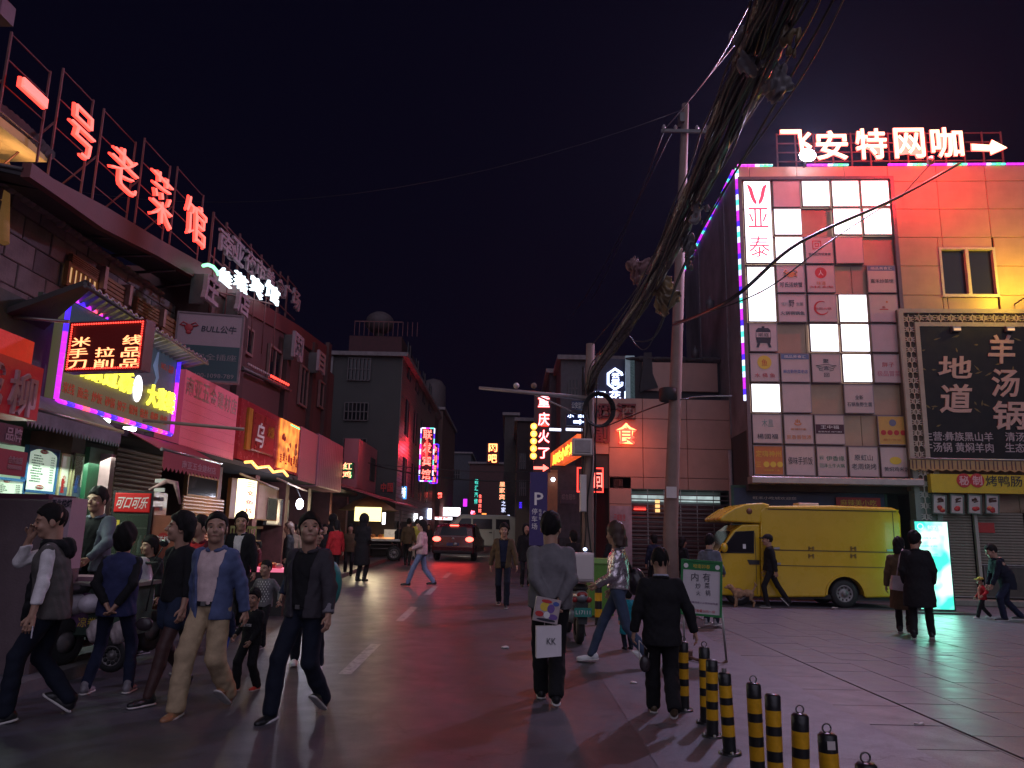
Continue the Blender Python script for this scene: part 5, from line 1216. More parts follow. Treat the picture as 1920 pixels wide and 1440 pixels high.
wire([(1135, 800, 23), (1262, 752, 18.1), (1372, 742, 21)], .02, 'dark wire strapped to the tall pole and shop roof')

# purple parking banner, lane-side shop fronts beyond
YB_ = 19.5
def BW(Y): return Wall((0, Y), (1, Y))
t, w, h = board(BW(YB_), (992, 884, 1027, 1024), 'parking_banner', 'dark purple parking banner with white P and column of characters', 'sign', mat('banner_purple', (.035, .02, .13), .5, var=.15), [('P', .52, .37, .48, .17, mat('banner_white', (.75, .72, .72), .5, var=0, bump=0), dict(off=.012)), ('停', .3, .54, .3, .08, mat('banner_white', ())), ('车', .3, .64, .3, .08, WHT), ('场', .3, .74, .3, .08, WHT), ('电', .6, .53, .14, .045, WHT), ('动', .6, .58, .14, .045, WHT), ('车', .6, .63, .14, .045, WHT), ('自', .84, .55, .14, .045, WHT), ('行', .84, .60, .14, .045, WHT), ('车', .84, .65, .14, .045, WHT)], thick=.15)
LZ = BW(20.5)
t, w, h = board(LZ, (1000, 735, 1034, 886), 'vertical_sign', 'tall dark sign with four red neon brush characters', 'sign', mat('sign_black', (.02, .01, .015), .4), thick=.2, bev=0)
for k, (s_, ya, yb) in enumerate((('重', 743, 764), ('庆', 774, 799), ('火', 807, 831), ('了', 840, 860))):
    a_, b_, c_, d_ = rect(LZ, 1009, ya, 1030, yb); u0, u1, z0_, z1_ = rect(LZ, 1000, 735, 1034, 886); halo_text(t, s_, (a_+b_)/2-(u0+u1)/2, (c_+d_)/2-z0_, b_-a_, d_-c_, glow('neon_pinkhot', (1, .32, .36), 4), G_RED, y=-.02, off=.015)
area(t, (0, -.25, 3.2), (R(-80), 0, 0), .30, 3.4, 40, (1, .10, .03))
MB().prism([((-.1)*1, 0), (-.1, .07), (.15, .07), (.15, .13), (.3, .035), (.15, -.06), (.15, 0)], -.06, -.002).build('arrow', G_REDH, t).location = (-.12, 0, rect(LZ, 1000, 735, 1034, 886)[2]*0+ (LZ.uz(1010, 880)[1]-rect(LZ, 1000, 735, 1034, 886)[2]))
t, w, h = board(BW(19.9), (993, 793, 1008, 862), 'disc_sign', 'narrow sign with column of five glowing orange character discs', 'sign', mat('sign_black', ()), thick=.1)
for k in range(5): disc(t, 0, h*(.9-.2*k), w*.42, glow('orange_disc', (1, .36, .04), 3), y=-.002, d=.03); letters('福云老火锅'[k], 0, h*(.9-.2*k), w*.5, w*.5, y=-.034, d=.01, m=glow('yellow_ink_lit', (1, .8, .3), 3), parent=t)
# slanting orange shop front along the lane, seen edge-on
LN = Wall((P(1028, 850, 27).x, 27), (P(1090, 850, 20.5).x, 20.5))
t, w, h = board(LN, (1030, 834, 1082, 872), 'shop_sign', 'orange and yellow lit shop sign seen at a steep slant', 'sign', glow('orange_front', (.9, .12, .02), .9, var=.5), [('川味小吃城', .55, .5, .8, .6, glow('amber_letter', (1, .6, .05), 3), dict(off=.03))], thick=.15)
t, w, h = board(BW(24), (1033, 872, 1090, 1010), 'shopfront', 'dark recessed shop front beyond the wired pole', 'shop', mat('dim_shop', (.05, .04, .05), .6, var=.5, dirt=.5), thick=1.5)
t, w, h = board(BW(22.5), (1026, 880, 1046, 1040), 'wall_pier', 'dull orange wall pier beside the purple banner', 'wall', mat('orange_render', (.28, .10, .04), .6, var=.2, dirt=.3), thick=.6)
t, w, h = board(BW(23.4), (1050, 918, 1082, 945), 'shop_sign', 'dim dark sign with grey characters under the slanting orange one', 'sign', mat('dim_sign', (.06, .05, .07), .5), [('综合超市', .5, .5, .8, .4, INKP)], thick=.1)
MB_ = thing('wall_lamp', 'small round white lamp on the orange pier', 'lamp', P(1037, 899, 22.3)); MB().ball((0, 0, 0), (.06, .06, .06), 8, 6).build('bulb', glow('cold_bulb', (.8, .85, 1), 8), MB_)
# dark blocks down the lane on this side
def block(px0, px1, ytop, Y, depth, label, mt, wins=(), roof=None, right=False, band=None):
    a, c = P(px0, 900, Y).x, P(px1, 900, Y).x; zt = P((px0+px1)/2, ytop, Y).z; t_ = thing('building', label, 'building', ((a+c)/2, Y, gz((a+c)/2, Y)), 0); w = c-a; z0 = gz((a+c)/2, Y)
    BX(-w/2, w/2, 0, depth, -.3, zt-z0).build('wall', mt, t_)
    BX(-w/2-.15, w/2+.15, -.15, depth+.1, zt-z0, zt-z0+.18).build('roof_edge', mat('parapet', (.22, .18, .19), .7, var=.3, dirt=.3), t_)
    for (xa, ya, xb, yb) in wins:
        p_, q_ = P(xa, ya, Y), P(xb, yb, Y); wd = BX(p_.x-(a+c)/2, q_.x-(a+c)/2, -.02, .05, q_.z-z0, p_.z-z0).build('window', GLASS, t_); b = MB(); x0, x1, z0w, z1w = p_.x-(a+c)/2, q_.x-(a+c)/2, q_.z-z0, p_.z-z0
        for k in range(4): xk = x0+(x1-x0)*k/3; b.box(xk-.03, xk+.03, -.05, -.021, z0w, z1w)
        b.box(x0+.031, x1-.031, -.045, -.022, (z0w+z1w)/2-.03, (z0w+z1w)/2+.03); b.build('frame', mat('old_window_frame', (.10, .08, .085), .6), wd)
    return t_, z0, w, zt-z0
GREYB = mat('grey_tile', (.045, .043, .042), .7, var=.25, scale=1, dirt=.4)
block(1050, 1180, 676, 30, 8, 'tall grey block behind the hexagon neon sign', mat('cold_grey', (.09, .08, .09), .7, var=.3, dirt=.4), ((1066, 712, 1084, 745),))
block(1028, 1052, 700, 33, 8, 'narrow dim block next to the tall grey block', mat('dim_mauve', (.06, .045, .06), .7, var=.3, dirt=.4))
block(968, 1004, 790, 40, 10, 'dark block with shadowed windows beyond the purple banner', mat('dim_brick', (.045, .03, .03), .8, var=.3), ((975, 850, 985, 880), (975, 900, 985, 930)))
block(944, 968, 779, 48, 12, 'tiled dim building behind the red cafe sign', mat('dim_tile', (.06, .05, .05), .8, var=.3))
block(880, 948, 870, 70, 12, 'distant low building closing the lane', mat('far_brick', (.09, .04, .04), .8, var=.3), ())
block(815, 882, 850, 84, 12, 'far dim block at the bend of the lane', mat('far_grey', (.06, .06, .075), .8, var=.3), ((830, 880, 842, 900), (850, 880, 862, 900)))
block(700, 1100, 945, 110, 12, 'long low dark block at the very end of the lane', mat('end_dark', (.03, .025, .03), .8, var=.3))
# vertical signs down the lane
def vsign(px, Y, chars, core, back, label, box=None, edge=None, name='vertical_sign', horiz=False, off=.02, halo=True):
    x0, y0, x1, y1 = px; Wd = BW(Y)
    t_, w, h = board(Wd, px, name, label, 'sign', box or mat('sign_black', ()), thick=.2)
    n = len(chars)
    for k, ch in enumerate(chars):
        if horiz: letters(ch, -w/2+w*(k+.5)/n, h*.5, w/n*.8, h*.75, y=-.003, d=.04, m=core, parent=t_, off=off, name='letter')
        else:
            (halo_text if halo else (lambda t__, s_, x, z, ww, hh_, c_, e_, y=0, off=0: letters(s_, x, z, ww, hh_, y=y, d=.03, m=c_, parent=t__, off=off, name='letter')))(t_, ch, 0, h-h*(k+.5)/n, w*.66, h/n*.76, core, back, y=-.05, off=off)
    if edge:
        f = .05; q = 10
        for side_ in (-1, 1):
            for k in range(q): BX(side_*(w/2)-f/2, side_*(w/2)+f/2, -.05, -.002, h*k/q, h*(k+1)/q).build('led_segment', edge[k % len(edge)], t_)
        for zz in (0, h):
            for k in range(3): BX(-w/2+f/2+(w-f)*k/3, -w/2+f/2+(w-f)*(k+1)/3, -.05, -.002, zz-f/2, zz+f/2).build('led_segment', edge[(k+1) % len(edge)], t_)
    return t_
vsign((788, 803, 813, 902), 33, '联发宾馆', G_REDH, G_RED, 'tall hotel sign, four red characters inside a colour-changing LED border', edge=[G_BLUE, G_PALE, G_MAG, G_CYAN], off=.01, halo=False)
vsign((807, 833, 821, 906), 34.5, '金利宾舍', G_REDH, G_RED, 'narrow LED-edged sign just behind the tall hotel sign', edge=[G_MAG, G_BLUE], halo=False)
vsign((912, 830, 936, 870), 44, '网吧', glow('neon_amber', (1, .5, .15), 3), G_RED, 'two orange-red neon characters high over the lane', off=.015)
vsign((934, 901, 949, 938), 46, '皇家宾', G_REDH, G_GREEN, 'small green and red sign hanging below the orange-red neon', off=.0)
vsign((938, 938, 950, 962), 46, '之家', G_PALE, G_GREEN, 'small white-green characters below the green and red sign', off=.0, halo=False)
vsign((888, 897, 898, 946), 60, '轻汇汽修', G_CYAN, G_GREEN, 'thin column of pale green lit characters far down the lane', off=0, halo=False)
vsign((896, 926, 904, 962), 58, '住宿宾馆', G_REDH, G_RED, 'thin column of red lit characters next to the pale green ones', off=0, halo=False)
vsign((819, 922, 831, 936), 45, '麓', G_REDH, G_RED, 'single square red neon character over the lane', off=.05)
vsign((880, 955, 893, 974), 52, '奶', glow('neon_pink', (1, .25, .5), 3), G_RED, 'small pinkish-red lit sign at street level far away', off=.05)
vsign((823, 951, 863, 968), 55, '修车配件行', G_REDH, G_RED, 'wide white lit shop header with red characters far down the lane', box=G_WHITE, horiz=True)
vsign((812, 969, 848, 975), 52, '平', G_RED, G_RED, 'low white lit strip under the far wide header', box=G_WHITE, horiz=True)
vsign((795, 953, 809, 974), 42, '日', G_BLUEW, G_BLUEW, 'round-cornered blue-white lit panel near the parked car', box=G_BLUEW, horiz=True)
vsign((768, 962, 783, 978), 36, '店', G_WHITE, G_WHITE, 'bright white shop opening beside the blue-white panel', box=glow('shop_white', (.9, .95, 1), 1.8), horiz=True)
vsign((732, 951, 745, 982), 31, '口口', G_BLUEW, G_BLUEW, 'tall bright blue lit window down the shop row', box=glow('lit_blue_window', (.12, .4, .95), 1.8), halo=False, off=0)
vsign((752, 911, 762, 936), 32, '药', G_WHITE, G_WHITE, 'blue lit sign square beside the white characters', box=glow('lit_blue_sign', (.05, .3, .8), 1.6), halo=False)
vsign((740, 908, 751, 938), 31.5, '十千', G_BLUEW, G_BLUEW, 'white lit sign with blue characters at edge of the shop row', box=glow('lit_blue_white', (.8, .9, 1), 2), halo=False)
vsign((713, 903, 738, 925), 29, '中国', INKR, INKR, 'unlit dark square box sign sticking out over the stalls', horiz=True)
vsign((640, 866, 664, 898), 23.95, '红鸡', G_REDH, G_GREEN, 'dark recess with red and green glowing characters between facades', halo=True, off=0)
# flood of the roof letters over the street
area(ROOFSIGN, (0, -.3, .5), (R(-62), 0, R(-22)), 5, 1.0, 260, (1, .25, .34))
# ------------------------------------------------------------------ shop row on the left of the lane
SX = -5.2
SL = Wall((SX, 6), (SX, 60))
def BWX(x): return Wall((x, 6), (x, 60))
ROSE = mat('rose_board', (.50, .14, .17), .45, var=.12, scale=1.5, bump=.03, dirt=.12)
# rear wall of the shops at ground level, dark interiors
def yx(px, X): return -X*0+X/((px-960)/FPX*1.0) if False else None
t = thing('shop_row', 'dark ground-floor walls behind the stalls and signboards', 'building', (SX-1.0, 5.5, 0), R(90))
BX(0, 40, .0, 5, 0, 3.0).build('wall', DARK2, t); BX(0, 21, -1.0, 0, 2.75, 2.84).build('canopy', DARK, t)
for y in (9.9, 13.6, 14.9, 17.2, 19.6, 21.8, 24.5, 27): BX(y-5.5, y-5.2, -.55, -.002, 0, 2.74).build('pier', mat('pier_red', (.16, .05, .05), .6, var=.3, dirt=.3), t)
# big upper building: stone wall, dark soffit, red fascia
UBX = -7.0; UB = Wall((UBX, 6), (UBX, 60)); FA = Wall((-6.2, 6), (-6.2, 60))
ub = thing('building', 'long two-storey stone and red-fascia building carrying the red neon roof characters', 'building', (UBX, 6, 0), R(90))
zs = UB.uz(187, 475)[1]
STN = [mat('stone_a', (.15, .12, .12), .85, var=.35, scale=4, bump=.3, bscale=20, dirt=.5), mat('stone_b', (.19, .15, .145), .85, var=.35, scale=4, bump=.3, bscale=20, dirt=.4), mat('stone_c', (.11, .095, .10), .85, var=.35, scale=4, bump=.3, bscale=20, dirt=.5)]
BX(-2, 10.2, .06, 6, 2.9, zs).build('wall', DARK2, ub)
cache = {}
z = 3.0; r_ = 0
while z < zs-.03:
    hh = min(.36, zs-z); u = -.6-(.33 if r_ % 2 else 0)
    while u < 10.0:
        w = .66; k = (round(hh, 2), random.randrange(3))
        if k not in cache: cache[k] = BX(.006, w-.006, 0, .06, .005, hh-.005, .012).data('stone_block', STN[k[1]])
        o = bpy.data.objects.new('stone_block', cache[k]); col.objects.link(o); o.parent = ub; o.location = (u, random.uniform(-.012, .004), z); u += w
    z += hh; r_ += 1
b = MB()
for k in range(60): b.ball((k*.15-.3, -.02, zs+.02), (.12, .1, random.uniform(.03, .07)), 6, 4)
b.build('mortar_edge', mat('rough_mortar', (.2, .17, .16), .9, var=.4, bump=.5), ub)
# fascia: follows the measured roof line
fp = [(60, 305, 335), (100, 335, 362), (200, 388, 433), (300, 449, 483), (377, 492, 528), (470, 556, 590), (560, 610, 640), (617, 652, 680)]
FP = []
for px_, a, c in fp:
    u, z1 = FA.uz(px_, a); z0 = FA.uz(px_, c)[1]; FP.append((u, z0, z1))
b = MB()
for i in range(len(FP)-1):
    (ua, a0, a1), (uc, c0, c1) = FP[i], FP[i+1]; b.hexa([(ua, 0, a0), (uc, 0, c0), (uc, .12, c0), (ua, .12, a0), (ua, 0, a1), (uc, 0, c1), (uc, .12, c1), (ua, .12, a1)])
o = b.build('fascia', mat('dark_red_fascia', (.16, .04, .04), .55, var=.25, scale=1.5, dirt=.35), ub); dX = -(-6.2-UBX); o.location = (0, dX, 0)
b = MB()
for i in range(len(FP)-1):
    (ua, a0, a1), (uc, c0, c1) = FP[i], FP[i+1]; b.hexa([(ua, .12+dX, a0+.02), (uc, .12+dX, c0+.02), (uc, .4, c0+.25), (ua, .4, a0+.25), (ua, .12+dX, a1-.05), (uc, .12+dX, c1-.05), (uc, .4, c1), (ua, .4, a1)])
b.build('soffit', mat('soffit_dark', (.05, .045, .05), .8, var=.3), ub)
for i in range(12): u = FP[0][0]+i*.9; MB().tube([(u, .2, zs+.1), (u, dX+.1, FA.uz(60, 320)[1]+.05*i)], .03, 5).build('roof_strut', FRAMEM, ub)
# dark red upper wall with windows further along
DR = mat('dark_red_wall', (.11, .045, .045), .7, var=.25, scale=1, dirt=.35)
BX(9.35, 20.5, dX+.05, 5, 3.0, FP[-2][1]).build('upper_wall', DR, ub)
for px_ in (445, 535, 585, 612):
    u, z = FA.uz(px_, 700); BX(u-.18, u+.18, dX-.08, dX+.045, 3.0, FA.uz(px_, 640 if px_ > 520 else 585)[1]).build('pilaster', mat('dark_pilaster', (.07, .03, .03), .7, var=.3), ub)
WFR = mat('dim_pink_frame', (.26, .14, .13), .6, var=.2)
def win_on(W_, par, xa, ya, xb, yb, off0, ucor=0, glass=GLASS, fm=WFR, n=2):
    u0, u1, z0, z1 = rect(W_, xa, ya, xb, yb); wd = BX(u0, u1, off0-.05, off0-.01, z0, z1).build('window', glass, par); b = MB(); f = .06
    b.box(u0-f, u1+f, off0-.09, off0-.02, z1, z1+f); b.box(u0-f, u1+f, off0-.09, off0-.02, z0-f, z0); b.box(u0-f, u0, off0-.09, off0-.02, z0, z1); b.box(u1, u1+f, off0-.09, off0-.02, z0, z1)
    for k in range(1, n): b.box(u0+(u1-u0)*k/n-.025, u0+(u1-u0)*k/n+.025, off0-.08, off0-.051, z0, z1)
    b.build('frame', fm, wd); return wd
for r__ in ((452, 615, 472, 660), (503, 655, 525, 720), (562, 690, 575, 760), (598, 720, 612, 765)): win_on(FA, ub, *r__, dX+.05)
# roof frame strip with red lamps
for k in range(20): 
    px_ = 456+k*4; u, z = FA.uz(px_, 683+k*2.0); MB().ball((u, dX-.12, z), (.04, .03, .04), 6, 4).build('pea_lamp', G_RED if k > 10 else mat('dead_lamp', (.5, .35, .35), .4, var=0, bump=0), ub)
u0, z0 = FA.uz(445, 690); u1, z1 = FA.uz(537, 732); MB().tube([(u0, dX-.1, z0), (u1, dX-.1, z1)], .05, 6).build('lamp_rail', FRAMEM, ub)
# lit lattice window and wooden shutters on stone wall
win_on(UB, ub, 116, 513, 172, 545, -.02, glass=mat('lit_paper', (.7, .5, .3), .6, var=.1, emit=(1, .58, .25), es=.55), fm=mat('wood_frame', (.25, .11, .03), .6), n=6)
WD = mat('brown_wood', (.22, .10, .035), .6, var=.3, dirt=.2)
for q, (xa, ya, xb, yb) in enumerate(((120, 492, 180, 512), (183, 527, 225, 568), (243, 568, 290, 600), (292, 593, 322, 640))):
    u0, u1, z0, z1 = rect(UB, xa, ya, xb, yb); n = 5
    for k in range(n): BX(u0, u1, -.12, -.04, z0+(z1-z0)*k/n+.004, z0+(z1-z0)*(k+1)/n-.004, .008).build('plank', WD, ub)
for px_, ya, yb in ((180, 500, 545), (227, 535, 575), (292, 580, 615), (323, 610, 650)): u, z1 = UB.uz(px_, ya); z0 = UB.uz(px_, yb)[1]; BX(u-.05, u+.05, -.2, -.03, z0, z1).build('corner_post', mat('pink_post', (.35, .2, .17), .6), ub)
# red neon roof characters, each on its own lattice
RW = Wall((-6.25, 6), (-6.25, 60))
for s_, (xa, ya, xb, yb), (fa, fb, fya, fyb), lab in (('一', (30, 148, 82, 200), (28, 84, 105, 245), 'single-stroke red neon roof character, first and largest of five'), ('号', (124, 206, 172, 292), (115, 160, 190, 330), 'looping red neon roof character, second of five'),
        ('老', (200, 280, 254, 353), (200, 248, 255, 385), 'red neon roof character with long sweeping legs, third of five'), ('菜', (278, 326, 318, 420), (278, 318, 320, 420), 'red neon roof character with crossed strokes, fourth of five'), ('馆', (343, 379, 382, 452), (345, 380, 375, 470), 'small dense red neon roof character, last of five')):
    u0, z0 = RW.uz(xa, (ya+yb)/2); u1, _ = RW.uz(xb, (ya+yb)/2); zc0 = RW.uz((xa+xb)/2, yb)[1]; zc1 = RW.uz((xa+xb)/2, ya)[1]
    f0, f1 = RW.uz(fa, 300)[0], RW.uz(fb, 300)[0]
    base = min(RW.uz(fa, fyb)[1], RW.uz(fb, fyb)[1])-.1; topz = zc1+.45
    t = thing('roof_character', lab, 'sign', RW.loc((u0+u1)/2, base), RW.ang); um = (u0+u1)/2
    fl, fr2 = min(f0, u0-.1)-um, max(f1, u1+.1)-um; b = MB()
    for x in (fl, fr2): b.box(x-.012, x+.012, .09, .115, 0, topz-base)
    for k in range(4): b.box(fl+.021, fr2-.021, .095, .11, (topz-base)*(.2+.26*k)-.006, (topz-base)*(.2+.26*k)+.006)
    b.tube([(fl, .12, (topz-base)*.5), (fl, .9, 0)], .015, 5); b.build('lattice', RF, t)
    mmx = glow('neon_tube_core', (1, .15, .12), 2.0)
    sk_ = -.12 if s_ != '一' else 0
    hh = (zc1-zc0) if s_ != '一' else .13
    letters(s_, 0, (zc0+zc1)/2-base, (u1-u0), hh, y=-.05, d=.03, name='letter', m=mmx, parent=t, off=-.020, skew=sk_)
    letters(s_, 0, (zc0+zc1)/2-base, (u1-u0)*1.06, hh*1.05, y=.0, d=.035, name='letter_back', m=G_RED, parent=t, off=-.017, skew=sk_)
# tiled gable corner lit amber, top of frame edge
gb = Wall((-6.6, 6), (-6.6, 60))
t = thing('eave', 'amber-lit soffit of a curved tiled eave over the near roof', 'eave', (-6.6, 6, 0), R(90))
za = P(30, 300, 9.0).z; b = MB()
pA, pB, pC, pD = P(-60, 190, 9.0), P(88, 306, 10.2), P(0, 306, 10.6), P(-60, 306, 10.6)
sof = MB(); q = [P(-80, 175, 8.4), P(88, 304, 9.7), P(5, 303, 10.4), P(-80, 303, 10.0)]
o = MB(); vs = [tuple(v) for v in q]+[tuple(v+Vector((0, 0, .12))) for v in q]; o.add(vs, [(0, 1, 2, 3), (7, 6, 5, 4), (0, 4, 5, 1), (1, 5, 6, 2), (2, 6, 7, 3), (3, 7, 4, 0)])
o = o.build('soffit', mat('amber_glow_plaster', (.55, .38, .2), .7, var=.15, emit=(1, .55, .2), es=.10), t); o.matrix_parent_inverse = t.matrix_world.inverted() if False else Matrix.Identity(4)  # amber lamplight on the plaster put in as faint emission
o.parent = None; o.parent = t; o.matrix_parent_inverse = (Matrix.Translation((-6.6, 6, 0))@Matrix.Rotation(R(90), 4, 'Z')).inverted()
TILE = mat('grey_roof_tile', (.13, .12, .13), .8, var=.4, dirt=.4)
Pinv = (Matrix.Translation((-6.6, 6, 0))@Matrix.Rotation(R(90), 4, 'Z')).inverted()
for k in range(17):
    f = k/16; c0 = q[0].lerp(q[1], f)+Vector((.03, 0, .1+.10*math.sin(f*3))); c1 = c0+Vector((-.75, .25, .35))
    o = MB().tube([c0, c0+(c1-c0)*.5, c1], [.075, .07, .07], 8).build('roof_tile', TILE, t); o.matrix_parent_inverse = Pinv
q2 = P(5, 420, 9.6); 
o = MB(); o.tube([P(4, 305, 9.9), P(2, 455, 9.9)], .10, 8); o = o.build('corner_post', mat('amber_glow_post', (.35, .2, .08), .6, emit=(1, .5, .15), es=.08), t); o.matrix_parent_inverse = Pinv  # post glows faintly too, in place of amber light on it
lq = P(30, 285, 8.9); ld = bpy.data.lights.new('assumed_eave_lamp', 'POINT'); ld.energy = 14; ld.color = (1, .6, .25); ld.shadow_soft_size = .1  # unseen lamp, assumed from the amber light under the eave
lo = bpy.data.objects.new('assumed_eave_lamp', ld); col.objects.link(lo); lo.parent = t; lo.matrix_parent_inverse = Pinv; lo.location = P(10, 330, 9.6)
# dim roof characters and lit hotel name
t = thing('roof_sign', 'long dim unlit row of pale characters on roof lattice', 'sign', RW.loc(0, 0), RW.ang)
PALEL = mat('pale_letter', (.34, .24, .27), .6, var=.2); b = MB()
lst = (('南', 402, 432, 438, 488), ('亚', 427, 447, 455, 502), ('夜', 452, 466, 477, 520), ('市', 472, 484, 495, 530), ('美', 492, 502, 512, 548), ('食', 512, 520, 530, 562), ('广', 528, 530, 542, 572), ('场', 542, 540, 560, 588))
for s_, xa, ya, xb, yb in lst:
    a_, _ = RW.uz(xa, ya); b_, _ = RW.uz(xb, ya); zc1 = RW.uz((xa+xb)/2, ya)[1]; zc0 = RW.uz((xa+xb)/2, yb)[1]
    letters(s_, (a_+b_)/2, (zc0+zc1)/2, (b_-a_)*.85, (zc1-zc0)*.8, y=-.05, d=.06, name='letter', m=PALEL, parent=t, off=.02)
    b.box(a_-.02, a_+.02, .03, .07, zc0-.6, zc1+.2); b.box(a_+.021, b_-.021, .035, .065, zc1+.1, zc1+.13); b.box(a_+.021, b_-.021, .035, .065, zc0-.13, zc0-.1)
b.build('lattice', RF, t)
RW2 = Wall((-5.95, 6), (-5.95, 60))
t = thing('roof_sign', 'four bright blue-white neon characters under the dim roof row', 'sign', RW2.loc(0, 0), RW2.ang)
for s_, xa, ya, xb, yb in (('佳', 403, 506, 430, 535), ('燕', 432, 514, 460, 546), ('宾', 463, 522, 489, 556), ('馆', 491, 533, 520, 566)):
    a_, _ = RW2.uz(xa, ya); b_, _ = RW2.uz(xb, ya); zc1 = RW2.uz((xa+xb)/2, ya)[1]; zc0 = RW2.uz((xa+xb)/2, yb)[1]
    letters(s_, (a_+b_)/2, (zc0+zc1)/2, (b_-a_)*.9, zc1-zc0, y=-.05, d=.06, name='letter', m=glow('hotel_white', (.72, .9, 1), 2.4), parent=t, off=.0, skew=.1)
b = MB(); pts = []
for px_, py_ in ((371, 498), (380, 496), (390, 500), (397, 508), (400, 515)): u, z = RW2.uz(px_, py_); pts.append((u, -.1, z))
b.tube(pts, .035, 6); b.build('neon_arc', glow('neon_pale_green', (.3, 1, .5), 2), t)
b = MB(); u0, z0 = RW2.uz(400, 545); u1, z1 = RW2.uz(522, 572)
b.tube([(u0, .05, z0), (u1, .05, z1)], .02, 5); [b.tube([(u0+(u1-u0)*k/5, .05, z0-.5), (u0+(u1-u0)*k/5, .05, z0+.9)], .015, 5) for k in range(6)]; b.build('bracket', RF, t)
for s_, xa, ya, xb, yb, lab in (('庄', 372, 512, 400, 572, 'pale unlit character high on dark red wall under the green arc'), ('店', 434, 548, 458, 592, 'pale unlit character on dark red wall under the hotel name'), ('网', 543, 626, 561, 676, 'pale unlit character on dark red wall past the pilasters'), ('目', 590, 660, 603, 700, 'last pale unlit character near end of dark red wall')):
    u0, u1, z0, z1 = rect(RW2, xa, ya, xb, yb); t = thing('wall_character', lab, 'sign', RW2.loc((u0+u1)/2, z0), RW2.ang); letters(s_, 0, (z1-z0)/2, u1-u0, z1-z0, y=-.05, d=.08, name='letter', m=PALEL, parent=t, off=.03); BX(-.02, .02, .0, .3, 0, (z1-z0)).build('bracket', FRAMEM, t)
# blade sign with bull emblem
p0, p1 = P(326, 590, 13.0), P(455, 592, 13.0)
BSW = Wall((p0.x, 13.0), (p1.x, 13.25))
t, w, h = board(BSW, (326, 587, 453, 716), 'blade_sign', 'white over dark teal blade sign with red bull head and black lettering', 'sign', mat('sign_offwhite', (.36, .26, .29), .45, var=.06, dirt=.12), [('BULL公牛', .64, .23, .52, .11, INK, dict(off=.015, skew=.1))], thick=.14, fr=mat('sign_edge', (.2, .15, .16), .5))
BX(-w/2+.03, w/2-.03, -.006, -.001, .03, h*.52).build('lower_half', mat('dark_teal', (.018, .06, .07), .5, var=.1), t)
letters('安全插座', -.02*w+.15*w, h*.36, w*.62, h*.09, y=-.007, d=.004, m=INKP, parent=t); letters('400-1098-789', w*.12, h*.09, w*.6, h*.06, y=-.007, d=.004, m=INKP, parent=t)
b = MB(); bxc, bzc = -w*.31, h*.79
b.ball((bxc, -.005, bzc-.03), (.075, .01, .07), 10, 6); b.ball((bxc, -.005, bzc-.11), (.05, .012, .035), 8, 5)
for s_ in (-1, 1): b.tube([(bxc+s_*.07, -.006, bzc), (bxc+s_*.15, -.006, bzc+.02), (bxc+s_*.10, -.006, bzc+.07), (bxc+s_*.03, -.006, bzc+.03)], [.018, .014, .010, .012], 6)
b.build('emblem', mat('bull_red', (.4, .03, .04), .5, var=0, bump=0), t)

# LED-bordered lit shop sign
t, w, h = board(SL, (8.64-6, 11.65-6, 2.96, 4.15), 'shop_sign', 'LED-bordered lit sign with glowing yellow characters and white oval emblem', 'sign', mat('lit_olive', (.10, .11, .06), .4, var=.3, scale=1.2, emit=(.22, .20, .10), es=.25), thick=.35)
BX(-w/2+.02, w/2-.02, -.004, -.0005, h*.47, h-.02).build('upper_panel', mat('slate_art', (.03, .04, .06), .4, var=.8, scale=2.5, emit=(.10, .13, .20), es=.25), t)
b = MB(); b.ball((-w*.02+.42, -.01, h*.40), (.13, .02, .19), 16, 8); b.build('emblem', G_WHITE, t); MB().ball((.52, -.01, h*.72), (.08, .015, .11), 12, 6).build('emblem', G_WHITE, t)
for k, s_ in enumerate('云南过桥'): letters(s_, -w*.40+k*.40, h*(.42-.0*k), .38, .30, y=-.012, d=.03, name='letter', m=G_YEL, parent=t, off=.034)
for k, s_ in enumerate('大米线'): letters(s_, .78+k*.30, h*.38, .29, .32, y=-.012, d=.03, name='letter', m=G_YEL, parent=t, off=.034)
for k, s_ in enumerate(('米线', '面条', '炒饭', '砂锅', '饺子', '馄饨', '饵丝', '卷粉', '快餐')): letters(s_, w*(-.42+.105*k), h*.14, w*.08, .13, y=-.002, d=.006, m=mat('brown_red_ink', (.25, .04, .02), .5, var=0, bump=0, emit=(.4, .05, .02), es=.3), parent=t, off=.01)
letters('NO.1 品牌', w*.40, h*.80, w*.14, .12, y=-.006, d=.004, m=mat('brown_red_ink', ()), parent=t)
MB().tube([(.85, -.006, h*.93), (.78, -.006, h*.75), (.9, -.006, h*.62), (.83, -.006, h*.5)], [.015, .05, .03, .01], 6).build('painted_ribbon', mat('pale_blue_art', (.2, .25, .4), .5, var=.2, emit=(.2, .25, .45), es=.4), t)
seq = [G_MAG, G_BLUE, G_MAG, glow('led_red', (1, .08, .15), 2.4), G_MAG, G_BLUE]
for zz in (-.02, h+.02):
    for k in range(18): MB().tube([(-w/2+w*k/18, -.03, zz), (-w/2+w*(k+.96)/18, -.03, zz)], .032, 6).build('led_segment', seq[k % 6], t)
for xx in (-w/2-.02, w/2+.02):
    for k in range(9): MB().tube([(xx, -.03, h*k/9), (xx, -.03, h*(k+.94)/9)], .032, 6).build('led_segment', G_BLUE if (k > 5) else G_MAG, t)
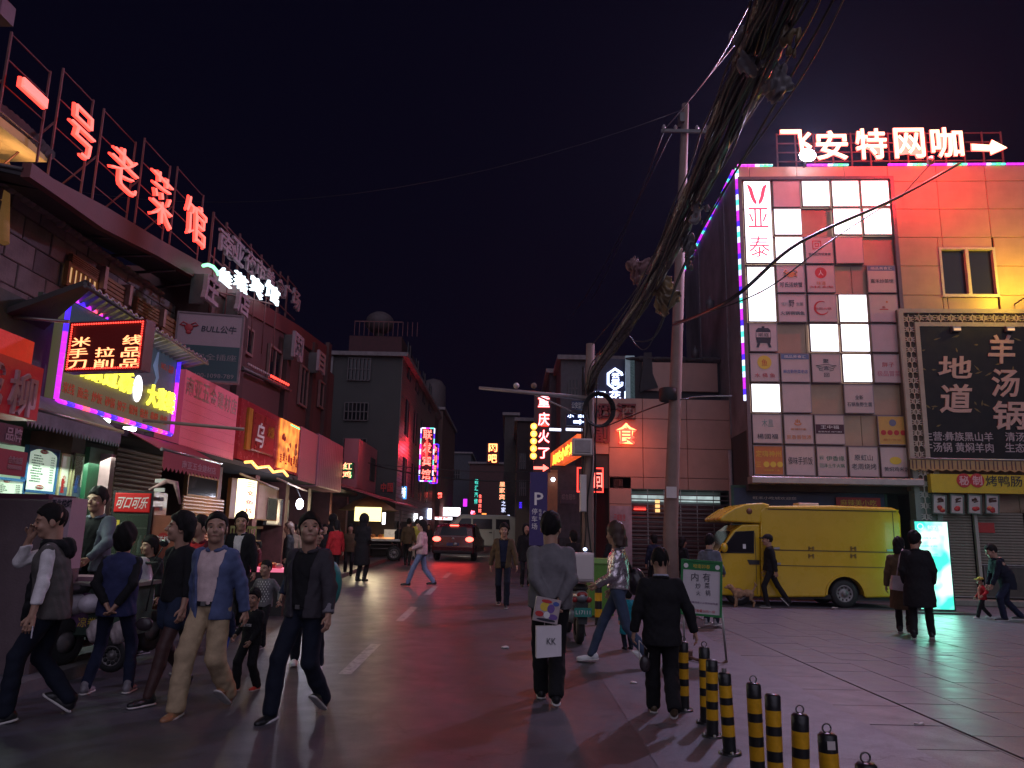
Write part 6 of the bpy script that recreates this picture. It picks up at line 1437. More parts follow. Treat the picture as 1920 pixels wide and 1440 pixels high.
# corrugated canopy over it
cv = thing('canopy', 'thin corrugated metal canopy jutting over the LED-bordered sign', 'canopy', (0, 0, 0))
COR = mat('corrugated_metal', (.30, .28, .32), .45, metal=.4, var=.3, dirt=.35)
def PXp(px, py, X): d = ray(px, py); return CP + d*(X/d.x)
ia, ib = PXp(128, 556, -5.22), PXp(348, 688, -5.22); oa, ob = PXp(160, 531, -4.45), PXp(390, 679, -4.45)
b = MB(); n = 96; vs = []
for i in range(n+1):
    f = i/n; ww = .016 if i % 4 < 2 else -.016; a_, c_ = ia.lerp(ib, f), oa.lerp(ob, f)
    for p_, z in ((a_, ww), (c_, ww), (c_, ww+.02), (a_, ww+.02)): vs.append((p_.x, p_.y, p_.z+z))
b.add(vs, [(i*4+k, i*4+(k+1) % 4, (i+1)*4+(k+1) % 4, (i+1)*4+k) for i in range(n) for k in range(4)]); b.build('sheet', COR, cv)
b = MB(); b.tube([oa+Vector((0, 0, -.03)), ob+Vector((0, 0, -.03))], .02, 6); b.tube([ia, oa], .02, 6); b.tube([ib, ob], .02, 6); b.build('edge_tube', FRAMEM, cv)
OLV = mat('olive_gable', (.07, .085, .055), .7, var=.3, dirt=.3)
b = MB(); e2 = Vector((-6.6, oa.y+.3, oa.z-.75)); b.hexa([oa+Vector((0, 0, -.02)), e2, e2+Vector((0, 1.5, 0)), oa+Vector((0, .12, -.02)), oa+Vector((0, 0, .04)), e2+Vector((0, 0, .08)), e2+Vector((0, 1.5, .08)), oa+Vector((0, .12, .04))]); b.build('dark_sheet', DARK2, cv)
BX(-5.35, -5.3, 5.0, 8.6, 2.7, 3.95).build('gable_panel', OLV, cv); BX(-5.34, -5.29, 8.3, 8.64, 3.9, 4.12).build('gable_panel', OLV, cv)
# downlights below the sign
for k, (px_, py_) in enumerate(((136, 776), (193, 793), (243, 808))):
    u, z = BWX(SX-.1).uz(px_, py_); l = thing('downlight', 'small white recessed downlight beneath the LED-bordered sign, %s' % ['first of three', 'middle one', 'farthest of three'][k], 'lamp', BWX(SX-.1).loc(u, z), R(90)); MB().lathe([(.001, 0), (.07, .0), (.085, .02), (.085, .05)], (0, 0, 0), 12).build('lens', glow('downlight', (.85, 1, .95), 7), l)
    ld = bpy.data.lights.new('downlight', 'SPOT'); ld.energy = 22; ld.color = (.8, 1, .93); ld.spot_size = R(120); ld.shadow_soft_size = .06; lo = bpy.data.objects.new('downlight', ld); col.objects.link(lo); lo.parent = l; lo.location = (0, 0, -.03)
# projecting LED message board
mp = P(200, 650, 7.6); MW = Wall((P(130, 650, 7.9).x, 7.9), (P(271, 650, 7.7).x, 7.7))
t, w, h = board(MW, (128, 602, 271, 696), 'message_board', 'red LED dot message board projecting from the row on a pole', 'sign', mat('led_black', (.02, .004, .004), .4, emit=(.25, .01, .01), es=.12), thick=.12, fr=mat('maroon_rim', (.15, .02, .03), .4))
G_LED = glow('led_amberred', (1, .30, .12), 3.2)
for s_, fx, fz in (('米', .17, .60), ('线', .84, .60), ('手', .15, .375), ('拉', .50, .375), ('品', .84, .36), ('刀', .15, .14), ('削', .50, .14), ('品', .84, .13)): letters(s_, (fx-.5)*w, fz*h, w*.25, h*.19, y=-.002, d=.006, m=G_LED, parent=t, off=.004)
b = MB()
for i in range(30): x = -w/2+.035+(w-.07)*i/29; b.ball((x, -.02, .03), .010, 6, 4); b.ball((x, -.02, h-.03), .010, 6, 4)
for i in range(1, 19): z = .03+(h-.06)*i/19; b.ball((-w/2+.035, -.02, z), .010, 6, 4); b.ball((w/2-.035, -.02, z), .010, 6, 4)
b.build('led_dot', G_RED, t)
tt = P(-30, 590, 7.9); te = P(130, 603, 7.9); MB().tube([tt-t.location, te-t.location], .02, 6).build('pole', STEEL, t); t.children[-1].matrix_parent_inverse = Matrix.Rotation(-MW.ang, 4, 'Z')
# awning under the sign, scalloped
def scallop(W_, px, label, mt, off=.55, back=.0, text=None, n=18, drop=.06, tm=WHT, slope=.25):
    u0, u1, z0, z1 = rect(W_, *px, off) if px[1] > 30 else px; t, w, h = on_wall(W_, u0, u1, z0, z1, off, 'awning', label, 'awning')
    b = MB(); pts = [(-w/2, h), ]
    for k in range(n): x0 = -w/2+w*k/n; x1 = x0+w/n; pts += [(x0+.001, drop), ((x0+x1)/2, 0)]
    pts += [(w/2, drop), (w/2, h)]
    b.prism(pts[::-1], -.004, .004); b.build('valance', mt, t)
    b = MB(); b.hexa([(-w/2, .004, h-.012), (w/2, .004, h-.012), (w/2, off-back, h+slope-.012), (-w/2, off-back, h+slope-.012), (-w/2, .004, h), (w/2, .004, h), (w/2, off-back, h+slope), (-w/2, off-back, h+slope)]); b.build('cover', mt, t)
    MB().tube([(-w/2-.05, .01, h+.01), (w/2+.05, .01, h+.01)], .025, 6).build('front_bar', STEEL, t)
    if text: letters(text[0], w*text[1], h*.52, w*text[2], h*text[3], y=-.005, d=.004, m=tm, parent=t, off=.01)
    return t
SAW = mat('grey_awning', (.22, .23, .26), .7, var=.4, scale=3, dirt=.3); RAW = mat('red_awning', (.38, .06, .08), .7, var=.15, scale=3, dirt=.1)
scallop(SL, (47, 790, 228, 822), 'grey scalloped awning below the LED-bordered sign', SAW, off=.35, n=30)
t, w, h = board(SL, (304, 853, 415, 900), 'dummy', '', 'x', SAW) if False else (None, 0, 0)
scallop(SL, (304, 858, 413, 893), 'red scalloped awning with pale hardware shop characters', RAW, off=.5, n=16, text=('南亚五金建材店', .1, .62, .42), tm=mat('rose_letter_dim', (.5, .28, .3), .6, var=.1))
# red signboards at near end
NW = BWX(-4.7); su1, sz0 = NW.uz(70, 793); _, sz1 = NW.uz(80, 688); su0 = su1-1.5
RBD = mat('glowing_red_board', (.36, .02, .035), .4, var=.2, dirt=.1, emit=(1, .03, .06), es=.08); PRL = mat('pale_rose_letter', (.55, .36, .4), .5, var=.1)  # slight red emission put into the board to brighten it
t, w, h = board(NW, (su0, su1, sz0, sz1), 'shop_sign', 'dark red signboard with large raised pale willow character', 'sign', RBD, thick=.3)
for s_, r_ in (('柳', (14, 692, 64, 786)), ('城', (-48, 668, 3, 764))):
    a_, b_, c_, d_ = rect(NW, *r_); letters(s_, (a_+b_)/2-(su0+su1)/2, (c_+d_)/2-sz0, b_-a_, (d_-c_)*.9, y=-.002, d=.03, m=PRL, parent=t, off=.012, name='letter')
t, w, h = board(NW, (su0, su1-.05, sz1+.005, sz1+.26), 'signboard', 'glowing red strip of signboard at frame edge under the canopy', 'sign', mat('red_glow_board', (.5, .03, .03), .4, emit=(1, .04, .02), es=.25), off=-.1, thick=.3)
t, w, h = board(NW, (-30, 790, 44, 833), 'shop_sign', 'small dark plum signboard with grey brand-store characters', 'sign', mat('plum_board', (.10, .02, .05), .5, var=.15), [('品牌', .74, .5, .42, .62, mat('mauve_letter', (.4, .28, .34), .5, var=.1), dict(off=.015))], off=-.05, thick=.1)
t, w, h = board(NW, (-40, 838, 52, 893), 'banner', 'hanging dull red cloth banner with faint boxed characters', 'banner', RAW, [('合作加盟', .72, .4, .3, .25, mat('rose_letter_dim', ())), ('8888888', .72, .65, .3, .15, mat('rose_letter_dim', ()))], off=.05, thick=.01)
# lit menu panel, interior
IN = BWX(SX-.15)
GWALL = mat('glow_shop_wall', (.6, .68, .58), .6, var=.15, scale=1, emit=(.6, .8, .6), es=.22)  # shop light on the wall painted in as emission
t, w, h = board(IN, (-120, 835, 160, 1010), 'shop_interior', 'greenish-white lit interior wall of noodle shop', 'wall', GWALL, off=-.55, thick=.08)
area(t, (0, -.5, h*.9), (R(-25), 0, 0), w*.8, .4, 34, (.8, 1, .82))
MI = mat('menu_ink', (.08, .14, .12), .5, var=0, bump=0)
for k, (xa, xb, ya, yb, lab) in enumerate(((47, 107, 838, 925, 'pale green menu board with arched blue top listing dishes'), (-30, 44, 895, 960, 'second pale green menu board partly behind the red banner'))):
    t, w, h = board(IN, (xa, ya, xb, yb), 'menu_board', lab, 'menu', mat('menu_face', (.62, .74, .6), .5, var=.04, emit=(.7, 1, .75), es=.33), off=-.3, thick=.03, fr=mat('menu_blue', (.02, .12, .3), .5, var=.1))
    for j in range(11):
        letters('招牌米线大碗'[:3+j % 4], -w*.18+.02*(j % 2), h*(.80-.055*j), w*(.24+.05*(j % 4)), h*.03, y=-.001, d=.003, m=MI, parent=t); letters('%d元' % (6+j*2), w*.32, h*(.80-.055*j), w*.12, h*.03, y=-.001, d=.003, m=MI, parent=t)
    disc(t, 0, h*.90, h*.045, REDP, sx=3.2); letters('过桥米线', 0, h*.9, w*.28, h*.04, y=-.006, d=.003, m=WHT, parent=t); disc(t, 0, h*.13, h*.045, REDP, sx=3.2); letters('特色米线', 0, h*.13, w*.28, h*.04, y=-.006, d=.003, m=WHT, parent=t)
    if k == 0:
        for s_ in (-1, 1): MB().prism([(s_*w*.49, h*.97), (s_*w*.49, h*.72), (s_*w*.42, h*.86), (s_*w*.25, h*.93), (0, h*.97)], -.004, -.0005).build('blue_corner', mat('menu_blue', ()), t)
for k, (xa, xb) in enumerate(((109, 131), (134, 158))):
    t, w, h = board(IN, (xa, 850, xb, 940), 'poster', 'tall pale poster with red and blue characters in noodle shop doorway, %s one' % ['inner', 'outer'][k], 'poster', mat('poster_cream', (.6, .6, .5), .5, var=.1, emit=(.7, .8, .6), es=.12), [('方鲜美味', .4, .68, .2, .3, INKR) if k == 0 else ('百年老店', .4, .68, .2, .3, INKB)], off=-.3, thick=.02, fr=mat('cream_rim', (.5, .45, .25), .5))
    for j, s_ in enumerate('方鲜美味' if k == 0 else '百年老店'): letters(s_, 0, h*(.5-.1*j), w*.3, h*.07, y=-.001, d=.003, m=INKR if k == 0 else INKB, parent=t)
    BX(-w/2+.03, w/2-.03, -.003, -.0005, .05, h*.3).build('print', mat('poster_mountain', (.12, .2, .3), .5, var=.5, scale=3), t)
t, w, h = board(IN, (158, 838, 204, 1010), 'door_panel', 'dark green painted metal door panel', 'door', mat('green_door', (.012, .10, .045), .4, var=.25, dirt=.2), off=-.1, thick=.06)
t, w, h = board(SL, (199, 848, 210, 1010), 'post', 'dirty pink square post beside the drinks fridge', 'post', mat('pink_post2', (.38, .22, .24), .6, var=.3, dirt=.4), off=-.05, thick=.14)
WSH = mat('brown_shutter', (.14, .075, .05), .55, var=.25, dirt=.3)
shutter(BWX(SX-.4), BWX(SX-.4).uz(212, 900)[0], BWX(SX-.4).uz(300, 900)[0], .3, 2.7, 0, 'dark brown roller shutter behind the drinks fridge', WSH, .07)
OSH = mat('warm_brick_shutter', (.42, .22, .13), .45, var=.25, dirt=.15)
zq = SL.uz(380, 935)[1]
shutter(BWX(SX-.3), BWX(SX-.3).uz(341, 950)[0], BWX(SX-.3).uz(418, 950)[0], .3, BWX(SX-.3).uz(380, 932)[1], 0, 'warm-lit roller shutter below small dark window', OSH, .06)
t, w, h = board(BWX(SX-.3), (350, 893, 408, 933), 'window', 'small dark window above the warm-lit shutter', 'window', GLASS, off=.02, thick=.05, fr=mat('wood_frame', ()))
ld = bpy.data.lights.new('shop_lamp', 'POINT')
def lamp_at(parent_t, p, e, c, r=.08):
    ld = bpy.data.lights.new('shop_light', 'POINT'); ld.energy = e; ld.color = c; ld.shadow_soft_size = r; lo = bpy.data.objects.new('shop_light', ld); col.objects.link(lo); lo.location = p; return lo
# pink banner lightbox row
t, w, h = board(SL, (12.0-6, 14.45-6, 2.80, 4.05), 'shop_sign', 'large pink fabric signboard with faded hardware shop characters', 'sign', mat('pink_fabric_glow', (.62, .17, .22), .5, var=.12, scale=2, bump=.05, emit=(1, .12, .22), es=.15), thick=.4)  # fabric emission stands in for red street light falling on it
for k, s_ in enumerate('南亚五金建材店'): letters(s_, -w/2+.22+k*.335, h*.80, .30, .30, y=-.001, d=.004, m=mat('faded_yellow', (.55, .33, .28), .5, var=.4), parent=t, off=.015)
for k in range(5): BX(-w/2+.05, w/2-.05, -.0025, -.0005, h*.12*(k+1), h*.12*(k+1)+.003).build('seam', mat('pink_seam', (.5, .13, .17), .5, var=0), t)
t, w, h = board(SL, (14.62-6, 18.9-6, 2.85, 4.05), 'shop_sign', 'glossy red acrylic signboard with brown brush character panel', 'sign', mat('red_acrylic', (.42, .04, .05), .25, var=.12, coat=.5, bump=.03, bscale=5), thick=.4)
BX(-w*.36, -w*.02, -.06, -.001, h*.22, h*.86, .01).build('inset_panel', mat('brown_red_board', (.28, .02, .02), .3, var=.3), t); BX(-w*.42, -w*.365, -.05, -.001, h*.2, h*.88).build('gold_bar', mat('gold_bar', (.5, .2, .02), .4), t)
letters('乌', -w*.25, h*.5, w*.12, h*.42, y=-.062, d=.01, m=WHT, parent=t, off=.01, skew=.2); letters('火锅', -w*.09, h*.62, w*.10, h*.2, y=-.062, d=.01, m=mat('gold_bar', ()), parent=t)
BX(w*.1, w*.45, -.03, -.001, h*.06, h*.98).build('lit_photo', glow('lit_orange_photo', (.95, .28, .04), 1.1, var=.8), t)
for k in range(7): letters('舌尖上的味道'[k % 6], w*.13+k*w*.05, h*.24+.05*(k % 2), .14, .2, y=-.032, d=.01, m=REDP, parent=t, off=.02)
for k in range(12): MB().ball((w*.14+random.uniform(0, w*.28), -.035, h*random.uniform(.4, .7)), (.09, .02, .07), 7, 5).build('food_print', random.choice([glow('hot_orange', (1, .3, .05), 1.5), REDP, INKO]), t)
b = MB()
for k in range(10): b.box(w*.27+k*.08, w*.27+k*.08+.05, -.04, -.031, h*.93, h*.955)
b.build('lit_caption', G_GREEN, t)
# glowing zigzag neon edge under it
pts = [(SX+.25, 14.4+i*.35, 2.78+.05*math.sin(i*2.1)) for i in range(9)]
t = thing('neon_tube', 'wavy orange-yellow neon tube under the glossy red signboard', 'light', pts[0]); MB().tube([Vector(p)-Vector(pts[0]) for p in pts], .03, 6).build('tube', glow('neon_yelloworange', (1, .45, .1), 2.6), t)
t, w, h = board(SL, (18.95-6, 20.7-6, 2.75, 4.1), 'shop_sign', 'plain pink signboard box, smooth one before the ribbed box', 'sign', mat('pink_box', (.50, .15, .17), .5, var=.1, dirt=.1), thick=.4)
t, w, h = board(SL, (20.72-6, 23.8-6, 2.7, 4.15), 'shop_sign', 'mauve ribbed signboard box closing the pink row', 'sign', mat('mauve_box', (.30, .12, .17), .5, var=.1, dirt=.1), thick=.5)
for k in range(14): BX(-w/2+w*k/14+.01, -w/2+w*(k+1)/14-.01, -.02, -.001, .03, h-.03, .008).build('panel', mat('mauve_box', ()), t)
area(t, (0, -.05, 0), (0, 0, 0), .01, .01, .001, (1, 1, 1)) if False else None
# next signs further along
t, w, h = board(SL, (26.3-6, 33-6, 3.0, 4.7), 'shop_sign', 'rose signboard with two dark window-like panels further down the row', 'sign', ROSE, [('烧烤', .5, .45, .3, .5, mat('brown_red_board', ()))], thick=.5)
for fx in (.42, .66, .85): BX((fx-.5)*w-.5, (fx-.5)*w+.45, -.03, -.001, h*.25, h*.75).build('dark_pane', DARK, t)
t, w, h = board(SL, (33.5-6, 44-6, 2.9, 4.2), 'shop_sign', 'dim mauve signboard strip far along the row', 'sign', mat('dim_mauve_board', (.16, .06, .09), .5, var=.3), thick=.5)
for y0, y1, c, mm in ((24, 27, 'dim brown shop canopy past the mauve box', RAW), (28, 34, 'sagging pink awning over the food stall', ROSE)):
    t = thing('awning', c, 'awning', (SX, y0, 0), R(90)); MB().hexa([(0, -1.2, 2.55), (y1-y0, -1.2, 2.6), (y1-y0, .2, 3.0), (0, .2, 3.0), (0, -1.2, 2.60), (y1-y0, -1.2, 2.65), (y1-y0, .2, 3.05), (0, .2, 3.05)]).build('cover', mm, t)
# white vertical light box with red script, and shopfront glazing
t, w, h = board(SL, (455, 898, 480, 973), 'vertical_sign', 'glaring yellow-white light box with red characters in front of shop', 'sign', glow('yellow_white', (1, .88, .5), 2.8), off=.5, thick=.12)
for k in range(4): letters('三文鱼片'[k], 0, h*(.86-.22*k), w*.6, h*.12, y=-.002, d=.01, m=INKR if False else glow('lit_red_mark', (.8, .03, .02), .8), parent=t, off=.02)
area(t, (0, -.05, h*.5), (R(-90), 0, 0), w, h, 16, (1, .75, .4))
t, w, h = board(SL, (430, 905, 520, 975), 'shop_window', 'pale curtained shop window behind the glaring light box', 'window', mat('dim_curtain', (.30, .2, .17), .6, var=.3, emit=(1, .5, .3), es=.03), off=-.5, thick=.05, fr=mat('wood_frame', ()))
t, w, h = board(SL, (500, 935, 540, 985), 'shop_window', 'grey-green glazed shopfront near the bright round lamp', 'window', mat('greygreen_pane', (.18, .2, .19), .3, var=.3, emit=(.5, .6, .55), es=.07), off=-.5, thick=.05, fr=FRAMEM)
q = P(562, 945, 17.5); t = thing('bare_lamp', 'dazzling white bare lamp in smoke over the barbecue', 'lamp', q); MB().ball((0, 0, 0), (.085, .05, .12), 12, 8).build('bulb', glow('bare_bulb', (.8, .85, 1), 12), t)
lo = lamp_at(t, q+Vector((.3, -.3, 0)), 60, (.8, .8, 1)); lo.location = (.3, -.3, 0); lo.parent = t
MB().tube([(0, 0, .15), (-.2, 0, .6)], .015, 5).build('cord', BLK, t)
# awning arms (pale poles)
for a, c, lab in (((268, 788, 9.0), (458, 805, 9.3), 'long pale horizontal awning arm jutting past the pink signboard'), ((450, 888, 14.5), (522, 917, 15.5), 'thin white awning rod over the shop window'), ((520, 897, 16), (575, 921, 18), 'second white awning rod further along')):
    pa, pc = P(*a), P(*c); t = thing('jutting_pole', lab, 'pole', pa); MB().tube([(0, 0, 0), pc-pa], .022, 6).build('rod', mat('pale_rod', (.45, .35, .25), .5, var=.1), t)
# lit stalls down the row
t, w, h = board(BW(25), (664, 950, 714, 978), 'stall_backdrop', 'yellow-white glowing stall backdrop under the sagging awning', 'stall', glow('stall_yellow', (1, .85, .35), 2.2), thick=.2)
area(t, (0, -.1, h*.4), (R(-75), 0, 0), w, h, 45, (1, .8, .5))
t, w, h = board(BW(29.5), (625, 945, 640, 985), 'doorway', 'pale green-lit narrow doorway behind the woman in red', 'door', mat('pale_door', (.3, .35, .3), .5, emit=(.6, .7, .6), es=.25), thick=.1)
t, w, h = board(BW(31), (786, 968, 792, 990), 'window', 'narrow white lit window near the walking girl', 'window', G_WHITE, thick=.1)

# grey tiled building in the middle distance, red-lit side
Yg = 30
xa, xc = P(596, 800, Yg).x, P(748, 800, Yg).x; zt = P(680, 668, Yg).z
gbt = thing('building', 'dull grey tiled four-storey building with red sign glow on its lane side', 'building', (xa, Yg, 0)); w = xc-xa
BX(0, w, 0, 14, 0, zt).build('wall', GREYB, gbt); BX(-.1, w+.25, -.2, 14.1, zt+.002, zt+.16).build('roof_edge', mat('parapet', ()), gbt)
BX(.8, w-.2, 1, 8, zt+.16, zt+1.1).build('roof_house', mat('dark_red_roof', (.07, .02, .025), .8, var=.3), gbt)
b = MB()
for k in range(14):
    x = 1.0+k*.2; b.box(x, x+.02, .9, .92, zt+1.1, zt+1.7)
b.box(1.0, w-.2, .9, .93, zt+1.68, zt+1.72); b.build('railing', RF, gbt)
qd = P(712, 606, Yg+2); MB().ball((qd.x-xa, 2, qd.z), (.62, .62, .5), 14, 8).build('roof_tank', mat('tank_grey', (.07, .05, .055), .7), gbt); MB().tube([(qd.x-xa, 2, zt+1.1), (qd.x-xa, 2, qd.z)], .2, 8).build('tank_stand', DARK2, gbt)
for (x0, y0, x1, y1) in ((655, 672, 694, 714), (648, 755, 690, 789), (645, 822, 686, 862)):
    p_, q_ = P(x0, y0, Yg), P(x1, y1, Yg); wd = BX(p_.x-xa, q_.x-xa, -.03, .03, q_.z, p_.z).build('window', GLASS, gbt); b = MB()
    for k in range(7): xk = p_.x-xa+(q_.x-p_.x)*k/6; b.box(xk-.02, xk+.02, -.12, -.09, q_.z, p_.z)
    for k in range(3): zk = q_.z+(p_.z-q_.z)*k/2; b.box(p_.x-xa, q_.x-xa, -.088, -.06, zk-.02, zk+.02)
    b.build('window_bars', mat('old_window_frame', ()), wd)
b = MB()
for k in range(5): b.tube([(.4, -.06, zt-k*1.2), (.4, -.06, zt-k*1.2-1.2)], .05, 6)
b.build('downpipe', mat('old_pipe', ()), gbt)
for i in range(4):
    for k in range(3): wd = BX(w+.0, w+.03, 1.4+i*2.9, 2.6+i*2.9, 1.9+k*2.4+1.2, 3.4+k*2.4+1.2).build('window', GLASS, gbt); MB().box(w+.03, w+.06, 1.96+i*2.9, 2.04+i*2.9, 3.1+k*2.4, 4.6+k*2.4).build('mullion', mat('old_window_frame', ()), wd)
for k in range(44): BX(w+.001, w+.02, .02, 13.9, 2.0+k*.15, 2.13+k*.15).build('tile_course', mat('side_tile', (.22, .16, .15), .45, var=.2), gbt) if k*.15+2.13 < zt else None
q = P(800, 850, 32.2)
wl = thing('assumed_sign_lamp', 'assumed red glow unit of the tall hotel sign facing the tiled wall', 'lamp', (q.x-.05, 32.6, q.z+.2)); MB().ball((0, 0, 0), (.06, .1, .5), 8, 6).build('tube', G_RED, wl)  # separate unit assumed from the red light on the tiled wall
lo = lamp_at(wl, (0, 0, 0), 130, (1, .03, .05), .25); lo.parent = wl; lo.location = (-.35, -.1, 0)
# further blocks on that side
block(742, 795, 742, 44.5, 10, 'reddish-brown block behind the tall hotel sign', mat('redbrown', (.10, .05, .045), .7, var=.3, dirt=.3), ())
block(795, 826, 768, 52, 12, 'narrow brown block with pale parapet, next beyond the hotel sign', mat('brown_block', (.12, .06, .05), .7, var=.3, dirt=.3), ((800, 800, 806, 840), (811, 800, 818, 840)))
q = P(812, 735, 55); t = thing('roof_tank', 'round-topped water tank on the narrow brown block', 'tank', (q.x, 55, q.z-1.2)); MB().lathe([(.01, 2.2), (.6, 2.0), (.9, 1.6), (.95, .2), (.9, -.4)], (0, 0, 0), 14).build('drum', mat('tank_grey', ()), t)
for px_, py_ in ((788, 745),): a = P(px_, py_, 46); t = thing('canopy', 'pale slanted roof sheet atop the reddish-brown block', 'canopy', a); MB().hexa([(-.3, 0, 0), (.9, 0, -1.0), (.9, 3, -1.0), (-.3, 3, 0), (-.2, 0, .1), (1.1, 0, -.8), (1.1, 3, -.8), (-.2, 3, .1)]).build('sheet', mat('pale_sheet', (.35, .3, .32), .5), t)
# ------------------------------------------------------------------ bollards
BB = mat('bollard_black', (.014, .014, .015), .35, var=.2, dirt=.1); BY = mat('bollard_yellow', (.70, .36, .01), .35, var=.25, scale=12, dirt=.35)
tops = [(1280, 1197, 1), (1320, 1208, 1), (1332, 1237, 0), (1364, 1256, 1), (1415, 1275, 1), (1448, 1303, 0), (1494, 1332, 1), (1554, 1370, 1), (1626, 1424, 1)]
labs = ['striped bollard farthest away, by the short man in black', 'striped bollard half hidden behind its closer neighbour', 'striped bollard without ring, third from the far end', 'slightly leaning striped bollard with small cap knob', 'striped bollard with ring, fifth from the far end', 'faded striped bollard with flat top and no ring', 'striped bollard with large upright ring', 'striped bollard with ring and small white sticker near its top', 'striped bollard cut by the lower frame edge, only ring and cap showing']
for k, (px_, py_, ring) in enumerate(tops):
    d = ray(px_, py_+(6 if ring else 0)); 
    X = 1.66 if k not in (1,) else 1.72
    if k == 0: X = 1.64
    s_ = X/d.x; q = CP+d*s_; hgt = min(.78, max(.55, q.z)); 
    t = thing('bollard', labs[k], 'bollard', (X, q.y, .004), random.uniform(0, 1), 'striped bollards along the plaza edge')
    r = .048; n = 16; hs = hgt-.12; nb = 5
    segs = [(0, hgt*.22, 0)]; z = hgt*.22
    for j in range(5): bh = hgt*(.14, .10, .145, .09, .15)[j]; segs.append((z, z+bh, 1 if j % 2 == 0 else 0)); z += bh
    segs.append((z, hgt, 0))
    for j, (z0, z1, c_) in enumerate(segs):
        prof = [(r, z0), (r, z1)] if j < len(segs)-1 else [(r, z0), (r, z1-.012), (r-.012, z1), (.0005, z1+.002)]
        MB().lathe(prof, (0, 0, 0), n).build('band' if c_ else 'post', BY if c_ else BB, t)
    MB().lathe([(.085, 0), (.085, .012), (.05, .014)], (0, 0, 0), n).build('base_plate', BB, t)
    b = MB()
    for a in range(4): b.lathe([(.012, .0), (.012, .02), (.0005, .024)], (.068*math.cos(a*1.57), .068*math.sin(a*1.57), .008), 6)
    tag(b.build('bolt', STEEL, t), kind='stuff')
    t.rotation_euler = (R(random.uniform(-1.6, 1.6)), R(random.uniform(-1.6, 1.6)), 0)
    if ring and k not in (3,):
        a = np.linspace(0, 2*math.pi, 15); MB().tube([(.022*math.cos(x), 0, hgt+.022+.022*math.sin(x)) for x in a], .0045, 6).build('ring', FRAMEM, t)
    elif k == 3: MB().lathe([(.018, hgt), (.018, hgt+.03), (.0005, hgt+.032)], (0, 0, 0), 8).build('knob', FRAMEM, t); t.rotation_euler = (0, R(-2.5), 0)
    if k == 7: BX(-.022, .018, -.052, -.048, hgt-.07, hgt-.03).build('sticker', WHITEP, t)
# a couple more set far back beyond the walkers
for k, (px_, py_) in enumerate(((1122, 1172), (1136, 1150))):
    g_ = G(px_, py_); t = thing('barrier_stub', 'rusty yellow and black striped stub post behind the girl in silver, %s' % ('lower one' if k == 0 else 'one set back'), 'bollard', g_)
    for j in range(5): MB().lathe([(.06, j*.13), (.06, j*.13+.13)], (0, 0, 0), 12).build('band', BY if j % 2 else BB, t)
    MB().lathe([(.06, .65), (.03, .67), (.0005, .672)], (0, 0, 0), 12).build('cap', BB, t)
# ------------------------------------------------------------------ A-board
g1 = G(1300, 1215); GW_ = mat('green_frame', (.02, .18, .05), .4, var=.15); WB = mat('whiteboard', (.62, .56, .58), .3, var=.08, scale=3, dirt=.06)
AY = 10.3
AW_ = Wall((P(1270, 1050, AY).x, AY), (P(1350, 1050, AY-.15).x, AY-.15))
t, w, h = board(AW_, (1274, 1050, 1352, 1155), 'notice_board', 'green-framed whiteboard easel with handwritten black menu characters', 'sign', WB, thick=.03, fr=GW_, fw=.028)
t.rotation_euler[1] = R(2.5)
BX(-w/2+.029, w/2-.029, -.004, -.0005, h-.13, h-.028).build('header', GW_, t); letters('哈南卯春', 0, h-.08, w*.4, .05, y=-.005, d=.003, m=INKY, parent=t)
for x in (-w*.38, w*.38): disc(t, x, h-.08, .03, WHT, y=-.004)
for s_, fx, fz, sz_ in (('内', .34, .80, .12), ('有', .62, .81, .125), ('炒', .42, .62, .085), ('菜', .64, .64, .085), ('火', .43, .47, .07), ('锅', .66, .49, .08)): letters(s_, (fx-.5)*w, fz*(h-.1), sz_*.75, sz_*.85, y=-.0006, d=.003, m=INK, parent=t)
letters('以及麻辣烫煮小火锅米饭免费', 0, h*.235, w*.8, .025, y=-.0006, d=.003, m=mat('mauve_ink', (.25, .15, .25), .5, var=0, bump=0), parent=t); letters('另打套餐20元一份', .02, h*.09, w*.6, .035, y=-.0006, d=.003, m=INKR, parent=t)
zb_ = t.location.z; b = MB(); b.tube([(w/2-.02, .03, h*.3), (w/2+.06, .1, -zb_*.9), ], .014, 6); b.tube([(-w/2+.04, .03, h*.2), (-w/2+.06, .1, -zb_+.06)], .014, 6); b.build('leg', mat('grey_tube', (.35, .33, .33), .4, metal=.6), t)
MB().tube([(w/2+.06, .1, -zb_+.05), (w/2-.0, .0, -zb_+.02), (w/2-.25, -.1, -zb_+.05), (-w/2+.06, .1, -zb_+.06)], .02, 6).build('foot', mat('rusty_iron', (.12, .05, .035), .7, var=.4), t)
BX(-w/2-.02, -w/2+.16, .05, .2, -zb_+.0, -zb_+.13, .01).build('weight', mat('rusty_iron', ()), t)
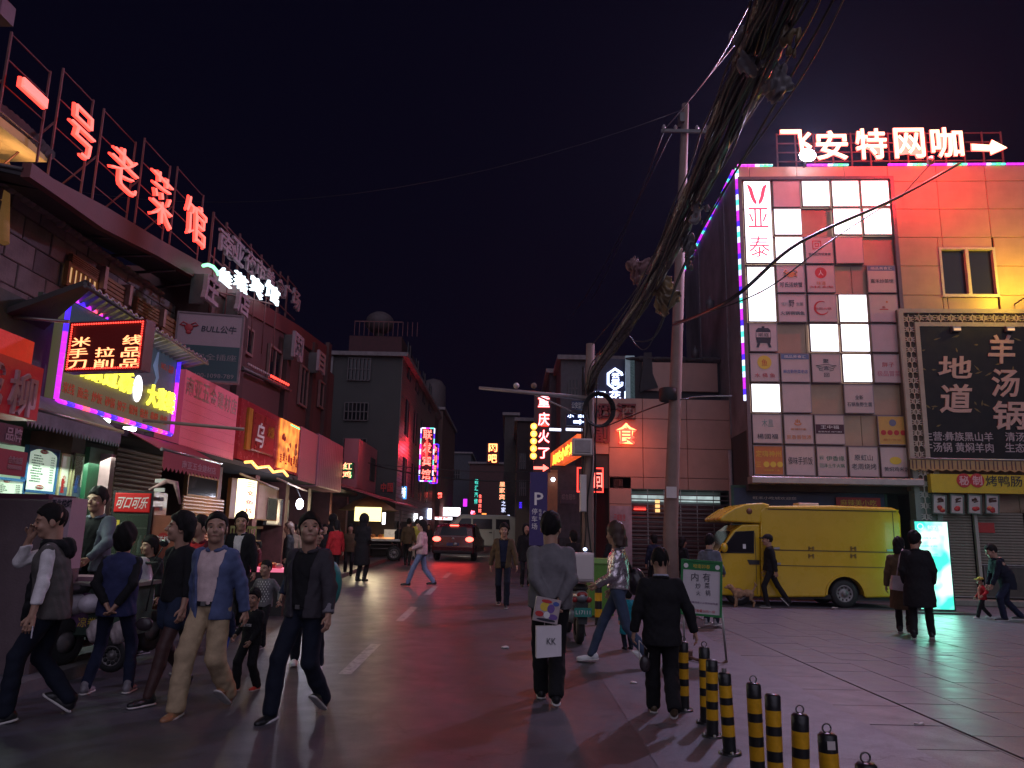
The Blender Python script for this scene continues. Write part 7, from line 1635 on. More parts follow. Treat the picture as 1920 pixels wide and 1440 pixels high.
# ------------------------------------------------------------------ rear-view scooter with white delivery box
def scooter(loc, rz, label, bodym, box=False, plate=None, lamp=False, name='scooter'):
    t = thing(name, label, 'scooter', loc, rz)   # faces +y, rear towards -y
    for y_ in (-.55, .62):
        wh = MB().lathe([(.12, -.05), (.2, -.055), (.235, -.03), (.235, .03), (.2, .055), (.12, .05)], (0, y_, .235), 18, axis='x').build('wheel', BLK, t); MB().lathe([(.001, -.03), (.12, -.03), (.12, .03), (.001, .03)], (0, y_, .235), 14, axis='x').build('rim', mat('wheel_grey', ()), wh)
    sd = Sdf(.05); sd.ell((0, -.35, .62), (.14, .42, .13)); sd.ell((0, -.72, .66), (.10, .16, .09)); sd.cap((0, -.1, .36), (0, .25, .34), .13); sd.ell((0, .42, .62), (.19, .10, .30)); sd.cap((0, .45, .85), (0, .40, 1.0), .10, .09)
    V, F = sd.mesh(.022); o = bpy.data.objects.new('body', mesh_from([(V, F)], 'body', bodym)); col.objects.link(o); o.parent = t
    sd = Sdf(.03); sd.ell((0, -.42, .77), (.15, .38, .06)); V, F = sd.mesh(.02); o = bpy.data.objects.new('seat', mesh_from([(V, F)], 'seat', BLK)); col.objects.link(o); o.parent = t
    MB().tube([(-.34, .30, 1.03), (-.15, .38, 1.02), (.15, .38, 1.02), (.34, .30, 1.03)], .018, 6).build('handlebar', BLK, t)
    for s_ in (-1, 1):
        MB().tube([(s_*.2, .36, 1.03), (s_*.28, .40, 1.2)], .008, 5).build('mirror_stem', BLK, t); MB().ball((s_*.29, .40, 1.25), (.07, .015, .045), 8, 5).build('mirror', GLASS, t)
        MB().ball((s_*.10, -.80, .62), (.045, .03, .04), 8, 5).build('indicator', mat('red_lens', (.3, .02, .02), .2, var=0), t)
    MB().hexa([(-.06, -.88, .30), (.06, -.88, .30), (.06, -.86, .30), (-.06, -.86, .30), (-.09, -.80, .60), (.09, -.80, .60), (.09, -.78, .60), (-.09, -.78, .60)]).build('mudguard', BLK, t)
    MB().ball((0, -.84, .69), (.08, .03, .04), 8, 5).build('tail_lamp', mat('red_lens', ()), t)
    if plate:
        p = BX(-.12, .12, -.90, -.89, .40, .52).build('number_plate', mat('teal_plate', (.03, .25, .20), .4), t); letters(plate, 0, .46, .2, .05, y=-.9005, d=.003, m=WHT, parent=p)
    if box: BX(-.165, .165, -.86, -.48, .86, 1.26, .025).build('delivery_box', WHITEP, t); BX(-.15, .15, -.87, -.861, .90, 1.22, .005).build('box_lid', WHITEP, t)
    MB().tube([(.13, .1, .3), (.22, .15, .02)], .015, 5).build('side_stand', STEEL, t); return t
q = G(1090, 1212); scooter((q.x-.05, q.y+.8, gz(q.x, q.y)), R(4), 'parked scooter seen from behind, white box and green number plate', mat('scooter_silver', (.3, .3, .33), .3, metal=.3), True, 'L17111')
BOL = mat('scooter_dark', (.03, .03, .035), .2, coat=.6)
q = G(470, 1125); scooter((q.x-.2, 10.9, .12), R(60), 'black motorbike parked behind the walking group, fairing shining', BOL)
scooter((-4.75, 12.0, .12), R(75), 'second black motorbike parked nose to the shops', BOL, )
scooter((-4.45, 8.95, .12), R(-20), 'white scooter with clear visor behind woman in blue vest', mat('scooter_white', (.5, .46, .5), .3))
for k, (px_, py_, c_) in enumerate(((170, 1132, 'clear-visored white helmet on scooter seat'), (178, 1182, 'pinkish white plastic bag hung on scooter'), (222, 1185, 'grey white plastic bag hung low on scooter'))):
    q = P(px_, py_, 8.45); t = thing('helmet' if k == 0 else 'plastic_bag', c_, 'helmet' if k == 0 else 'bag', q)
    sd = Sdf(.02); sd.ell((0, 0, 0), (.12, .13, .10) if k == 0 else (.085, .06, .12)); sd.wr = 0 if k == 0 else .012; V, F = sd.mesh(.015); o = bpy.data.objects.new('shell', mesh_from([(V, F)], 'shell', mat('helmet_white', (.6, .55, .6), .25) if k == 0 else mat('bag_white', (.5, .42, .42), .4, bump=.6, bscale=15))); col.objects.link(o); o.parent = t
# ------------------------------------------------------------------ drinks fridge, menu box, cart
def bx_on(px_l, px_r, ytop, Y, zb, depth, name, label, cat, rz=0):
    a, c = P(px_l, 1000, Y), P(px_r, 1000, Y); zt_ = P((px_l+px_r)/2, ytop, Y).z; t = thing(name, label, cat, ((a.x+c.x)/2, Y, zb), rz); return t, c.x-a.x, zt_-zb
t, w, h = bx_on(206, 279, 920, 9.9, .12, .6, 'drinks_fridge', 'black drinks fridge with red header in white script', 'fridge', R(8))
FRB = mat('fridge_black', (.02, .02, .022), .35, var=.1)
b = MB(); b.box(-w/2, -w/2+.04, 0, .6, 0, h); b.box(w/2-.04, w/2, 0, .6, 0, h); b.box(-w/2+.041, w/2-.041, .5, .6, 0, h); b.box(-w/2+.041, w/2-.041, 0, .5, 0, .22); b.box(-w/2+.041, w/2-.041, .012, .5, h-.30, h); b.build('cabinet', FRB, t)
BX(-w/2+.03, w/2-.03, -.02, -.002, h-.27, h-.03, .01).build('header', mat('cola_red', (.5, .012, .012), .35, var=.1, emit=(1, .02, .02), es=.12), t)
letters('可口可乐', 0, h-.15, w*.76, .15, y=-.021, d=.005, m=WHT, parent=t, off=.012, skew=.25)
for k in range(4): BX(-w/2+.05, w/2-.05, .05, .48, .42+k*.33, .435+k*.33).build('shelf', STEEL, t)
cc_ = [REDP, INKG, mat('bottle_brown', (.12, .06, .02), .3), mat('bottle_clear', (.3, .35, .33), .2)]
bd = [MB().lathe([(.03, 0), (.033, .01), (.033, .15), (.012, .2), (.012, .23), (.0005, .232)], (0, 0, 0), 8).data('bottle', m_) for m_ in cc_]
for k in range(3):
    for j in range(7): o = bpy.data.objects.new('bottle', bd[(j+k) % 4]); col.objects.link(o); o.parent = t; o.location = (-w/2+.09+j*(w-.18)/6, .12, .437+k*.33)
BX(-w/2+.035, w/2-.035, -.02, -.006, .22, h-.29).build('glass_door', mat('fridge_glass', (.1, .12, .09), .1, var=0, bump=0, alpha=.35), t)
BX(-w/2+.05, -w/2+.09, -.05, -.021, .7, 1.1).build('handle', STEEL, t); BX(-w/2+.06, -w/2+.12, -.024, -.021, h-.45, h-.37).build('sticker', INKY, t)
BX(w/2+.002, w/2+.01, .05, .56, .1, h-.2).build('side_poster', mat('orange_poster', (.35, .10, .05), .5, var=.4, scale=3), t)
BX(w/2+.02, w/2+.30, .02, .05, .2, h-.3).build('poster_panel', mat('orange_poster', ()), t)
for s_, z, sz_ in (('鲜榨', 1.28, .1), ('饮料', .98, .09)): letters(s_, w/2+.16, z, .18, sz_, y=.019, d=.004, m=WHT, parent=t)
disc(t, w/2+.16, 1.28, .09, REDP, y=.0195, d=.0015, sx=.8)
b = MB(); b.tube([(w/2-.1, .1, h+.02), (w/2+.1, .12, h+.14), (w/2+.22, .1, h+.12), (w/2+.3, .1, h-.15)], [.012, .03, .035, .012], 7); b.build('draped_cloth', mat('red_white_cloth', (.55, .3, .3), .7, var=.6, scale=8), t)
q = P(300, 905, 10.2); t = thing('price_card', 'stack of small white price strips on shutter beside the fridge', 'sign', q)
for k in range(9): BX(-.07, .07, 0, .01, -.12*k, -.12*k+.05).build('strip', WHITEP, t)
# large grey-mauve cabinet at near left with white panel text
t, w, h = bx_on(-70, 86, 934, 7.9, .0, .6, 'stall_cabinet', 'big mauve-grey stall cabinet at frame edge', 'cabinet')
BX(-w/2, w/2, 0, .7, .0, h, .02).build('body', mat('mauve_cabinet', (.13, .09, .10), .5, var=.15, dirt=.2), t); BX(-w/2+.1, w/2-.05, .05, .55, h+.002, h+.05).build('lid', mat('plum_board', ()), t)
t, w, h = board(BW(7.85), (88, 930, 130, 1070), 'stall_sign', 'pinkish white panel with black barbecue characters at its top', 'sign', mat('pinkish_panel', (.42, .29, .34), .4, var=.06), [('西北烧烤', .5, .1, .92, .11, INK, dict(off=.012))], thick=.3, fr=None)
# stall cart in front of seated man
t = thing('stall_cart', 'dark food cart with green picture side and steel top before the stallholder', 'cart', (P(155, 1100, 8.5).x, 8.5, .05), 0)
BX(-.55, .5, 0, .6, .35, .86, .02).build('body', mat('cart_green', (.03, .06, .04), .5, var=.9, scale=5, dirt=.2), t); BX(-.6, .55, -.06, .66, .87, .91, .01).build('worktop', STEEL, t)
for x in (-.45, .4):
    wheel(t, x, .17, .17, y=-.04, w=.08)
BX(-.4, .1, -.008, -.001, .45, .8).build('picture', mat('cart_print', (.12, .05, .12), .5, var=.9, scale=7), t); letters('凉卷粉', .15, .5, .3, .1, y=-.009, d=.003, m=INKY, parent=t)
MB().box(-.3, .2, .1, .5, .911, .96).build('tray', mat('tray_pink', (.35, .2, .25), .4), t)
# barbecue stall with glow, and long table
q = P(470, 1035, 13.5); t = thing('barbecue_stall', 'low barbecue table glowing pink in front of the shop window', 'stall', (q.x, 13.5, .12))
BX(-.6, .6, 0, .6, .0, .72).build('body', DARK2, t); BX(-.6, .6, -.02, .62, .722, .78).build('tray', glow('pink_tray', (1, .2, .35), .8), t)
for k in range(9): MB().ball((random.uniform(-.5, .5), random.uniform(.1, .5), .82), (.07, .07, .05), 7, 5).build('food', random.choice([REDP, mat('pink_food', (.6, .3, .3), .5), INKO]), t)
for px_ in (455, ): 
    a = P(px_, 1015, 12.5); t = thing('vegetable_crate', 'small yellowish plastic crate by the barbecue stall', 'crate', a); b = MB(); b.box(-.2, .2, 0, .3, 0, .02); [b.box(-.2+.4*k/8-.01, -.2+.4*k/8+.01, -.01, .0, .02, .22) for k in range(9)]; b.box(-.21, .21, -.012, .31, .2, .24); b.build('body', mat('crate_yellow', (.4, .35, .12), .5), t)
# food tricycle stall
q = G(712, 1052); t = thing('food_tricycle', 'food tricycle with lit tray of goods and spoked wheels', 'cart', (q.x, q.y, q.z), R(5))
BX(-.9, .7, 0, .9, .72, .80).build('tray', STEEL, t); BX(-.85, .65, .1, .8, .803, .86).build('goods', glow('glowing_goods', (1, .42, .15), .9, var=.7), t)  # stall light on the goods painted in as uneven emission
for k in range(14): MB().ball((random.uniform(-.8, .6), random.uniform(.1, .7), .9), (.09, .09, .08), 7, 5).build('food', random.choice([INKY, INKO, REDP, WHT]), t)
for x in (-.65, .5): wheel(t, x, .28, .28, y=-.02, w=.06); wheel(t, x, .28, .28, y=.85, w=.06)
b = MB()
for x in (-.85, .65): b.tube([(x, .05, .8), (x, .05, 1.9)], .02, 5); b.tube([(x, .85, .8), (x, .85, 1.9)], .02, 5)
b.tube([(-.85, .05, .45), (.65, .05, .45)], .02, 5); b.tube([(-.85, .05, .6), (.65, .05, .6)], .015, 5); b.build('frame', FRAMEM, t)
BX(.1, .55, .1, .5, .862, 1.15).build('glass_case', mat('case_pale', (.4, .35, .3), .3, emit=(1, .8, .6), es=.3), t)
q = P(690, 960, 26); t = thing('parasol', 'dull yellowish parasol over the food tricycle', 'parasol', (q.x, 26, .4)); MB().lathe([(.03, 2.3), (.5, 2.15), (1.0, 1.85)], (0, 0, 0), 10, smooth=False).build('canopy', mat('parasol_cloth', (.25, .2, .1), .8), t); MB().tube([(0, 0, 0), (0, 0, 2.3)], .025, 6).build('pole', STEEL, t)
# ------------------------------------------------------------------ cars
def outline_car(label, loc, rz, L_, Wd, H_, prof, glassp, bodym, name='parked_car', van=False):
    t = thing(name, label, 'van' if van else 'car', loc, rz)      # length along y, rear at y=0 facing -y
    # body by cross-section loft: widths shrink towards the roof
    n = len(prof); vs = []; ws_ = []
    b = MB()
    for (y, z) in prof: f = 1-(.16 if not van else .08)*max(0, (z-.85)/(H_-.85)); ws_.append(Wd/2*f)
    for s_ in (-1, 1): vs += [(s_*ws_[i], prof[i][0], prof[i][1]) for i in range(n)]
    fs = [tuple(range(n)), tuple(range(2*n-1, n-1, -1))]+[(i, i+n, (i+1) % n+n, (i+1) % n) for i in range(n)]
    b.add(vs, fs); o = bev(b.build('body', bodym, t), .07, 4)
    for nm, pts in glassp: MB().add(pts, [tuple(range(len(pts)))]).build(nm, GLASS, t)
    return t
CARR = mat('car_darkred', (.10, .012, .015), .25, var=.05, bump=0, coat=.6)
q = G(848, 1052); t = outline_car('dark red hatchback seen from behind with both brake lamps glowing', (q.x, q.y, q.z), R(-4), 4.3, 1.75, 1.5, [(.05, .28), (0, .55), (.03, .95), (.35, 1.38), (.8, 1.48), (2.3, 1.5), (3.1, 1.02), (4.2, .85), (4.25, .3)], [('rear_window', [(-.58, .065, 1.02), (.58, .065, 1.02), (.50, .32, 1.36), (-.50, .32, 1.36)]), ('side_window', [(.875, .5, .98), (.875, 2.6, .98), (.80, 2.2, 1.38), (.80, .7, 1.38)])], CARR, 'red_car')
BR = glow('brake_red', (1, .07, .05), 9); BRO = glow('lamp_halo', (1, .03, .02), 3)
for s_ in (-1, 1):
    MB().ball((s_*.68, .02, .86), (.17, .06, .10), 12, 7).build('brake_lamp', BR, t)
    wheel(t, 0, .32, .32, y=0, w=.2).rotation_euler = (0, 0, R(90)); t.children[-1].location = (s_*.78+.1, .85, .32)
MB().box(-.18, .18, .26, .30, 1.38, 1.43).build('high_brake_lamp', BR, t)
BX(-.26, .26, -.03, -.005, .60, .72).build('number_plate', mat('plate_dim_blue', (.06, .07, .16), .4), t); BX(-.8, .8, -.05, .02, .30, .42, .02).build('bumper', BLK, t); MB().ball((0, -.01, .88), (.07, .02, .05), 8, 5).build('badge', STEEL, t)
MB().ball((.1, -.04, .66), (.10, .02, .07), 8, 5).build('bright_patch', STEEL, t)
ld = bpy.data.lights.new('brake_light', 'AREA'); ld.size = 1.5; ld.size_y = .15; ld.shape = 'RECTANGLE'; ld.energy = 13; ld.color = (1, .04, .03); lo = bpy.data.objects.new('brake_light', ld); col.objects.link(lo); lo.parent = t; lo.location = (0, -.1, .86); lo.rotation_euler = (R(-80), 0, 0)
ld = bpy.data.lights.new('head_light', 'SPOT'); ld.energy = 260; ld.color = (1, .85, .6); ld.spot_size = R(70); ld.shadow_soft_size = .1; lo = bpy.data.objects.new('head_light', ld); col.objects.link(lo); lo.parent = t; lo.location = (0, 4.4, .65); lo.rotation_euler = (R(78), 0, 0); t.scale = (.93, .93, .95)
VANM = mat('van_silver', (.22, .21, .20), .35, metal=.3, var=.05, bump=0)
q = G(925, 1036); t = outline_car('silver minivan standing crosswise beyond the red hatchback', (q.x+1.2, q.y+.3, q.z), R(97), 4.2, 1.65, 1.95, [(.0, .3), (0, 1.0), (.15, 1.85), (.6, 1.95), (3.0, 1.95), (3.5, 1.5), (4.1, 1.0), (4.2, .35)], [('side_window', [(-.84, .45, 1.2), (-.84, 1.2, 1.2), (-.80, 1.2, 1.72), (-.80, .5, 1.72)]), ('side_window', [(-.84, 1.4, 1.2), (-.84, 2.4, 1.2), (-.80, 2.4, 1.72), (-.80, 1.4, 1.72)]), ('side_window', [(-.84, 2.5, 1.2), (-.84, 3.3, 1.2), (-.80, 3.0, 1.72), (-.80, 2.5, 1.72)])], VANM, 'minivan', True)
for c in list(t.children):
    if c.name.startswith('side_window'):
        c2 = c.copy(); c2.data = c.data.copy(); col.objects.link(c2); c2.scale = (-1, 1, 1)
        c.location.x -= .012; c2.location.x += .012
for y in (.8, 3.3):
    for s_ in (-1, 1): wheel(t, 0, .3, .3, y=0, w=.18).rotation_euler = (0, 0, R(90)); t.children[-1].location = (s_*.76+.09, y, .3)
for s_ in (-1, 1): MB().box(s_*.826-.01, s_*.826+.01, 1.28, 1.30, .5, 1.15).build('door_seam', BLK, t); MB().box(s_*.84-.015, s_*.84+.015, 1.4, 1.55, 1.0, 1.05).build('door_handle', BLK, t)
q = G(835, 1018); t = outline_car('white truck front far down the lane with lit cab', (q.x-1.2, q.y+9, q.z), 0, 5, 2.1, 2.6, [(0, .4), (0, 2.5), (.5, 2.6), (4, 2.6), (4.5, 1.5), (5, 1.2), (5, .4)], [('rear_window', [(-.7, -.02, 1.6), (.7, -.02, 1.6), (.6, -.02, 2.2), (-.6, -.02, 2.2)])], mat('truck_pale', (.3, .32, .3), .4), 'truck', True)
# smoke lit by the lamp over the barbecue
# litter, leaves, bin
b = MB()
for k, (px_, py_, s_, c_, m_) in enumerate(((943, 1215, .05, 'torn scrap of white paper on the dark road', WHITEP), (122, 1289, .035, 'yellowish leaf scrap on the road by the woman in blue', mat('leaf_scrap', (.4, .3, .1), .7)), (1335, 1170, .07, 'crumpled white tissue under the easel board', WHITEP), (1310, 1178, .03, 'small tissue scrap beside the crumpled one', WHITEP), (1193, 1282, .05, 'pale litter scrap on concrete behind the short man', WHITEP), (1565, 1141, .06, 'small white cup lying by the truck wheel', WHITEP), (1725, 1360, .03, 'tiny pale scrap on the old stone strip', WHITEP))):
    q = G(px_, py_); t = thing('litter', c_, 'litter', q+Vector((0, 0, .006))); sd = Sdf(.01); sd.wr = .006*1; sd.seed = k
    for j in range(3): sd.ell((random.uniform(-1, 1)*s_, random.uniform(-1, 1)*s_*.6, s_*.15), (s_*.7, s_*.5, s_*.25))
    V, F = sd.mesh(.009); o = bpy.data.objects.new('scrap', mesh_from([(V, F)], 'scrap', m_)); col.objects.link(o); o.parent = t
q = P(1129, 1120, 14.2); t = thing('waste_bin', 'lime green wheeled waste bin behind the girl in silver jacket', 'bin', (q.x, 14.2, gz(q.x, 14.2)))
BG = mat('bin_green', (.10, .25, .03), .45, var=.15, dirt=.2)
MB().hexa([(-.2, 0, .05), (.2, 0, .05), (.2, .45, .05), (-.2, .45, .05), (-.26, -.05, .95), (.26, -.05, .95), (.26, .5, .95), (-.26, .5, .95)]).build('body', BG, t); MB().hexa([(-.28, -.08, .955), (.28, -.08, .955), (.28, .52, .955), (-.28, .52, .955), (-.25, 0, 1.04), (.25, 0, 1.04), (.25, .5, 1.04), (-.25, .5, 1.04)]).build('lid', BG, t)
# dog beside the truck cab
q = G(1392, 1137); DOG = mat('dog_fur', (.34, .20, .11), .85, var=.4, scale=7, bump=.5, bscale=90)
sd = Sdf(.03); sd.wr = .006
sd.ell((-.13, 0, .30), (.13, .085, .11)); sd.ell((.10, 0, .30), (.14, .07, .085)); sd.cap((-.2, 0, .33), (-.30, 0, .42), .06, .05); sd.ell((-.33, 0, .44), (.07, .055, .055)); sd.cap((-.37, 0, .43), (-.44, 0, .41), .034, .022)
for s_ in (-1, 1):
    sd.cap((-.32, s_*.04, .48), (-.30, s_*.06, .42), .018, .012, k=.01)
    x0 = -.19+s_*.03; sd.cap((x0, s_*.05, .26), (x0+.01, s_*.05, .13), .035, .02); sd.cap((x0+.01, s_*.05, .13), (x0-.01+s_*.02, s_*.05, .015), .02, .018)
    x1 = .20+s_*.02; sd.cap((x1-.02, s_*.05, .28), (x1-.04, s_*.05, .18), .05, .03); sd.cap((x1-.04, s_*.05, .18), (x1+.04, s_*.05, .10), .025, .018); sd.cap((x1+.04, s_*.05, .10), (x1+.02, s_*.05, .015), .017, .018)
sd.cap((.23, 0, .36), (.29, 0, .48), .022, .02); sd.cap((.29, 0, .48), (.25, 0, .56), .022, .012)
V, F = sd.mesh(.010); o = bpy.data.objects.new('dog', mesh_from([(V, F)], 'dog', DOG)); col.objects.link(o); tag(o, 'small tan curly-tailed dog walking beside the yellow truck', 'dog'); o.location = (q.x, q.y-.15, q.z); o.scale = (1.05, 1.05, 1.05); o.rotation_euler = (0, 0, R(8))
# ------------------------------------------------------------------ people
def gp_(px, py): g_ = G(px, py); return (g_.x, g_.y, g_.z)
def at(px, py, top):
    """feet at a street point; stature from how high the head stands there"""
    g_ = G(px, py); zt = P(px, top, g_.y).z; return (g_.x, g_.y, g_.z), zt-g_.z
GRP = 'people walking in the night street'
JJ = {}
def who(key, label, feet, hy, rot, **kw):
    loc, Hh = at(*feet, hy); Hh = kw.pop('H', None) or min(1.86, max(.7, Hh*kw.pop('hs', 1.0))); r, J = person(label, loc, rot, H=Hh, group=GRP, **kw); JJ[key] = (r, J, Hh/1.72); return r, J, Hh/1.72
def world(key, v): r, J, s = JJ[key]; a = r.rotation_euler[2]; return Vector((r.location.x+s*(v[0]*math.cos(a)-v[1]*math.sin(a)), r.location.y+s*(v[0]*math.sin(a)+v[1]*math.cos(a)), r.location.z+s*v[2]))
SK = mat('cloth_lightblue_denim', (.07, .10, .20), .85, var=.3, bump=.12, bscale=90)
# foreground group
who('vest', 'person in grey quilted vest and white sleeves, hand raised to mouth, dark hood', (70, 1348), 950, 112, lf=(-.10, .22, .0), rf=(.12, -.20, .04), lfp=12, rfp=-35, rh=(.02, .23, 1.46), re=(.5, .5, -1), lh=(-.27, .10, .82), le=(-.5, -1, 0), top=('vest', 'vestgrey'), shirt=('white', CL['white'], .05), sleeve=.9, hair='crew', near=True, yaw=12, nod=-10, hood='black', legs=('darkblue', .095, .068), hem=.80, girth=1.08, lean=.05)
who('bluev', 'person seen from behind in blue vest, hands clasped behind the back', (200, 1300), 990, 6, lf=(-.20, -.05, 0), rf=(.20, .03, 0), lh=(-.05, -.17, .93), rh=(.06, -.18, .92), le=(-1, -.4, .1), re=(1, -.4, .1), top=('vest', 'bluevest'), shirt=('black', CL['black'], 0), sleeve=.95, hair='puff', legs=('navy', .088, .06), hem=.80, near=True, shoes='greyshoe', girth=1.12, yaw=0, nod=8)
who('shorts', 'person in dark blouse, denim shorts and black tights, head turned aside', (312, 1312), 968, 150, lf=(-.10, .28, 0), rf=(.12, -.30, .06), rfp=-40, lh=(-.26, .12, .82), rh=(.25, -.05, .82), top=('shirt', 'black'), hair='bob', skinlegs=('tights', (.06, .03, .028)), legs=('denimshort', .112, .10), hem=.90, near=True, sleeve=.62, shoes='black', yaw=-38, nod=6, girth=1.0, sh=.92)
who('bluej', 'person smiling in open blue bomber jacket, pale tee and khaki trousers', (378, 1336), 968, 168, lf=(-.10, -.24, .05), rf=(.10, .24, .0), lfp=-35, rfp=10, lh=(-.26, -.14, .86), rh=(.24, -.10, .84), le=(-.6, -1, 0), re=(.6, -1, 0), top=('jacket', 'blue'), shirt=('pinktee', (.62, .47, .46), .095), legs=('khaki', .098, .084), shoes='tanshoe', hair='receding', hem=.80, near=True, yaw=28, nod=6, girth=1.06)
who('denim', 'person in dark denim jacket and jeans looking up aside, wristwatch on', (560, 1345), 970, 160, lf=(-.10, -.22, .05), rf=(.14, .22, 0), lfp=-35, rfp=8, lh=(-.34, .16, .84), rh=(.30, -.16, 1.0), re=(.8, -1, 0), le=(-.9, -.6, 0), top=('jacket', 'denimgrey'), shirt=('black', CL['black'], .085), legs=('darkblue', .094, .072), shoes='black', hair='short', hem=.84, near=True, yaw=38, nod=16, girth=1.12, sleeve=.86)
who('hood1', 'child in black hooded top with white chest print and orange laces', (464, 1294), 1110, 158, lf=(-.12, -.10, 0), rf=(.13, .16, 0), lh=(-.12, .17, .88), rh=(.32, .05, .95), top=('sweater', 'black'), legs=('black', .10, .08), shoes='redshoe', hair='short', child=True, near=True, hem=.80, girth=1.15, yaw=10)
who('check', 'child in black and white checked top holding an adult hand', (488, 1214), 1056, 172, lf=(-.09, .12, 0), rf=(.10, -.10, .02), lh=(-.38, .10, .95), rh=(.36, .05, .98), top=('sweater', 'grey'), legs=('black', .095, .075), shoes='black', hair='crew', child=True, near=True, hem=.82, girth=1.1, yaw=-14)
who('behind1', 'person in dark red top half hidden behind the blue bomber jacket', (352, 1230), 972, 185, top=('jacket', 'maroon'), shirt=('red', CL['red'], .06), hair='short', near=True, vox=.016, nod=10, yaw=-40, shoes='redshoe', lf=(-.1, .2, 0), rf=(.1, -.2, .03))
who('behind2', 'person with tied hair and pale scarf behind the blue bomber jacket', (437, 1180), 965, 175, top=('jacket', 'black'), shirt=('white', CL['white'], .05), hair='bob', vox=.016, near=True, yaw=18, shoes='black')
who('behind3', 'person in dark coat with teal backpack behind the denim jacket', (574, 1252), 985, 190, top=('jacket', 'navy'), hair='bob', vox=.016, near=True, yaw=35, lf=(-.16, .2, 0), rf=(.16, -.15, .02), shoes='whiteshoe', lh=(.15, .4, .8), rh=(.35, .1, .85), legs=('darkblue', .08, .062))
who('stall', 'stallholder person in open dark blue jacket and black shirt', (178, 1218), 930, 176, top=('jacket', 'steel'), shirt=('black', CL['black'], .08), hair='short', vox=.014, near=True, H=1.74, yaw=-6, lh=(-.12, .25, .96), rh=(.16, .25, .94), le=(-1, -.2, 0), re=(1, -.2, 0), girth=1.1)
JJ['stall'][0].location = (P(178, 1000, 9.2).x, 9.2, .22)
# hand details and carried things
def carried(name, label, cat, p, rz=0): return thing(name, label, cat, p, rz)
r, J, s = JJ['denim']; q = world('denim', J['wL']); wt = MB().lathe([(.038, -.012), (.041, 0), (.038, .012)], (0, 0, 0), 14).build('wristwatch', mat('steel_watch', (.6, .5, .35), .25, metal=.9), None); wt.parent = r; wt.location = Vector(J['wL']+(J['eL']-J['wL'])*.09); dv = Vector(J['eL']-J['wL']); wt.rotation_euler = dv.to_track_quat('Z', 'Y').to_euler()
cu = Sdf(.01); d_ = unit(J['wL']-J['eL']); c_ = J['eL']+(J['wL']-J['eL'])*.80; cu.cap(c_-d_*.03, c_+d_*.035, .052, .05); cu.cut(c_+d_*.04, d_); cu.cut(c_-d_*.04, -d_); V, F = cu.mesh(.008); o = bpy.data.objects.new('cuff', mesh_from([(V, F)], 'cuff', cloth('cuff_grey', (.22, .2, .22)))); col.objects.link(o); o.parent = r
def belt(key, z=.93):
    r, J, s = JJ[key]; b = MB(); n = 20; pts = [(.172*math.cos(a), .130*math.sin(a), z) for a in np.linspace(0, 2*math.pi, n)]
    for i in range(n-1):
        (x0, y0, _), (x1, y1, _) = pts[i], pts[i+1]; b.add([(x0, y0, z-.02), (x1, y1, z-.02), (x1, y1, z+.02), (x0, y0, z+.02)], [(0, 1, 2, 3)])
    o = b.build('belt', mat('belt_black', (.01, .01, .012), .3), r); BX(-.022, .022, .130, .140, z-.018, z+.018).build('buckle', STEEL, o)
belt('bluej', .945); belt('denim', .94)
r, J, s = JJ['vest']; sc_ = Sdf(.03); sc_.wr = .008; n_ = J['neck']
for k in range(7): sc_.cap((.05, .11+.012*k, n_[2]-.02-.085*k), (.05+.006*k, .12+.010*k, n_[2]-.10-.085*k), .045, .05)
V, F = sc_.mesh(.011); o = bpy.data.objects.new('scarf', mesh_from([(V, F)], 'scarf', cloth('black', CL['black']))); col.objects.link(o); o.parent = r
r, J, s = JJ['hood1']; o = letters('ICE1928', 0, 1.15, .22, .05, y=0, d=.004, name='chest_print', m=WHT, parent=r); o.rotation_euler = (0, 0, R(180)); o.location = (0, .172, 0)
r, J, s = JJ['check']; o = letters('LO·', 0, 1.10, .16, .05, y=0, d=.004, name='chest_print', m=INK, parent=r); o.rotation_euler = (0, 0, R(180)); o.location = (0, .168, 0)
b = MB()
for i in range(11):
    for k in range(9):
        if (i+k) % 2: a = R(90)+(i-5)*.17; a2 = a+.085; z = .93+k*.05; b.add([(.178*math.cos(a), .150*math.sin(a), z), (.178*math.cos(a2), .150*math.sin(a2), z), (.178*math.cos(a2), .150*math.sin(a2), z+.03), (.178*math.cos(a), .150*math.sin(a), z+.03)], [(0, 1, 2, 3)])
b.build('check_print', WHT, r)
q = world('behind3', V3(.05, -.22, 1.15)); t = carried('backpack', 'round teal backpack on person behind the denim jacket', 'backpack', q)
TL = P(618, 1095, 8.6); t.location = TL; sd = Sdf(.03); sd.ell((0, 0, 0), (.13, .12, .25)); sd.ell((-.02, -.08, -.08), (.10, .08, .13)); V, F = sd.mesh(.016); o = bpy.data.objects.new('body', mesh_from([(V, F)], 'body', mat('teal_nylon', (.015, .20, .19), .5))); col.objects.link(o); o.parent = t
q = world('vest', JJ['vest'][1]['wL']); t = carried('phone', 'small pale phone held in lowered hand of vest wearer', 'phone', q+Vector((.03, -.02, -.12)), R(30)); BX(-.005, .005, -.03, .03, -.05, .04, .002).build('case', mat('phone_white', (.5, .5, .55), .2), t)
t = carried('handbag', 'small dark handbag at hip of person in shorts', 'bag', P(272, 1160, 7.7)); sd = Sdf(.02); sd.ell((0, 0, -.05), (.085, .04, .065)); V, F = sd.mesh(.012); o = bpy.data.objects.new('body', mesh_from([(V, F)], 'body', mat('bag_dark', (.04, .03, .035), .3))); col.objects.link(o); o.parent = t
MB().tube([(0, 0, .07), (.03, .02, .4), (.10, .1, .62)], .007, 5).build('strap', BLK, t)
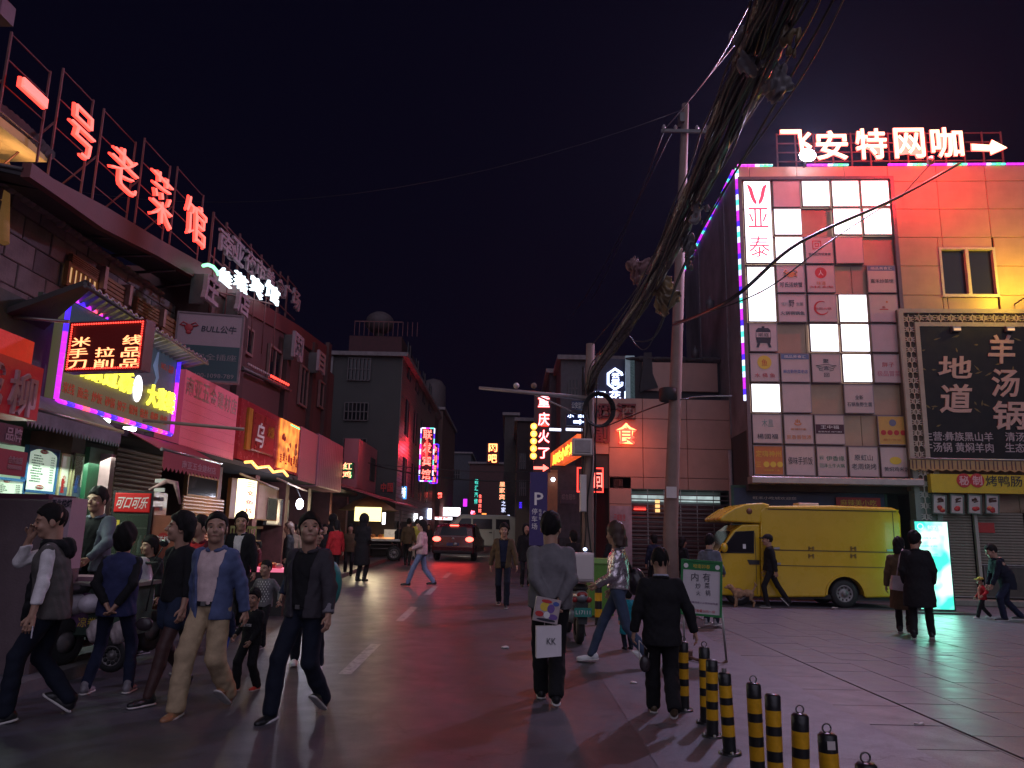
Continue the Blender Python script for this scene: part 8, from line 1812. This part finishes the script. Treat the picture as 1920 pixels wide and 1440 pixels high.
# centre: man with bags, short man, silver jacket
who('grey', 'person from behind in grey knit sweater with both hands behind back', (1030, 1318), 968, 2, lf=(-.06, .22, 0), rf=(.05, -.14, .03), rfp=-25, lh=(-.02, -.17, .93), rh=(.06, -.17, .92), le=(-1, -.5, 0), re=(1, -.5, 0), top=('sweater', 'grey'), hair='short', near=True, yaw=-18, legs=('black', .098, .078), hem=.86, girth=1.25, sh=1.04)
who('short', 'short person from behind in black suit with pale collar, holding a small bag', (1243, 1345), 1033, -4, lf=(-.07, .24, 0), rf=(.09, -.2, .06), rfp=-45, lh=(-.30, .06, .80), rh=(.36, .03, .86), top=('jacket', 'black'), hair='crew', near=True, legs=('black', .10, .082), shoes='brown', hem=.74, girth=1.18, sh=1.08, shirt=None)
who('silver', 'person striding in shiny silver jacket and blue jeans with backpack', (1160, 1248), 985, 78, lf=(-.09, -.36, .05), rf=(.09, .36, 0), lfp=-40, rfp=5, lh=(-.14, .25, .98), rh=(.30, .10, .90), top=('jacket', 'silver'), topm=mat('silver_foil', (.62, .55, .58), .22, metal=.85, var=.25, scale=9, bump=.8, bscale=22), hair='long', hairm=mat('hair_brown', (.05, .022, .015), .5, bump=.3, bscale=160), near=True, legs=('jean', .085, .058), shoes='whiteshoe', hem=.93, yaw=-40, sh=.95)
g_ = G(1177, 1210); who('teal', 'small child in teal coat walking close behind silver jacket', (1178, 1218), 1105, 20, top=('coat', 'teal'), legs=('darkblue', .09, .07), hair='bob', child=True, hem=.45, vox=.014, girth=1.2)
q = P(1192, 1090, G(1180, 1240).y-.05); t = carried('backpack', 'small black backpack on shoulder of silver jacket', 'backpack', q); sd = Sdf(.03); sd.wr = .004; sd.ell((0, 0, 0), (.12, .13, .17)); sd.ell((.05, -.04, -.04), (.09, .08, .10)); V, F = sd.mesh(.012); o = bpy.data.objects.new('body', mesh_from([(V, F)], 'body', mat('bag_black', (.015, .013, .016), .3))); col.objects.link(o); o.parent = t; MB().tube([(-.05, -.05, .12), (-.15, -.10, .32), (-.22, 0, .42)], .018, 6).build('strap', BLK, t)
# bags of the grey-sweater man
q = P(1028, 1205, JJ['grey'][0].location.y-.28)
t = carried('paper_bag', 'white paper carrier bag with thin dark double letter print', 'bag', P(1028, 1233, JJ['grey'][0].location.y-.27), R(6)); BAGM = mat('paper_white', (.66, .60, .62), .5, var=.05, bump=.15, bscale=12)
MB().hexa([(-.115, -.045, 0), (.115, -.045, .02), (.115, .045, .02), (-.115, .045, 0), (-.12, -.03, .28), (.115, -.03, .29), (.115, .03, .29), (-.12, .03, .28)]).build('body', BAGM, t); letters('KK', .02, .15, .085, .055, y=-.042, d=.004, m=mat('logo_grey', (.08, .08, .09), .5, var=0, bump=0), parent=t)
for s_ in (-.04, .04): MB().tube([(s_, -.0, .285), (s_*.8, 0, .36), (0, 0, .42)], .004, 5).build('handle', BAGM, t)
t = carried('magazine', 'colourful printed booklet box held behind back above the paper bag', 'booklet', P(1022, 1165, JJ['grey'][0].location.y-.30), R(8)); t.rotation_euler = (0, R(10), R(8))
BX(-.12, .115, -.02, .02, -.01, .21, .004).build('cover', mat('cover_print', (.45, .36, .36), .35, var=.3), t)
for k, (x, z, rx, rz_, mm) in enumerate(((-.03, .13, .045, .04, INKY), (.03, .12, .035, .04, mat('violet_ink', (.16, .08, .3), .4)), (-.07, .06, .04, .025, INKR), (.06, .05, .045, .025, mat('violet_ink', ())), (0, .06, .03, .03, WHT), (-.02, .18, .05, .016, INKR), (.07, .17, .03, .02, INKB), (.0, .015, .09, .012, INK))): disc(t, x, z, rz_, mm, nm='cover_art', y=-.0205-.0005*k, d=.001, sx=rx/rz_)
# short man's collar and pouch
r, J, s = JJ['short']; co = Sdf(.01)
for i in range(10):
    a = R(200+14*i); f = lambda t_: J['neck']+V3(.075*math.cos(t_), .07*math.sin(t_), .035); co.cap(f(a), f(a+R(14)), .016)
V, F = co.mesh(.008); o = bpy.data.objects.new('collar', mesh_from([(V, F)], 'collar', cloth('collar_blue', (.4, .4, .5)))); col.objects.link(o); o.parent = r
q = world('short', J['wL']); t = carried('drawstring_bag', 'small dark drawstring pouch hanging from short person hand', 'bag', q+Vector((.06, -.02, -.12))); sd = Sdf(.02); sd.ell((.03, 0, -.16), (.05, .03, .075)); V, F = sd.mesh(.01); o = bpy.data.objects.new('pouch', mesh_from([(V, F)], 'pouch', mat('bag_dark', ()))); col.objects.link(o); o.parent = t
for dx in (-.02, .07): MB().tube([(-.02, 0, .04), (dx, 0, -.05), (dx*.8, 0, -.14)], .005, 5).build('cord', WHITEP, t)
# further walkers
M = .018
who('brown', 'person walking up the lane in open brown jacket over dark tee', (942, 1138), 985, 178, lf=(-.09, .22, 0), rf=(.09, -.2, .04), lh=(-.30, .15, .84), rh=(.28, -.1, .84), top=('jacket', 'brown'), shirt=('navy', CL['navy'], .07), hair='bob', near=True, vox=.014, legs=('darkblue', .082, .064))
who('pinkj', 'person crossing the lane in pale pink puffer and light jeans', (788, 1100), 978, 88, lf=(-.09, .34, 0), rf=(.09, -.34, .05), lh=(-.2, .22, 1.0), rh=(.24, .2, 1.0), top=('puffer', 'pink'), hair='long', legs=('lightjean', .085, .065), shoes='black', vox=M, hem=.85)
who('redc', 'person in bright red coat and black trousers walking away', (625, 1090), 978, 40, top=('jacket', 'red'), hair='bob', vox=M, hem=.76, lf=(-.08, .2, 0), rf=(.08, -.2, .03))
who('blackc', 'person in long black coat standing by the food tricycle', (676, 1090), 966, -20, top=('coat', 'black'), hair='hood', hairm=cloth('black', CL['black']), vox=M, hem=.42, lh=(-.1, .2, 1.0), rh=(.1, .2, 1.0))
who('tan', 'person from behind in tan jacket and black trousers down the lane', (763, 1060), 974, -5, top=('jacket', 'brown'), hair='short', vox=M, lf=(-.09, .1, 0), rf=(.09, -.1, 0))
who('yel', 'person in yellowish top beyond the tan jacket', (779, 1048), 975, 10, top=('jacket', 'yellow'), hair='short', vox=.024, legs=('beige', .08, .07))
who('dk1', 'person in dark coat beside the tan jacket', (744, 1052), 980, 0, top=('coat', 'black'), hair='bob', vox=.024)
who('dk2', 'person in dark hooded coat beyond the brown jacket', (985, 1100), 985, 185, top=('coat', 'black'), hair='hood', hairm=cloth('black', CL['black']), vox=M, hem=.7)
who('dk3', 'person in dark jacket, far back behind the grey sweater', (1002, 1085), 985, 0, top=('jacket', 'black'), hair='short', vox=.022)
who('bbq1', 'person in black working at the barbecue table', (500, 1080), 978, 90, top=('jacket', 'black'), hair='short', vox=M, lh=(-.1, .4, .95), rh=(.1, .4, .95))
who('bbq2', 'person in cream jacket from behind near the bare lamp', (545, 1085), 985, 0, top=('jacket', 'beige'), hair='short', vox=M)
who('mid1', 'person with brown hair in dark top facing sideways near cream jacket', (535, 1110), 982, 100, top=('jacket', 'black'), hair='long', hairm=mat('hair_brown', ()), vox=M)
who('mid2', 'person in black by doorway just beyond the denim jacket', (603, 1085), 985, 200, top=('jacket', 'black'), hair='short', vox=M)
who('mid3', 'person in black with bag behind the red coat', (618, 1075), 966, 20, top=('coat', 'black'), hair='hood', hairm=cloth('black', CL['black']), vox=M)
who('mid4', 'person in dark brown between red coat and black coat', (652, 1080), 985, 190, top=('jacket', 'brown'), hair='bob', vox=.02)
who('far1', 'tiny person in dark jacket by the blue-lit window', (728, 1040), 985, 0, top=('jacket', 'black'), hair='short', vox=.026)
who('far2', 'tiny person in dark coat near the red hatchback', (802, 1035), 984, 180, top=('jacket', 'black'), hair='bob', vox=.026)
who('hoodp', 'person from behind in black hooded jacket near the grille', (1207, 1100), 998, 5, top=('jacket', 'black'), hair='cap', hairm=cloth('black', CL['black']), vox=M, hood='black', hem=.7)
who('curly', 'person with full dark hair behind the short black-suited person', (1252, 1120), 1005, 0, top=('jacket', 'black'), hair='puff', vox=M)
who('tail', 'person with ponytail in dark top beyond the short person', (1281, 1118), 1010, -60, top=('jacket', 'black'), hair='long', vox=M)
who('greyj', 'person in grey jacket standing behind the easel board', (1334, 1172), 1005, -40, top=('jacket', 'steel'), hair='short', vox=.015, near=True, legs=('darkblue', .08, .065), shoes='greyshoe', lh=(-.2, .2, 1.0), rh=(.2, .2, 1.0))
who('capm', 'person in black cap and clothes walking past the yellow truck', (1447, 1139), 1004, 82, lf=(-.09, .12, 0), rf=(.09, -.42, .06), rfp=-45, lh=(-.2, -.1, .85), rh=(.24, .1, .85), top=('jacket', 'black'), hair='cap', hairm=cloth('black', CL['black']), vox=.014, near=True, hem=.86)
who('coatm', 'tall person in long black coat walking before the green light stand', (1730, 1198), 1000, -28, lf=(-.12, -.16, .03), rf=(.14, .20, 0), lfp=-30, top=('coat', 'black'), hair='short', vox=.014, near=True, hem=.52, legs=('black', .085, .066), girth=1.15, yaw=-30, lh=(-.2, .1, .9), rh=(.22, .12, .9))
who('skirt', 'person in dark coat and brown skirt with pale shoulder bag beside black coat', (1697, 1188), 1012, -30, lf=(-.09, .16, 0), rf=(.09, -.14, .03), top=('coat', 'brown'), hair='long', vox=.014, near=True, hem=.45, hs=1.0)
r, J, s = JJ['skirt']; q = P(1687, 1090, r.location.y-.25); t = carried('shoulder_bag', 'pale pink shoulder bag of person in brown skirt', 'bag', q); MB().hexa([(-.17, -.06, -.14), (.15, -.06, -.18), (.15, .06, -.18), (-.17, .06, -.14), (-.13, -.03, .10), (.13, -.03, .08), (.13, .03, .08), (-.13, .03, .10)]).build('body', mat('bag_pink', (.5, .4, .42), .45), t); MB().tube([(-.05, 0, .09), (.03, 0, .42), (.12, .05, .55)], .012, 5).build('strap', mat('bag_pink', ()), t)
who('bend', 'person in navy jacket bending down towards a small child', (1897, 1164), 1048, 82, lf=(-.12, .2, 0), rf=(.12, -.25, .02), lean=.22, hips=.85, lh=(-.14, .40, .76), rh=(.14, .36, .76), top=('jacket', 'darkblue'), legs=('navy', .095, .07), hair='short', vox=.014, near=True, nod=-22, H=1.62, hem=.68, hood='darkblue')
who('redkid', 'toddler in red jacket and yellow cap toddling ahead of bending person', (1846, 1160), 1080, 75, lf=(-.10, .28, 0), rf=(.10, -.26, .05), top=('jacket', 'red'), legs=('black', .10, .08), shoes='whiteshoe', hair='cap', hairm=cloth('yellow', CL['yellow']), child=True, vox=.012, near=True, H=.84, girth=1.2, lh=(-.4, .1, 1.0), rh=(.36, .15, .9))
who('edge1', 'person cut by frame edge behind the silver jacket by the bin', (1150, 1120), 1000, 20, top=('jacket', 'black'), hair='bob', vox=.022)
# blue-lit gadget on the delivery box, smoke
q = P(1097, 1030, G(1090, 1212).y+.4); t = thing('toy_lamp', 'tiny blue-white glowing lamp on the scooter box', 'lamp', q); MB().ball((0, 0, 0), (.03, .03, .025), 8, 6).build('bulb', G_BLUEW, t); MB().lathe([(.02, -.03), (.012, -.08), (.012, -.14)], (0, 0, 0), 8).build('stem', BLK, t)

# more of the crowd
who('c1', 'person in dark puffer crouched over the scooter, mostly hidden by blue vest', (262, 1225), 1010, 160, top=('puffer', 'black'), hair='bob', vox=.018, near=True, yaw=-20)
who('c2', 'child in blue trousers hidden behind the khaki trousers', (412, 1262), 1120, 170, top=('jacket', 'navy'), legs=('bluetr', .10, .08), hair='crew', child=True, vox=.016, girth=1.1)
who('c3', 'person in black standing just past the purple banner', (1012, 1095), 990, 10, top=('jacket', 'black'), hair='short', vox=.022)
who('c4', 'person in dark coat half behind the grey sweater near the scooter', (1075, 1125), 998, 20, top=('coat', 'black'), hair='bob', vox=.022, hem=.6)
who('c5', 'person in black cap shape far off by the purple banner foot', (1000, 1070), 985, 180, top=('jacket', 'navy'), hair='short', vox=.024)
who('c6', 'person in maroon sitting low by the barbecue smoke', (478, 1110), 1015, 120, top=('jacket', 'maroon'), hair='bob', vox=.02)
who('c7', 'tiny person walking far off left of the red hatchback', (790, 1032), 984, 0, top=('jacket', 'black'), hair='short', vox=.028)
who('c8', 'tiny person in grey beyond the food tricycle', (745, 1045), 982, 170, top=('jacket', 'grey'), hair='short', vox=.026)
who('c9', 'person in black beside the pole and rolling grille', (1228, 1112), 1004, 15, top=('jacket', 'navy'), hair='bob', vox=.02)
# rose print band at the hem of the blue vest
# little signs further down the lane
for k, (r_, Y_, ch, c_, lab) in enumerate((((700, 940, 712, 948), 28, '串', G_RED, 'small red glowing strip over the stall awning'), ((716, 960, 722, 984), 28.5, '光', G_WHITE, 'thin white lit slot beside the food tricycle'), ((771, 945, 778, 955), 36, '茶', G_BLUEW, 'tiny blue-white sign above the white shop opening'),
    ((868, 935, 876, 950), 62, '旅', G_MAG, 'tiny magenta sign far down the lane'), ((903, 962, 912, 972), 56, '发', G_ORG, 'tiny orange sign at street level far off'), ((858, 972, 872, 980), 54, '小', G_RED, 'tiny red lit strip near the far truck'), ((950, 965, 956, 985), 46, '灯', G_PALE, 'thin pale lit slot beside the white-green characters'), ((972, 940, 980, 955), 39, '面', G_BLUE, 'small blue sign on dark block by the purple banner'))):
    vsign(r_, Y_, ch, c_, c_, lab, box=c_ if k in (1, 3, 4, 5, 6) else None, halo=False, off=0)

# ------------------------------------------------------------------ thin smoky night air
HZ = bpy.data.materials.new('night_air'); HZ.use_nodes = True; nt = HZ.node_tree; nt.nodes.clear()
ho = nt.nodes.new('ShaderNodeOutputMaterial'); pv = nt.nodes.new('ShaderNodeVolumePrincipled'); pv.inputs['Density'].default_value = .0004; pv.inputs['Color'].default_value = (.7, .78, .95, 1); pv.inputs['Anisotropy'].default_value = .6
nt.links.new(pv.outputs[0], ho.inputs['Volume'])
tag(BX(-64, 64, -10, 140, -1.2, 16.5).build('haze', HZ), kind='stuff')
cy.volume_bounces = 0
